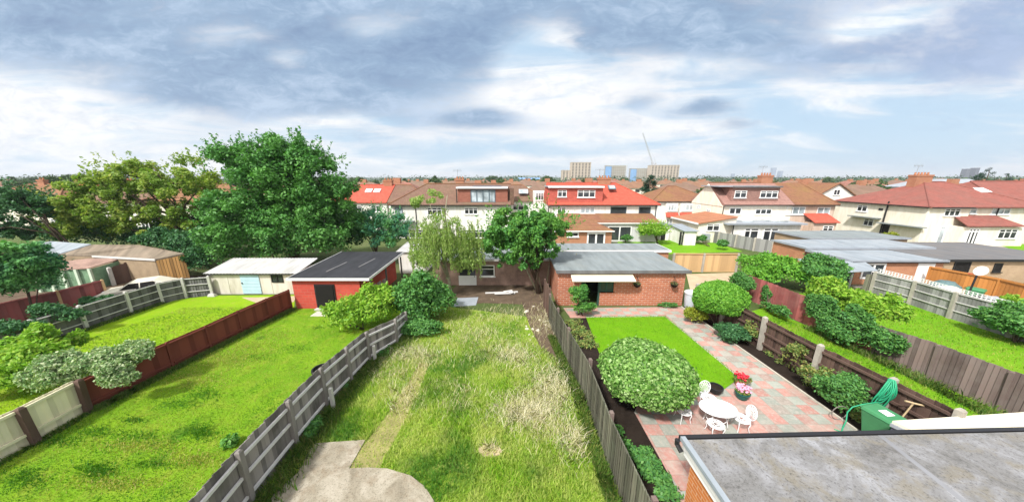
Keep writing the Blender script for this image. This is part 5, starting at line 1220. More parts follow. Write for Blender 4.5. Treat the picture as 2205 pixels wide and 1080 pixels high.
window(t, ident(yl), X(2076, 500, yl) + .5, X(2108, 500, yl), .05, 2.35, 2, .82, name='french_door', sill=False, fw=.16); window(t, ident(yl), X(2150, 500, yl), X(2190, 500, yl), 1.0, 2.25, 2, .7)
gutter(t, xm_, xe, Yr - .1, 4.88); pipe(t, xm_ + 4, Yr + .15, 2.8, 4.8)
# white gabled house beyond
t = thing('house', (50, 62, 0), 'white gable fronted house with rust roof behind the cream pairs', 'house')
Y5 = 62; xa, xb = X(1757, 425, Y5), X(1840, 425, Y5); zg = Z(1800, 396, Y5); ze = Z(1800, 422, Y5)
body(t, xa, xb, Y5, Y5 + 9, ze, 'white')
xc = (xa + xb) / 2
b = MB(); b.add([(xa, Y5, ze), (xb, Y5, ze), (xc, Y5, zg), (xa, Y5 + .3, ze), (xb, Y5 + .3, ze), (xc, Y5 + .3, zg)], [(0, 1, 2), (5, 4, 3), (0, 2, 5, 3), (1, 4, 5, 2), (0, 3, 4, 1)]); b.build('gable', M['white'], t)
b = MB(); 
for s_, e_ in ((xa - .4, xc), (xb + .4, xc)):
    b.hull([(s_, Y5 - .3, ze - .25), (e_, Y5 - .3, zg + .02), (e_, Y5 + 10, zg + .02), (s_, Y5 + 10, ze - .25)], [(s_, Y5 - .3, ze - .08), (e_, Y5 - .3, zg + .22), (e_, Y5 + 10, zg + .22), (s_, Y5 + 10, ze - .08)])
b.build('roof', M['t_rust'], t)
window(t, ident(Y5), xc - .6, xc + .7, ze + .2, ze + 1.3, 1)

# --- houses hidden behind the trees at the left, and the streets beyond
for i, (px, y, w, roof, lab) in enumerate(((125, 62, 13, 't_red', 'red hipped roof showing above the yellow green trees at the far left'),
        (28, 50, 15, 't_rust', 'pale house with rust roof half hidden by the dark tree at the left edge'), (215, 47, 16, 't_brown', 'pale house glimpsed between the trunks of the yellow green tree'),
        (400, 47, 15, 't_rust', 'pale house glimpsed between the two tallest trees'), (560, 46, 15, 't_brown', 'house hidden behind the great dark tree'))):
    simple_house(lab, X(px, 430, y), y, w, 8.5, 'cream' if i % 2 else 'white', roof, i + 3, zr=7.7)
rr = random.Random(12); kinds = [('white', 't_brown'), ('white', 't_rust'), ('cream', 't_oldred'), ('brickorange', 't_brown'), ('cream', 't_rust')]
labs = {k: l for k, l in zip(kinds, ('far white house with brown hipped roof in the streets beyond', 'far white house with rust hipped roof in the streets beyond', 'far cream house with faded red roof in the streets beyond', 'far brick house with brown roof in the streets beyond', 'far cream house with rust roof in the streets beyond'))}
protos = {}
FARM = {k: m_tiles('far ' + k, {'t_brown': (.20, .125, .095), 't_rust': (.24, .13, .085), 't_oldred': (.27, .12, .095)}[k], row=.4, col=.8) for k in ('t_brown', 't_rust', 't_oldred')}
def far_house(kind, x, y, w, rot, s):
    if kind not in protos:
        b = MB(); b.mi = 0; b.box(-6.5, 6.5, 0, 8.5, 0, 5); b.mi = 1
        v = [(-6.9, -.4, 5), (6.9, -.4, 5), (6.9, 8.9, 5), (-6.9, 8.9, 5), (-2.6, 4.25, 7.9), (2.6, 4.25, 7.9)]
        b.add(v, [(0, 1, 5, 4), (2, 3, 4, 5), (1, 2, 5), (3, 0, 4), (3, 2, 1, 0)])
        b.mi = 2; b.box(-.8, .8, 3.8, 4.7, 7.4, 8.9)
        b.mi = 3
        for xx in (-4.8, -1.8, 1.8, 4.8):
            for z in (.9, 3.3): b.box(xx - .8, xx + .8, -.06, -.01, z, z + 1.2)
        o = b.build('house', [M[kind[0]], FARM[kind[1]], M['chim'], M['glass']]); protos[kind] = o
    else: o = protos[kind].copy(); COL.objects.link(o)
    o.location = (x, y, 0); o.rotation_euler = (0, 0, rot); o.scale = (w / 13, 1, s)
    tag(o, labs[kind], 'house', 'houses in the far streets')
for row, (y, step) in enumerate(((66, 19), (96, 20), (128, 22), (165, 26), (215, 30), (280, 36))):
    W = y * 1.75; x = -W + rr.random() * step
    while x < W:
        if not (row == 0 and 38 < x < 60) and not (x / y < -.62 and (row % 2 == 0 or y < 100)):
            far_house(kinds[rr.randrange(5)], x, y + rr.uniform(-2, 2), rr.uniform(12, 15), rr.uniform(-.05, .05), rr.uniform(.92, 1.0))
        x += step * rr.uniform(.85, 1.4)
# --- skyline
def tower(name, label, x0, x1, ytop, D, mat, rows, cols, glass='glass', depth=18, group=None, ybase=392):
    a, c = AT(x0, ytop, D), AT(x1, ytop, D); t = thing(name, ((a.x + c.x) / 2, D, 0), label, 'tower block', group); h = a.z
    b = MB(); b.box(a.x, c.x, D, D + depth, 0, h); b.box(a.x - .3, c.x + .3, D - .3, D + depth, h, h + .8); b.build('wall', M[mat], t)
    w = (c.x - a.x) / cols
    if mat == 'city' or mat == 'darkblue': return t, a, c, h
    hh = h / (rows + .5); b = MB(); b.box(-.22 * w, .22 * w, -.25, -.02, .3, hh * .62); first = None
    for j in range(cols):
        for i in range(rows):
            q = (a.x + w * (j + .5), D, h - (i + 1) * hh)
            if first is None: first = o = b.build('window', M[glass], t)
            else: o = link('window', first.data, t)
            o.location = q
    return t, a, c, h
tower('tower_block', 'taller beige tower block at the left of the skyline group', 1231, 1273, 350, 640, 'beige', 13, 6)
tower('tower_block', 'shorter beige block against the left side of the taller tower', 1211, 1232, 367, 650, 'beige', 9, 3)
for lab, x0, x1, yt, D in (('unfinished grey block with blue sheeting at its left side on the skyline', 1306, 1350, 357, 640), ('low unfinished slab with blue sheeting left of the crane', 1360, 1404, 363, 660)):
    a, c = AT(x0, yt, D), AT(x1, yt, D); t = thing('tower_block', (a.x, D, 0), lab, 'tower block'); n = 11
    b = MB()
    for i in range(n + 1): z = a.z * i / n; b.box(a.x, c.x, D, D + 16, z, z + .9)
    b.build('floor_slab', M['scaff'], t)
    b = MB(); b.box(a.x + 1, c.x - 1, D + 1.5, D + 15, 0, a.z); b.build('core', M['beige'], t)
    b = MB(); b.box(a.x - 2, a.x + (c.x - a.x) * .25, D - 1, D - .3, 0, a.z * .96); b.build('sheeting', M['bluesheet'], t)
    b = MB()
    for i in range(8):
        x = a.x + (c.x - a.x) * (.3 + .1 * i); b.box(x, x + .4, D - .8, D - .4, 0, a.z + 2)
    b.build('scaffold', M['scaff'], t)
tower('tower_block', 'wide beige block right of the tower crane', 1403, 1464, 356, 640, 'beige', 11, 9)
# crane
D = 655; c = AT(1405, 352, D); t = thing('tower_crane', (c.x, D, 0), 'luffing tower crane with raised jib on the skyline', 'crane')
def truss(b, p, q, w, n):
    p, q = Vector(p), Vector(q); d = (q - p).normalized(); r = d.cross(Vector((0, 1, 0))).normalized() * w / 2; s = Vector((0, w / 2, 0))
    for a_ in (r + s, r - s, -r + s, -r - s): b.tube([p + a_, q + a_], .22, 4)
    for i in range(n):
        u, v = p.lerp(q, i / n), p.lerp(q, (i + 1) / n); k = 1 if i % 2 else -1
        b.tube([u + r * k + s, v - r * k + s], .15, 4); b.tube([u + r * k - s, v - r * k - s], .15, 4)
M['crane'] = m_plain('grey crane steel', (.42, .43, .45), .5, .1, bmp=0)
b = MB(); truss(b, (c.x, D, 0), c, 2.2, 18); b.build('mast', M['crane'], t)
b = MB(); truss(b, c + Vector((0, 0, 1)), AT(1384, 286, D), 1.8, 24); b.build('jib', M['crane'], t)
b = MB(); b.box(c.x - 2, c.x + 8, D - 1.5, D + 1.5, c.z - .5, c.z + .5); b.box(c.x + 5.5, c.x + 8, D - 1.5, D + 1.5, c.z - 2.5, c.z - .5); b.build('counter_jib', M['crane'], t)
b = MB(); b.tube([c + Vector((2, 0, .5)), c + Vector((4, 0, 9)), c + Vector((7, 0, .5))], .35, 5); b.tube([c + Vector((4, 0, 9)), AT(1390, 305, D)], .12, 4); b.build('a_frame', M['crane'], t)
b = MB(); b.box(c.x - 3.2, c.x - 1, D - 2, D - .2, c.z + .3, c.z + 2.6); b.build('cab', M['crane'], t)
# hazy city far off
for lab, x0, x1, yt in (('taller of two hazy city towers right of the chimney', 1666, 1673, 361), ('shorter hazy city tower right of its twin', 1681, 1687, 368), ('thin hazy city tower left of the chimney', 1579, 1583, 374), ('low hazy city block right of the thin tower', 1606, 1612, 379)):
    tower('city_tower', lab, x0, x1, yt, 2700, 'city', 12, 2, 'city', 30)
for lab, x0, x1, yt in (('left of two dark towers at the far right skyline', 2084, 2091, 364), ('right of two dark towers beside the cedar', 2103, 2111, 362)):
    tower('city_tower', lab, x0, x1, yt, 900, 'darkblue', 12, 2, 'darkblue', 12)
t = thing('warehouse', (20, 420, 0), 'blue roofed warehouse on the skyline before the far hill', 'warehouse')
a, c = AT(1118, 383, 420), AT(1162, 383, 420)
b = MB(); b.box(a.x, c.x, 420, 450, 0, 8.2); b.build('wall', M['leadgrey'], t); b = MB(); b.hull([(a.x - 1, 419, 8.2), (c.x + 1, 419, 8.2), (c.x + 1, 451, 8.2), (a.x - 1, 451, 8.2)], [(a.x - 1, 434, 10.2), (c.x + 1, 434, 10.2), (c.x + 1, 436, 10.2), (a.x - 1, 436, 10.2)]); b.build('roof', M['bluesheet'], t)
t = thing('warehouse', (110, 95, 0), 'grey roofed building behind the red roofs at the right', 'warehouse')
a, c = AT(2065, 398, 75), AT(2150, 398, 75)
b = MB(); b.box(a.x, c.x, 75, 90, 0, 6.4); b.build('wall', M['leadgrey'], t); b = MB(); b.hull([(a.x - .3, 74.6, 6.4), (c.x + .3, 74.6, 6.4), (c.x + .3, 90.4, 6.4), (a.x - .3, 90.4, 6.4)], [(a.x + 2, 80, 8.6), (c.x - .2, 80, 8.6), (c.x - .2, 84, 8.6), (a.x + 2, 84, 8.6)]); b.build('roof', M['leadgrey'], t)
# ------------------------------------------------------------------ trees and bushes
def E(x0, y0, x1, y1, Y, depth=None, zmin=.05):
    c = AT((x0 + x1) / 2, (y0 + y1) / 2, Y); a = AT(x0, (y0 + y1) / 2, Y); b = AT(x1, (y0 + y1) / 2, Y)
    t_, u_ = AT((x0 + x1) / 2, y0, Y).z, max(zmin, AT((x0 + x1) / 2, y1, Y).z)
    rx = (b.x - a.x) / 2; rz = max(.14, (t_ - u_) / 2); t_ = max(t_, u_ + 2 * rz)
    return (c.x, Y, (t_ + u_) / 2, rx, depth or (rx * .5 + rz * .5), rz)
def EX(x0, y0, x1, y1, Xp, rx=.35):          # ellipsoid against a fence that runs away from the viewer at x = Xp
    def at(px, py): d = ray(px, py); q = Xp / d.x; return Vector((Xp, d.y * q, CAMH + d.z * q))
    m = at((x0 + x1) / 2, (y0 + y1) / 2); a, b = at(x0, (y0 + y1) / 2), at(x1, (y0 + y1) / 2); u, l = at((x0 + x1) / 2, y0), at((x0 + x1) / 2, y1)
    z1, z0 = u.z, max(.05, l.z); return (Xp, (a.y + b.y) / 2, (z0 + z1) / 2, rx, abs(a.y - b.y) / 2, max(.2, (z1 - z0) / 2))
M['l_big'] = m_leaf('great tree leaves', [(0.059, 0.188, 0.044), (0.084, 0.249, 0.051), (0.119, 0.307, 0.064), (0.068, 0.219, 0.055)], .25, (0.149, 0.356, 0.069), .35, .45)
M['l_yel'] = m_leaf('yellow green leaves', [(.25, .36, .05), (.33, .42, .07), (.18, .31, .045), (.42, .45, .10)], .4, (.13, .26, .05), .35, .6)
M['l_dark'] = m_leaf('dark leaves', [(0.038, 0.126, 0.050), (0.054, 0.163, 0.062), (0.076, 0.198, 0.068)], .2)
M['l_teal'] = m_leaf('blue green leaves', [(0.044, 0.188, 0.125), (0.062, 0.237, 0.138), (0.094, 0.288, 0.125)], .25, (0.200, 0.450, 0.075), .45, .6)
M['l_mid'] = m_leaf('mid green leaves', [(0.069, 0.214, 0.048), (0.103, 0.274, 0.059), (0.146, 0.326, 0.069), (0.086, 0.240, 0.077)], .25)
M['l_syc'] = m_leaf('fresh green leaves', [(0.076, 0.251, 0.054), (0.109, 0.319, 0.058), (0.058, 0.210, 0.063), (0.150, 0.352, 0.058)], .3, (0.218, 0.369, 0.050), .5, .3)
M['l_lime'] = m_leaf('lime leaves', [(0.202, 0.403, 0.034), (0.279, 0.480, 0.046), (0.155, 0.357, 0.039), (0.357, 0.512, 0.070)], .35)
M['l_birch'] = m_leaf('birch leaves', [(.28, .41, .11), (.34, .46, .13), (.40, .49, .17), (.22, .36, .09)], .45)
M['l_var'] = m_leaf('variegated leaves', [(.15, .29, .10), (.24, .38, .15), (.60, .66, .42), (.12, .25, .08), (.46, .55, .32)], .3)
M['l_dome'] = m_leaf('glossy bright leaves', [(.05, .15, .022), (.12, .28, .04), (.22, .42, .09), (.42, .58, .24), (.08, .21, .03), (.30, .50, .14)], .3, rough=.35)  # leaf highlights and their dark contrast put into the random leaf colours
M['l_round'] = m_leaf('bright box leaves', [(0.109, 0.310, 0.037), (0.147, 0.372, 0.043), (0.202, 0.434, 0.046)], .3)
M['l_gold'] = m_leaf('golden leaves', [(.28, .32, .03), (.34, .36, .04), (.20, .28, .03)], .3)
M['l_copper'] = m_leaf('copper tipped leaves', [(0.109, 0.217, 0.046), (0.155, 0.264, 0.054), (0.248, 0.186, 0.078)], .25)
M['l_rose'] = m_leaf('rose leaves', [(0.155, 0.264, 0.062), (0.232, 0.295, 0.078), (0.341, 0.295, 0.093), (0.124, 0.232, 0.062)], .25)
M['l_con'] = m_leaf('conifer needles', [(0.014, 0.050, 0.031), (0.021, 0.067, 0.036), (0.031, 0.084, 0.042)], .1)
M['l_far'] = m_leaf('distant leaves', [(.04, .095, .03), (.06, .12, .035), (.08, .135, .04)], .2)
M['l_wood'] = m_leaf('distant wood leaves', [(.035, .08, .035), (.05, .10, .04), (.07, .115, .045)], .15)

Y = 28
make_tree('broadleaf_tree', 'tallest dark green broadleaf tree towering over the sheds', G(615, 575)[:2] + (0,) if False else (-21.3, Y, 0),
          [E(462, 288, 690, 430, Y, 4), E(540, 292, 745, 450, Y, 4), E(450, 380, 640, 560, Y, 4.5), E(560, 400, 778, 560, Y, 4.5), E(640, 350, 770, 500, Y, 3.5), E(470, 300, 560, 380, Y, 2), E(600, 290, 670, 350, Y, 1.8)],
          [75, 75, 85, 90, 45, 22, 14], .185, 80000, .25, M['l_big'], 21, .45, nl=16, kw=dict(asp=.6, up=.7))
# lower skirts
make_bush('bush', 'mid green leafy thicket along the back of the corrugated shed', [E(520, 470, 650, 575, 26, 1.4), E(620, 480, 760, 560, 26, 1.4), E(430, 500, 540, 580, 26.2, 1.3)], [16, 18, 12], .3, 10000, .26, M['l_mid'], 22)
make_bush('bush', 'dark shrubs between the mossy workshop and the corrugated shed', [E(345, 480, 470, 575, 27.5, 1.6), E(300, 490, 400, 545, 28.5, 1.4), E(395, 540, 450, 590, 25.5, .8)], [18, 12, 8], .3, 9000, .26, M['l_dark'], 23)
make_bush('hedge', 'dark overgrown hedge filling the gap under the yellow green tree', [E(95, 470, 220, 535, 32.5, 1.3), E(200, 470, 330, 540, 33, 1.4), E(310, 450, 440, 545, 33, 1.5), E(430, 430, 560, 550, 33, 1.5), E(550, 440, 700, 560, 33, 1.5), E(680, 460, 800, 560, 33, 1.3)], 18, .3, 26000, .27, M['l_dark'], 29, cat='hedge', sk=dict(amp=.25, thick=.3))
Y = 31
make_tree('broadleaf_tree', 'spreading yellow green tree left of the tallest tree', (-34.5, Y, 0),
          [E(215, 338, 350, 440, Y, 3), E(330, 345, 470, 450, Y, 3), E(140, 370, 270, 480, Y, 3), E(105, 420, 240, 540, Y, 3), E(230, 400, 330, 520, Y, 3), E(320, 420, 450, 545, Y, 3), E(395, 342, 425, 365, Y, .8)],
          [46, 36, 40, 34, 28, 30, 6], .19, 36000, .27, M['l_yel'], 24, .3, nl=18, kw=dict(asp=.6, up=.9))
make_tree('broadleaf_tree', 'dark open tree at the left edge with a forked trunk', (-43, 28.5, 0), [E(-20, 395, 75, 470, 28.5, 2.2), E(30, 415, 112, 490, 28.5, 1.8), E(-20, 460, 50, 530, 28.5, 2)], [34, 26, 28], .22, 22000, .26, M['l_dark'], 25, .16, nl=6)
make_bush('bush', 'large blue green bush at the left edge before the workshop', [E(-40, 525, 62, 650, 16.5, 2.2), E(20, 560, 98, 645, 17, 1.6), E(-20, 515, 50, 570, 16.8, 1.4)], [26, 14, 8], .3, 14000, .2, M['l_teal'], 26)
make_bush('hedge', 'dark weeds and shrubs along the base of the faded red far left fence', [E(60, 655, 180, 700, 15.2, .5), E(160, 635, 260, 675, 18, .5), E(-20, 690, 80, 720, 13.6, .5)], [14, 14, 12], .3, 4500, .16, M['l_dark'], 27, cat='hedge')
make_tree('small_tree', 'small dark blue green tree right of the tallest tree', (-14.2, 30, 0), [E(765, 445, 850, 545, 30, 2), E(810, 455, 885, 545, 30, 2)], [40, 40], .2, 14000, .19, M['l_dark'] if False else M['l_teal'], 28, .14, nl=8)
bpy.data.materials['blue green leaves'].node_tree.nodes  # shared by both blue green plants
# weeping birch
def birch():
    Y = 21.2; t = thing('weeping_birch', (AT(968, 600, Y).x, Y, 0), 'pale yellow green weeping birch in front of the old plastered shed', 'tree')
    r = random.Random(5); cl = envelope([E(872, 480, 1045, 610, Y, 2.2), E(900, 440, 1005, 540, Y, 1.5)], [46, 20], .2, 31, .9)
    st = []; tw = MB()
    for i in range(150):
        a = r.random() * 6.28; q = r.random() ** .5; p = AT(960 + 82 * math.cos(a) * q, 470 + 42 * r.random() + 50 * q * q * (r.random()), Y + 2 * math.sin(a) * q)
        L = r.uniform(.8, 2.6); L = min(L, p.z - .5)
        e = p - Vector((r.uniform(-.2, .2), r.uniform(-.2, .2), L)); tw.tube([p, p.lerp(e, .5) + Vector((.05, 0, 0)), e], [.012, .008, .004], 3, False)
        for k in range(7): c = p.lerp(e, k / 6); st.append((c.x, c.y, c.z, .11, .11, .2))
    crown('crown', cl, 9500, .15, M['l_birch'], 32, t, droop=.6, asp=.45)
    o = crown('drooping_sprays', st, 15000, .13, M['l_birch'], 33, t, droop=.75, asp=.4)
    tw.build('twig', M['bark'], t)
    wisp = envelope([E(878, 408, 970, 452, Y, .8)], 16, .28, 35)
    crown('foliage', wisp, 1500, .14, M['l_birch'], 36, t, droop=.3)
    b = MB(); limbs(b, t.location, (AT(960, 430, Y).x, Y, AT(960, 420, Y).z), .13, 6, 14, targets=cl + wisp); b.build('trunk', M['palebark'], t, smooth=True)
birch()
Y = 21.6
make_tree('broadleaf_tree', 'fresh green spreading tree with a leaning bare trunk left of the brick garage', (2.05, Y, 0), [E(1032, 445, 1150, 570, Y, 2.4), E(1090, 435, 1215, 545, Y, 2.2), E(1150, 465, 1244, 525, Y, 1.3), E(1055, 500, 1170, 592, Y, 2), E(1130, 500, 1205, 575, Y, 1.6)], [56, 56, 24, 40, 26], .18, 40000, .2, M['l_syc'], 41, .15, nl=16)
b = MB(); x = AT(1165, 600, 20.6)
for i in range(5):
    p = G(1158 + 9 * i, 630 - 3 * i); q = AT(1130 + 28 * i, 545 + (i % 2) * 14, p.y + .5); b.tube([p, p.lerp(q, .5) + Vector((.15 * (i - 2), 0, .1)), q], [.07, .055, .03], 7)
tag(b.build('bare_stems', M['palebark'], smooth=True), 'cluster of bare leaning stems by the corner of the brick garage', 'stems')
make_bush('bush', 'bright lime green bush behind the far end of the silvered fence', [E(705, 640, 800, 720, 15.8, 1.3), E(770, 618, 858, 705, 16.2, 1.3)], [22, 22], .28, 9000, .17, M['l_lime'], 42, ek=dict(low=-.5))
make_bush('bush', 'rounded dark green bush beside the lime bush in the wild garden', [E(852, 580, 975, 690, 17.2, 1.7), E(850, 640, 940, 712, 16.4, 1.0)], [40, 14], .26, 14000, .17, M['l_mid'], 43)
make_bush('bush', 'low scrambling weeds at the foot of the silvered fence', [E(700, 832, 750, 856, 10.8, .5), E(765, 748, 845, 782, 13.4, .6), E(835, 692, 960, 740, 15.2, .6), E(655, 930, 700, 958, 8.6, .4)], [14, 14, 18, 14], .3, 9000, .12, M['l_mid'], 44, cat='weeds', stem=False)
# left corner shrubs
make_bush('bush', 'variegated pale shrub spilling over the red and cream fences', [E(62, 765, 160, 845, 9.9, .6), E(130, 752, 250, 822, 10.3, .6), E(215, 738, 325, 790, 10.9, .6), E(205, 775, 285, 842, 9.75, .35)], [34, 26, 12], .26, 19000, .11, M['l_var'], 45, sk=dict(amp=.2, thick=.3, low=-.6, fly=.1))
make_bush('bush', 'tall lime bush in the left corner behind the variegated shrub', [E(-60, 735, 120, 870, 10.6, 1.2), E(30, 710, 110, 790, 11.5, .7), E(150, 712, 185, 752, 12.3, .25), E(70, 698, 110, 740, 11.6, .3)], [34, 16, 4, 5], .26, 13000, .15, M['l_lime'], 46)
# slabbed garden
c = G(1392, 868)
make_bush('clipped_bush', 'big glossy clipped dome bush beside the white table', [(5.15, 9.9, 1.45, 1.72, 1.55, .98)], 90, .16, 30000, .125, M['l_dome'], 47, sk=dict(amp=.085, thick=.14, low=-.6, fly=.04, asp=.6))
make_bush('clipped_bush', 'round clipped bush by the brick garage corner and brown fence', [(12.25, 16.3, 1.78, 1.5, 1.3, .98)], 90, .15, 24000, .12, M['l_round'], 48, sk=dict(amp=.08, thick=.12, low=-.7, fly=.02))
make_bush('bush', 'small golden bush at the path edge left of the round bush', [E(1472, 660, 1525, 698, 16.8, .6)], 14, .32, 2600, .12, M['l_gold'], 49)
make_bush('bush', 'low dark shrub under the round clipped bush', [E(1545, 695, 1612, 738, 14.6, .7)], 16, .3, 3600, .12, M['l_dark'], 50)
make_bush('bush', 'dense round green shrub in the bed before the coiled hose', [E(1768, 805, 1862, 885, 9.6, .75)], 30, .24, 6000, .10, M['l_mid'], 51)
for i, (x0, y0, x1, y1, Y, lab) in enumerate(((1608, 690, 1640, 735, 14.4, 'straggly rose bush beside the first concrete post of the brown fence'), (1683, 735, 1742, 790, 12.0, 'yellow green rose bush in the middle of the dark flower bed'), (1730, 790, 1790, 830, 10.7, 'sparse yellow rose bush behind the dense round shrub'))):
    make_bush('rose_bush', lab, [E(x0, y0, x1, y1, Y, .5)], 12, .28, 900, .1, M['l_rose'], 52 + i)
make_bush('rose_bush', 'leafy slender shrub before the garage canopy', [E(1225, 612, 1272, 662, 17.9, .6), E(1230, 650, 1282, 676, 17.6, .5)], [16, 7], .3, 2400, .13, M['l_syc'], 56)
make_bush('bush', 'low plants under the garage wall by the path', [E(1418, 654, 1458, 668, 19.0, .3)], 8, .3, 600, .09, M['l_mid'], 57, stem=False)
bp = []
rr = random.Random(2)
for i in range(30):
    u = rr.random(); p = G(1335 + 100 * u + rr.uniform(-14, 22), 930 + 150 * u); bp.append((p.x, p.y, .18, .22, .22, .22))
V_ = leaves_in(bp, 3600, .1, 58); o = link('bed_plants', raw_mesh('bed_plants', V_, 4, M['l_mid'])); tag(o, 'leafy low plants in the narrow bed along the mossy fence', 'plants')
bp = []
for i in range(95):
    u = rr.random(); p = G(1560 + 280 * u + rr.uniform(0, 55), 705 + 210 * u - rr.uniform(0, 20)); bp.append((p.x, p.y, .12, .2, .2, .16))
o = link('bed_plants', raw_mesh('bed_plants', leaves_in(bp, 6500, .09, 59), 4, M['l_rose'])); tag(o, 'scattered low plants in the dark bed before the brown fence', 'plants')
bp = [(G(1240 + rr.uniform(-12, 24), 690 + 60 * rr.random()).x, G(1240, 690 + 60 * rr.random()).y, .1, .2, .2, .18) for i in range(40)]
o = link('bed_plants', raw_mesh('bed_plants', leaves_in(bp, 3200, .1, 60), 4, M['l_rose'])); tag(o, 'thin plants in the dark soil beside the top of the small lawn', 'plants')
# beyond the brown fence
make_bush('hedge', 'long clipped green hedge before the low pale roofed garage', [E(1588, 548, 1700, 600, 24, 1.3), E(1640, 560, 1760, 612, 22.5, 1.3), E(1590, 580, 1680, 608, 22.5, 1)], [24, 24, 12], .28, 12000, .19, M['l_round'], 61, cat='hedge')
make_bush('hedge', 'rounded copper tinged bush at the right end of the long hedge', [E(1715, 558, 1825, 625, 21.5, 1.5)], 40, .24, 10000, .17, M['l_mid'], 62, cat='hedge')
make_bush('hedge', 'yellow green creeper mass over the purple grey fence', [EX(1730, 605, 1850, 668, 18.9, 1.0), EX(1820, 625, 1950, 700, 19.2, .9)], [28, 22], .28, 10000, .17, M['l_lime'], 63, cat='creeper')
make_bush('ivy', 'dark green ivy tumbling down the near side of the purple grey fence', [EX(1728, 632, 1800, 708, 17.6, .45), EX(1790, 660, 1880, 752, 17.8, .5), EX(1850, 690, 1945, 785, 17.9, .45), EX(1745, 690, 1850, 745, 17.3, .4)], [18, 22, 12, 8], .28, 11000, .13, M['l_mid'], 64, cat='ivy')
make_bush('ivy', 'small climber on the faded red fence', [EX(1641, 616, 1658, 655, 17.4, .2), EX(1630, 655, 1715, 684, 16.9, .3)], [8, 10], .3, 2200, .12, M['l_mid'], 65, cat='ivy')
make_bush('bush', 'leafy shrub behind the round clipped bush by the sandy yard', [E(1578, 588, 1620, 632, 20, .7)], 18, .3, 3800, .15, M['l_mid'], 66)
make_bush('bush', 'dense green shrub at the right edge against the grey fence', [E(2140, 652, 2260, 765, 14.5, 1.5)], 44, .24, 12000, .16, M['l_mid'], 67)
make_bush('bush', 'light green shrub above the trellis at the right edge', [E(2150, 640, 2220, 672, 16.8, .7)], 14, .3, 2200, .14, M['l_lime'], 68)
make_bush('bush', 'golden bush beside the orange brick enclosure', [E(1890, 502, 1936, 518, 36.8, .9)], 14, .3, 1600, .2, M['l_gold'], 69)
make_tree('small_tree', 'small round tree before the white pair with red roof', (G(1403, 519).x, 39.5, 0), [E(1378, 486, 1432, 510, 39.5, 1.5)], 24, .26, 3600, .22, M['l_lime'], 71, .08)
make_bush('bush', 'small green shrubs along the distant grey fence', [E(1492, 508, 1522, 520, 39.5, .7), E(1546, 518, 1566, 534, 36, .6)], [10, 8], .3, 1800, .2, M['l_mid'], 72)
make_bush('bush', 'low shrub by the patio doors of the white pair', [E(1335, 508, 1362, 518, 40, .6)], 8, .3, 900, .2, M['l_mid'], 73)
# conifers
def conifer(name, label, px, y0, y1, Y, w, seed, n=9000):
    top = AT(px, y0, Y); base_z = 0; r = random.Random(seed); t = thing(name, (top.x, Y, 0), label, 'tree'); cl = []
    H = top.z
    for i in range(90):
        u = r.random() ** .8; z = H * (1 - u * .9) ; rad = w * (u ** .7) * r.uniform(.6, 1.05); a = r.random() * 6.28
        cl.append((top.x + math.cos(a) * rad * .8, Y + math.sin(a) * rad * .8, z - .1 * rad, .35 + .25 * rad, .35 + .25 * rad, .3 + .1 * rad))
    cl.append((top.x, Y, H - .4, .3, .3, .5))
    crown('crown', cl, n, .35, M['l_con'], seed, t, asp=.35)
    b = MB(); b.tube([(top.x, Y, 0), (top.x, Y, H * .95)], [.35, .05], 8); b.build('trunk', M['bark'], t)
conifer('conifer', 'dark conifer rising behind the bright red hipped roof', 1402, 376, 420, 60, 3.6, 81)
conifer('conifer', 'cedar with ragged tops at the far right behind the red roofs', 2133, 362, 410, 90, 6.5, 82)
conifer('conifer', 'smaller dark cedar in front of the two dark towers', 2112, 372, 410, 92, 4, 83, 6000)
conifer('conifer', 'dark pointed tree at the far right edge of the skyline', 2170, 374, 410, 88, 4.5, 84, 6000)
# trees in the far streets (copies of three)
pr = []
for i in range(4):
    cl = envelope([(0, 0, 5.2, 3.4, 3.4, 3.4), (1.5, .5, 4, 2.6, 2.6, 2.4)], [16, 8], .34, 90 + i)
    V_ = leaves_in(cl, 1500, .75, 90 + i); me = raw_mesh('street_tree', V_, 4, M['l_far']); pr.append(me)
rr = random.Random(31)
for i in range(215):
    y = rr.choice((72, 80, 104, 112, 138, 150, 178, 195, 235, 255, 300, 330)) + rr.uniform(-4, 4); x = (rr.uniform(-1.75, 1.75) if i < 150 else rr.uniform(-1.75, -.5)) * y
    if abs(x - 640 * 0) < 0: continue
    o = bpy.data.objects.new('street_tree', pr[i % 4]); COL.objects.link(o); s = rr.uniform(.65, 1.12) * (1 if y > 120 else .8)
    o.location = (x, y, 0); o.scale = (s, s, s * rr.uniform(.9, 1.15)); o.rotation_euler = (0, 0, rr.random() * 6)
    tag(o, 'green tree standing among the roofs of the far streets', 'tree', 'trees among the far streets')
for px, y0, Y, w, lab in ((1060, 376, 300, 9, 'round tree topping the skyline right of the dormer roof'), (1180, 378, 200, 7, 'yellowish round tree left of the beige towers'), (120, 372, 95, 5, 'pale tall tree above the roofs at the far left'), (162, 368, 90, 4.5, 'rounded tree on the skyline left of the yellow green tree')):
    p = AT(px, y0, Y); o = thing('skyline_tree', (p.x, Y, 0), lab, 'tree'); h = p.z
    cl = envelope([(p.x, Y, h * .62, w * .8, w * .8, h * .38)], 26, .3, int(px))
    crown('crown', cl, 2600, .8 if Y > 150 else .5, M['l_far'], int(px), o)
    b = MB(); b.tube([(p.x, Y, 0), (p.x, Y, h * .7)], [.4, .1], 7); b.build('trunk', M['bark'], o)
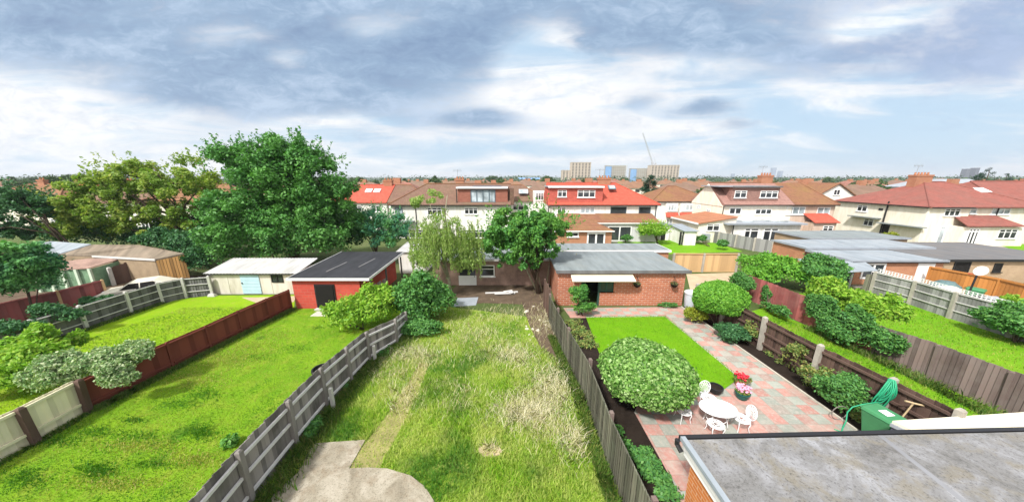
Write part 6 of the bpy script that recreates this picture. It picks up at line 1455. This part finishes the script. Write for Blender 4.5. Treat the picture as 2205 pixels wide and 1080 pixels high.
# far woods to the horizon: one mass
cl = []
rr = random.Random(77)
for i in range(2300):
    y = 330 * math.exp(rr.random() * 2.1); x = rr.uniform(-1.9, 1.9) * y; s = rr.uniform(5, 8.5) * (1 + y / 2600)
    cl.append((x, y, s * .75, s * 1.6, s, s * .72))
o = link('distant_woods', raw_mesh('distant_woods', leaves_in(cl, 120000, 2.3, 78), 4, M['l_wood'])); tag(o, 'distant wooded suburbs out to the horizon', 'woods', kind='stuff')
# low hill
b = MB(); n = 40; vs = []; fs = []
for i in range(n + 1):
    a = i / n; x = -2600 + 6800 * a; h = 20 + 40 * math.exp(-((x - 330) / 420) ** 2) + 10 * math.sin(a * 23) + 6 * math.sin(a * 51)
    vs += [(x, 4300, -1), (x, 4500, max(6, h)), (x, 5400, -1)]
for i in range(n): fs += [(3 * i, 3 * i + 3, 3 * i + 4, 3 * i + 1), (3 * i + 1, 3 * i + 4, 3 * i + 5, 3 * i + 2)]
b.add(vs, fs); tag(b.build('hill', M['l_wood'], smooth=True), kind='structure')

# ------------------------------------------------------------------ garden furniture and small things
def scroll_leg(b, x, y, h, out, r=.014):
    o = Vector(out).normalized()
    p = Vector((x, y, 0)); b.tube([p + o * .05 + Vector((0, 0, .012)), p + o * .02 + Vector((0, 0, h * .15)), p - o * .01 + Vector((0, 0, h * .45)), p + o * .025 + Vector((0, 0, h * .8)), p + Vector((0, 0, h))], [r * .9, r * .8, r, r * 1.3, r], 8)
def ring(b, c, rx, ry, r, n=28, M_=None, plane='xy', a0=0, a1=2 * math.pi):
    pts = []
    for i in range(n + 1):
        a = a0 + (a1 - a0) * i / n
        q = Vector((rx * math.cos(a), ry * math.sin(a), 0)) if plane == 'xy' else Vector((rx * math.cos(a), 0, ry * math.sin(a)))
        pts.append(Vector(c) + q)
    b.tube(pts, r, 6, False)
def seat_lattice(b, c, rx, ry):
    ring(b, c, rx, ry, .016); ring(b, c, rx * .62, ry * .62, .01); ring(b, c, rx * .28, ry * .28, .01)
    for i in range(14):
        a = i * math.pi / 7; q = Vector((math.cos(a) * rx, math.sin(a) * ry, 0)); b.tube([Vector(c) + q * .28, Vector(c) + q], .009, 5)
        ring(b, Vector(c) + q * .81, rx * .16, ry * .16, .007, 8)
def make_chair(label, loc, rz, back=True):
    t = thing('garden_chair' if back else 'garden_stool', loc, label, 'chair' if back else 'stool', 'white cast metal garden seats')
    t.rotation_euler = (0, 0, rz)
    b = MB(); seat_lattice(b, (0, 0, .42), .26, .24); b.build('seat', M['iron'], t, local=True, smooth=True)
    for x, y in ((-.19, -.16), (.19, -.16), (-.18, .17), (.18, .17)):
        b = MB(); scroll_leg(b, x, y, .42, (x, y, 0)); b.build('leg', M['iron'], t, local=True, smooth=True)
    if back:
        b = MB(); tilt = Matrix.Translation((0, .22, .44)) @ Matrix.Rotation(R(-12), 4, 'X'); b.M = tilt
        ring(b, (0, 0, .25), .25, .25, .017, 26, plane='xz', a0=-1.15, a1=math.pi + 1.15)
        for i in range(9):
            a = math.pi * (i + .5) / 9; b.tube([(0, 0, .03), (math.cos(a) * .12, 0, .03 + math.sin(a) * .18), (math.cos(a) * .235, 0, .25 + math.sin(a) * .235)], .008, 5)
        for i in range(5):
            a = math.pi * (i + .5) / 5; ring(b, (math.cos(a) * .15, 0, .25 + math.sin(a) * .14), 0.05, 0.05, .006, 10, plane='xz')
        b.tube([(-.1, 0, .02), (-.06, 0, -.03)], .016, 6); b.tube([(.1, 0, .02), (.06, 0, -.03)], .016, 6); b.tube([(-.11, 0, .03), (.11, 0, .03)], .014, 6)
        b.build('backrest', M['iron'], t, local=True, smooth=True)
    return t
tx, ty, tz = 7.28, 8.9, .035
t = thing('garden_table', (tx, ty, tz), 'white oval cast metal garden table on the pink and green slabs', 'table')
b = MB(); b.lathe([(.02, .688), (.6, .69), (.64, .70), (.655, .715), (.64, .728), (.02, .732)], n=40, sx=.96, sy=.70); b.build('tabletop', M['iron'], t, local=True, smooth=False)
for a in (40, 140, 220, 320):
    x, y = .36 * math.cos(R(a)), .29 * math.sin(R(a)); b = MB(); scroll_leg(b, x, y, .69, (x, y, 0), .018); b.build('leg', M['iron'], t, local=True, smooth=True)
b = MB(); ring(b, (0, 0, .3), .33, .26, .012); b.build('stretcher', M['iron'], t, local=True)
make_chair('white garden chair with fan back behind the table', (7.55, 9.75, tz), R(8))
make_chair('white garden chair turned sideways right of the table', (8.05, 8.75, tz), R(-98))
make_chair('white garden chair left of the table half under the dome bush', (6.22, 9.12, tz), R(95))
make_chair('white lattice garden stool on the near side of the table', (6.98, 8.5, tz), R(0), False)
# flower pots
def flowers(parent, c, k, rad, mat, seed):
    rr = random.Random(seed); b = MB()
    for i in range(k):
        a, q = rr.random() * 6.28, rr.random() ** .5 * rad; p = Vector(c) + Vector((math.cos(a) * q, math.sin(a) * q, rr.uniform(-.04, .1)))
        b.lathe([(.012, -.02), (.045, 0), (.05, .025), (.02, .05)], p, 7)
    b.build('bloom', mat, parent)
M['fl_red'] = m_plain('red petals', (.62, .03, .05), .6, .3, bmp=0); M['fl_pink'] = m_plain('pink petals', (.72, .33, .46), .6, .25, bmp=0)
c = G(1596, 858); t = thing('flower_pot', (c.x, c.y, .03), 'teal pot of pink flowers beside the lawn corner', 'flower pot')
b = MB(); b.lathe([(.16, .03), (.2, .1), (.24, .28), (.27, .29), (.27, .32), (.23, .32), (.21, .26)], (c.x, c.y, 0), 24); b.build('pot', M['greenpot'], t, smooth=False)
crown('foliage', [(c.x, c.y, .38, .25, .23, .12)], 420, .09, M['l_rose'], 101, t); flowers(t, (c.x, c.y, .46), 48, .25, M['fl_pink'], 3)
c2 = c + Vector((.5, .75, 0)); t = thing('flower_pot', (c2.x, c2.y, .03), 'dark pot of red flowers just behind the pink flower pot', 'flower pot')
b = MB(); b.lathe([(.16, .03), (.22, .3), (.24, .31), (.24, .35), (.2, .34)], (c2.x, c2.y, 0), 20); b.build('pot', M['pot'], t)
crown('foliage', [(c2.x + .05, c2.y, .38, .34, .3, .12)], 420, .1, M['l_copper'], 102, t); flowers(t, (c2.x, c2.y, .48), 42, .23, M['fl_red'], 4)
c3 = G(1546, 852); t = thing('flower_pot', (c3.x, c3.y + .2, .03), 'low black tub behind the fan backed chair', 'flower pot')
b = MB(); b.lathe([(.2, .03), (.26, .25), (.28, .25), (.28, .3), (.24, .3), (.22, .2)], (c3.x, c3.y + .2, 0), 24); b.build('pot', M['pipe'], t); b = MB(); b.lathe([(.05, .2), (.235, .24)], (c3.x, c3.y + .2, 0), 20); b.build('soil', M['soil'], t)
t = thing('flower_pot', (-7.55, 10.1, 0), 'black tub standing behind the silvered fence on the left lawn', 'flower pot')
b = MB(); b.lathe([(.25, 0), (.33, 1.25), (.36, 1.26), (.36, 1.36), (.31, 1.36), (.28, 1.2)], (-7.5, 10.3, 0), 22); b.build('pot', M['pipe'], t); b = MB(); b.lathe([(.05, 1.2), (.3, 1.22)], (-7.5, 10.3, 0), 18); b.build('soil', M['soil'], t)
bl = G(492, 965); 
t = thing('leafy_plant', (bl.x, bl.y, 0), 'small bright leafy plant on the mown lawn against the silvered fence', 'plant'); crown('foliage', [(bl.x, bl.y + .1, .2, .24, .22, .22)], 260, .13, M['l_syc'], 104, t)
c = G(1248, 676); 
# grey water butt by the garage
p = G(1486, 660); t = thing('water_butt', (p.x, p.y, 0), 'pale lidded water butt beside the brick garage corner', 'water butt')
b = MB(); b.lathe([(.36, 0), (.42, .5), (.44, .95), (.47, .97), (.47, 1.02), (.43, 1.02)], p, 24); M['butt'] = m_plain('pale grey plastic', (.50, .55, .60), .5, .12, bmp=0); b.build('barrel', M['butt'], t)
b = MB(); b.lathe([(.46, 1.025), (.48, 1.06), (.4, 1.12), (.05, 1.15)], p, 24); b.build('lid', M['fascia'], t)
# wheelie bin, hose, spade and cream topped shed
def wheelie(name, label, loc, rz, k=1.0, tall=1.05):
    t = thing(name, loc, label, 'bin'); t.rotation_euler = (0, 0, rz)
    b = MB(); b.hull([(-.22, -.26, .06), (.22, -.26, .06), (.22, .24, .06), (-.22, .24, .06)], [(-.29 * k, -.36, tall - .1), (.29 * k, -.36, tall - .1), (.29 * k, .36, tall - .1), (-.29 * k, .36, tall - .1)]); b.build('bin_body', M['greenbin'], t, local=True, bevel=.02)
    b = MB(); b.hull([(-.31 * k, -.4, tall - .09), (.31 * k, -.4, tall - .09), (.31 * k, .38, tall - .09), (-.31 * k, .38, tall - .09)], [(-.27 * k, -.34, tall), (.27 * k, -.34, tall), (.27 * k, .36, tall + .03), (-.27 * k, .36, tall + .03)]); l = b.build('lid', M['greenbin'], t, local=True, bevel=.02)
    b = MB(); b.tube([(-.24, .45, tall - .08), (.24, .45, tall - .08)], .02, 7); b.tube([(-.24, .36, tall - .08), (-.24, .45, tall - .08)], .02, 6); b.tube([(.24, .36, tall - .08), (.24, .45, tall - .08)], .02, 6); b.build('handle', M['greenbin'], t, local=True)
    for s in (-1, 1): b = MB(Matrix.Translation((s * .25, .25, .1)) @ Matrix.Rotation(R(90), 4, 'Y')); b.lathe([(.1, -.03), (.1, .03)], n=14); b.build('wheel', M['rubber'], t, local=True)
    return t, l
t, l = wheelie('wheelie_bin', 'green wheelie bin with a white label on its lid below the coiled hose', (12.25, 8.25, .02), R(12), 1.25, 1.12)
b = MB(); b.add([(-.16, -.15, 1.137), (.14, -.18, 1.136), (.16, .06, 1.147), (-.12, .1, 1.149)], [(0, 1, 2, 3)]); b.build('lid_label', M['frame'], l, local=True)
t = thing('coiled_hose', (13.1, 9.1, 0), 'tangled green garden hose hung over the brown fence post', 'hose')
rr = random.Random(9); 
for i in range(12):
    b = MB(); h = rr.uniform(.75, 1.25); w = rr.uniform(.04, .12); c = Vector((13.2 + rr.uniform(-.06, .04), 8.98 + rr.uniform(-.06, .06), 1.84)); pts = []
    off = -rr.uniform(.0, .5) * (1 if i % 3 else .3)
    for k in range(25):
        a = 2 * math.pi * k / 24; q = (1 - math.cos(a)) / 2
        pts.append(c + Vector((off * q ** 1.3 - w * math.sin(a) * (.4 + q) - .1 * math.sin(math.pi * q), -.12 * math.sin(math.pi * q) + w * .6 * math.sin(a), -h * q)))
    b.tube(pts, .019, 6, False); b.build('hose_loop', M['hose'], t, smooth=True)
b = MB(); b.tube([(12.9, 8.9, 1.0), (12.4, 8.95, .85), (12.15, 9.0, .7), (12.0, 8.98, .5), (11.95, 8.9, .2), (11.7, 8.75, .05), (11.5, 8.6, .04), (11.35, 8.7, .04)], .02, 7); b.build('hose_tail', M['hose'], t, smooth=True)
b = MB(); ring(b, (11.95, 9.15, .32), .28, .28, .014, 24, plane='xz'); b.build('wire_hoop', M['f_grey'], t)
t = thing('garden_spade', (13.2, 8.2, 0), 'wooden spade handle with a T grip leaning on the brown fence', 'spade')
b = MB(); b.tube([(12.95, 8.45, .1), (13.25, 8.35, 1.42)], .022, 7); b.build('shaft', M['pale_wood'], t); b = MB(); b.tube([(13.05, 8.42, 1.45), (13.26, 8.34, 1.42), (13.48, 8.26, 1.4)], .03, 7); b.build('grip', M['pale_wood'], t); b = MB(); b.hull([(12.85, 8.5, 0), (13.05, 8.44, 0), (13.05, 8.46, 0), (12.85, 8.52, 0)], [(12.87, 8.46, .3), (13.07, 8.4, .3), (13.07, 8.42, .3), (12.87, 8.48, .3)]); b.build('spade_blade', M['pipe'], t)
q = [G(1922, 905, 1.65), G(2240, 884, 1.65), G(2240, 940, 1.65), G(1992, 938, 1.65)]
t = thing('storage_shed', (q[3].x, q[3].y, 0), 'low storage lean to with flat cream top beside the green bin', 'shed')
b = MB(); b.hull([v - Vector((0, 0, .08)) for v in q], q); b.build('top', M['sheetcream'], t)
ce = sum(q, Vector()) / 4
b = MB(); qq = [ce + (v - ce) * .985 for v in q]; b.hull([Vector((v.x, v.y, 0)) for v in qq], [Vector((v.x, v.y, 1.56)) for v in qq]); b.build('side_panel', M['darkblue'], t)
b = MB(); A, B = q[0], q[3]
b.bar(A + Vector((-.03, 0, -.13)), B + Vector((-.03, 0, -.13)), .04, .1); b.build('trim', M['leadgrey'], t); b = MB(); b.bar(A + Vector((-.03, 0, -.62)), B + Vector((-.03, 0, -.62)), .04, .06); b.build('trim', M['leadgrey'], t)
# ------------------------------------------------------------------ near flat roofed extension at the lower right
t = thing('house_extension', (9, 3, 0), 'near brick extension with stained grey felt flat roof and white verge boards', 'extension')
zr = 2.8; fl, fr = G(1478, 946, zr), G(2205, 929, zr)
d = (fr - fl).normalized(); fr2 = fl + d * 13.5; nl_ = Vector((0, -1, 0))
bl_ = Vector((fl.x + .1, .4, zr)); br_ = Vector((fr2.x, .4, zr))
b = MB(); b.hull([Vector((p.x + (.12 if i in (0, 3) else 0), p.y - (.1 if i in (2, 3) else 0), 0)) for i, p in enumerate((bl_, br_, fr2, fl))], [Vector((p.x + (.12 if i in (0, 3) else 0), p.y - (.1 if i in (2, 3) else 0), 2.62)) for i, p in enumerate((bl_, br_, fr2, fl))]); b.build('wall', M['bricknear'], t)
b = MB(); b.hull([p - Vector((0, 0, .17)) for p in (bl_, br_, fr2, fl)], [bl_, br_, fr2, fl]); ro = b.build('roof', M['felt_near'], t)
b = MB(); o = Vector((-.035, 0, 0)); b.bar(fl + Vector((-.06, .05, .0)), bl_ + Vector((-.06, 0, .0)), .11, .1); b.build('verge_trim', M['felt_blue'], ro)
b = MB(); b.bar(fl + Vector((-.04, .02, -.15)), bl_ + Vector((-.04, 0, -.15)), .03, .2); b.build('verge_board', M['f_rail'], ro)
b = MB(); b.bar(fl + Vector((.02, .0, -.34)), bl_ + Vector((.02, 0, -.34)), .05, .16); b.build('soffit_board', M['fascia'], ro)
b = MB(); b.bar(fl + Vector((-.1, .08, -.04)), fr2 + Vector((0, .08, -.04)), .1, .1); b.build('gutter', M['pipe'], ro)
b = MB(); p = fl + Vector((-.16, .06, -.06)); b.tube([p, p + Vector((0, 0, -.12)), p + Vector((.05, -.12, -.22))], .055, 9); b.build('downpipe', M['pipe'], ro)
r1 = fl.lerp(fr2, .33); 
M['seam'] = m_felt('pale seam', (.21, .215, .23), .3, (.14, .14, .14), .6)
for k in (.34, .62): 
    b = MB(); a_ = fl.lerp(fr2, k) + Vector((0, 0, .003)); c_ = bl_.lerp(br_, k - .06) + Vector((0, 0, .003)); e_ = Vector((.06, 0, 0)); b.add([a_ - e_, a_ + e_, c_ + e_, c_ - e_], [(3, 2, 1, 0)]); b.build('felt_seam', M['seam'], ro)
# ------------------------------------------------------------------ yard at the right
p = AT(2112, 584, 19.2); t = thing('basketball_hoop', (p.x, 19.2, 0), 'basketball stand with pale rounded backboard and red rim above the trellis', 'basketball hoop')
b = MB(Matrix.Translation((p.x, 19.2, p.z))); n = 24; ring_ = [(.52 * math.cos(2 * math.pi * i / n), .36 * (1 if math.sin(2 * math.pi * i / n) > 0 else .8) * math.sin(2 * math.pi * i / n)) for i in range(n)]
b.hull([(x, -.02, z) for x, z in ring_], [(x, .02, z) for x, z in ring_]); b.build('backboard', M['frame'], t)
b = MB(); ring(b, (p.x + .12, 19.2 + .3, p.z - .3), .23, .23, .02); b.build('rim', M['red'], t)
b = MB(); b.tube([(p.x - .1, 19.24, p.z - .2), (p.x - .45, 19.1, 0.05)], .05, 8); b.build('pole', M['pipe'], t); b = MB(); b.box(p.x - .85, p.x - .1, 18.8, 19.4, 0, .14); b.build('base', M['pipe'], t, bevel=.03)
wheelie('wheelie_bin', 'green wheelie bin beside the basketball stand', (AT(2103, 620, 19.6).x, 19.6, 0), R(25), 1.3, 1.15)
p = AT(2040, 600, 21.6); t = thing('covered_furniture', (p.x, 21.6, 0), 'garden furniture under a blue green cover by the white door', 'covered furniture')
rr = random.Random(4); b = MB(); b.lathe([(.75, 0), (.8, .35), (.72, .7), (.5, .85), (.35, 1.0), (.05, 1.02)], (p.x, 21.6, 0), 12, 1.1); b.v = [(x + rr.uniform(-.06, .06), y + rr.uniform(-.06, .06), z) for x, y, z in b.v]; b.build('cover', M['tarp'], t)
p = AT(2058, 615, 19.9); t = thing('toy_house', (p.x, 19.9, 0), 'cream and pink plastic play house behind the trellis', 'toy')
b = MB(); b.box(p.x - .7, p.x + .6, 19.9, 20.6, 0, .8); b.build('wall', M['sheetcream'], t, bevel=.03); b = MB(); b.hull([(p.x - .8, 19.8, .8), (p.x + .7, 19.8, .8), (p.x + .7, 20.7, .8), (p.x - .8, 20.7, .8)], [(p.x - .6, 20.1, 1.05), (p.x + .5, 20.1, 1.05), (p.x + .5, 20.4, 1.05), (p.x - .6, 20.4, 1.05)]); b.build('roof', M['sheetcream'], t); b = MB(); b.box(p.x + .1, p.x + .5, 19.86, 19.898, .05, .6); b.build('door', M['pinkplastic'], t)
p = AT(2152, 640, 18.6); t = thing('storage_box', (p.x, 18.6, 0), 'white plastic storage box beyond the trellis', 'box'); b = MB(); b.box(p.x - .55, p.x + .45, 18.4, 19.0, 0, .75); b.build('box_body', M['fascia'], t, bevel=.04); b = MB(); b.box(p.x - .58, p.x + .48, 18.37, 19.03, .75, .83); b.build('lid', M['leadgrey'], t, bevel=.02)
p = AT(2128, 632, 18.9); t = thing('barbecue', (p.x, 19.1, 0), 'low black kettle barbecue between the green bin and the white box', 'barbecue'); b = MB(); b.lathe([(.05, .35), (.3, .5), (.33, .62), (.3, .75), (.08, .84)], (p.x, 19.1, 0), 18); b.build('bowl', M['pipe'], t)
for a in range(3): b = MB(); b.tube([(p.x + .2 * math.cos(a * 2.1), 19.1 + .2 * math.sin(a * 2.1), .45), (p.x + .32 * math.cos(a * 2.1), 19.1 + .32 * math.sin(a * 2.1), 0)], .015, 5); b.build('leg', M['pipe'], t)
# orange brick enclosure and patio things beyond
Yq = 36.6; a, c = AT(1827, 500, Yq), AT(1902, 500, Yq)
t = thing('brick_enclosure', (a.x, Yq, 0), 'low orange brick enclosure with flat roof beside the golden bush', 'outbuilding')
flat_box(t, a.x, c.x, Yq, Yq + 3.2, 0, 1.75, 'brickorange', 'felt_dark', None, ov=.1, rt=.08); window(t, ident(Yq), a.x + 1.0, a.x + 2.0, 1.0, 1.5, 1, frame='pipe', sill=False)
M['sofa'] = m_plain('black rattan', (.02, .02, .024), .7, .3)
p0, p1 = AT(1668, 523, 37), AT(1735, 523, 37); t = thing('garden_sofa', (p0.x, 37, 0), 'black rattan corner sofa behind the grey fence', 'garden sofa')
b = MB(); b.box(p0.x, p1.x, 36.4, 37.2, 0, .42); b.build('seat', M['sofa'], t, bevel=.03); b = MB(); b.box(p0.x, p1.x, 37.2, 37.45, 0, .85); b.build('backrest', M['sofa'], t, bevel=.03); b = MB(); b.box(p1.x, p1.x + .3, 36.4, 37.45, 0, .65); b.build('arm', M['sofa'], t, bevel=.03)
p0, p1 = AT(1764, 508, 38.5), AT(1800, 508, 38.5); t = thing('garden_sofa', (p0.x, 38.5, 0), 'black garden seat under the red lean to roof', 'garden sofa')
b = MB(); b.box(p0.x, p1.x, 38.2, 38.9, 0, .45); b.build('seat', M['sofa'], t, bevel=.03); b = MB(); b.box(p0.x, p1.x, 38.9, 39.1, 0, .95); b.build('backrest', M['sofa'], t, bevel=.03)
def aerial(house, loc):
    par = [o for o in COL.objects if o.get('label', '').startswith(house)]
    x, y, z = loc; b = MB(); b.tube([(x, y, z - .8), (x, y, z + 1.5)], .03, 5); b.tube([(x - .7, y, z + 1.4), (x + .7, y, z + 1.4)], .025, 5)
    for i in range(7): b.tube([(x - .65 + i * .2, y, z + 1.15), (x - .65 + i * .2, y, z + 1.65)], .015, 4)
    b.build('aerial', M['leadgrey'], par[0])
aerial('cream pair with big blank', (X(1640, 390, HY + 4), HY + 4.2, 9.0)); aerial('cream house with weathered', (xm_ - .5, Yr + 6.2, 9.1)); aerial('white semi detached pair', (X(1290, 388, HY + 4.5), HY + 4.4, 8.6)); aerial('white house pair with brick', (X(985, 392, HY + 5), HY + 5.4, 8.5))
# ------------------------------------------------------------------ the air
m = bpy.data.materials.new('air'); m.use_nodes = True; n_ = NT(m.node_tree); n_.n.clear(); o_ = n_.node('ShaderNodeOutputMaterial'); v_ = n_.node('ShaderNodeVolumePrincipled')
v_.inputs['Color'].default_value = (.86, .92, 1, 1); v_.inputs['Density'].default_value = .0002; v_.inputs['Anisotropy'].default_value = .1; n_.l.new(v_.outputs[0], o_.inputs['Volume'])
b = MB(); b.box(-8800, 8800, -38, 8800, -1.5, 118); o = b.build('haze', m); o['kind'] = 'stuff'
print('leaves', LEAVES[0])
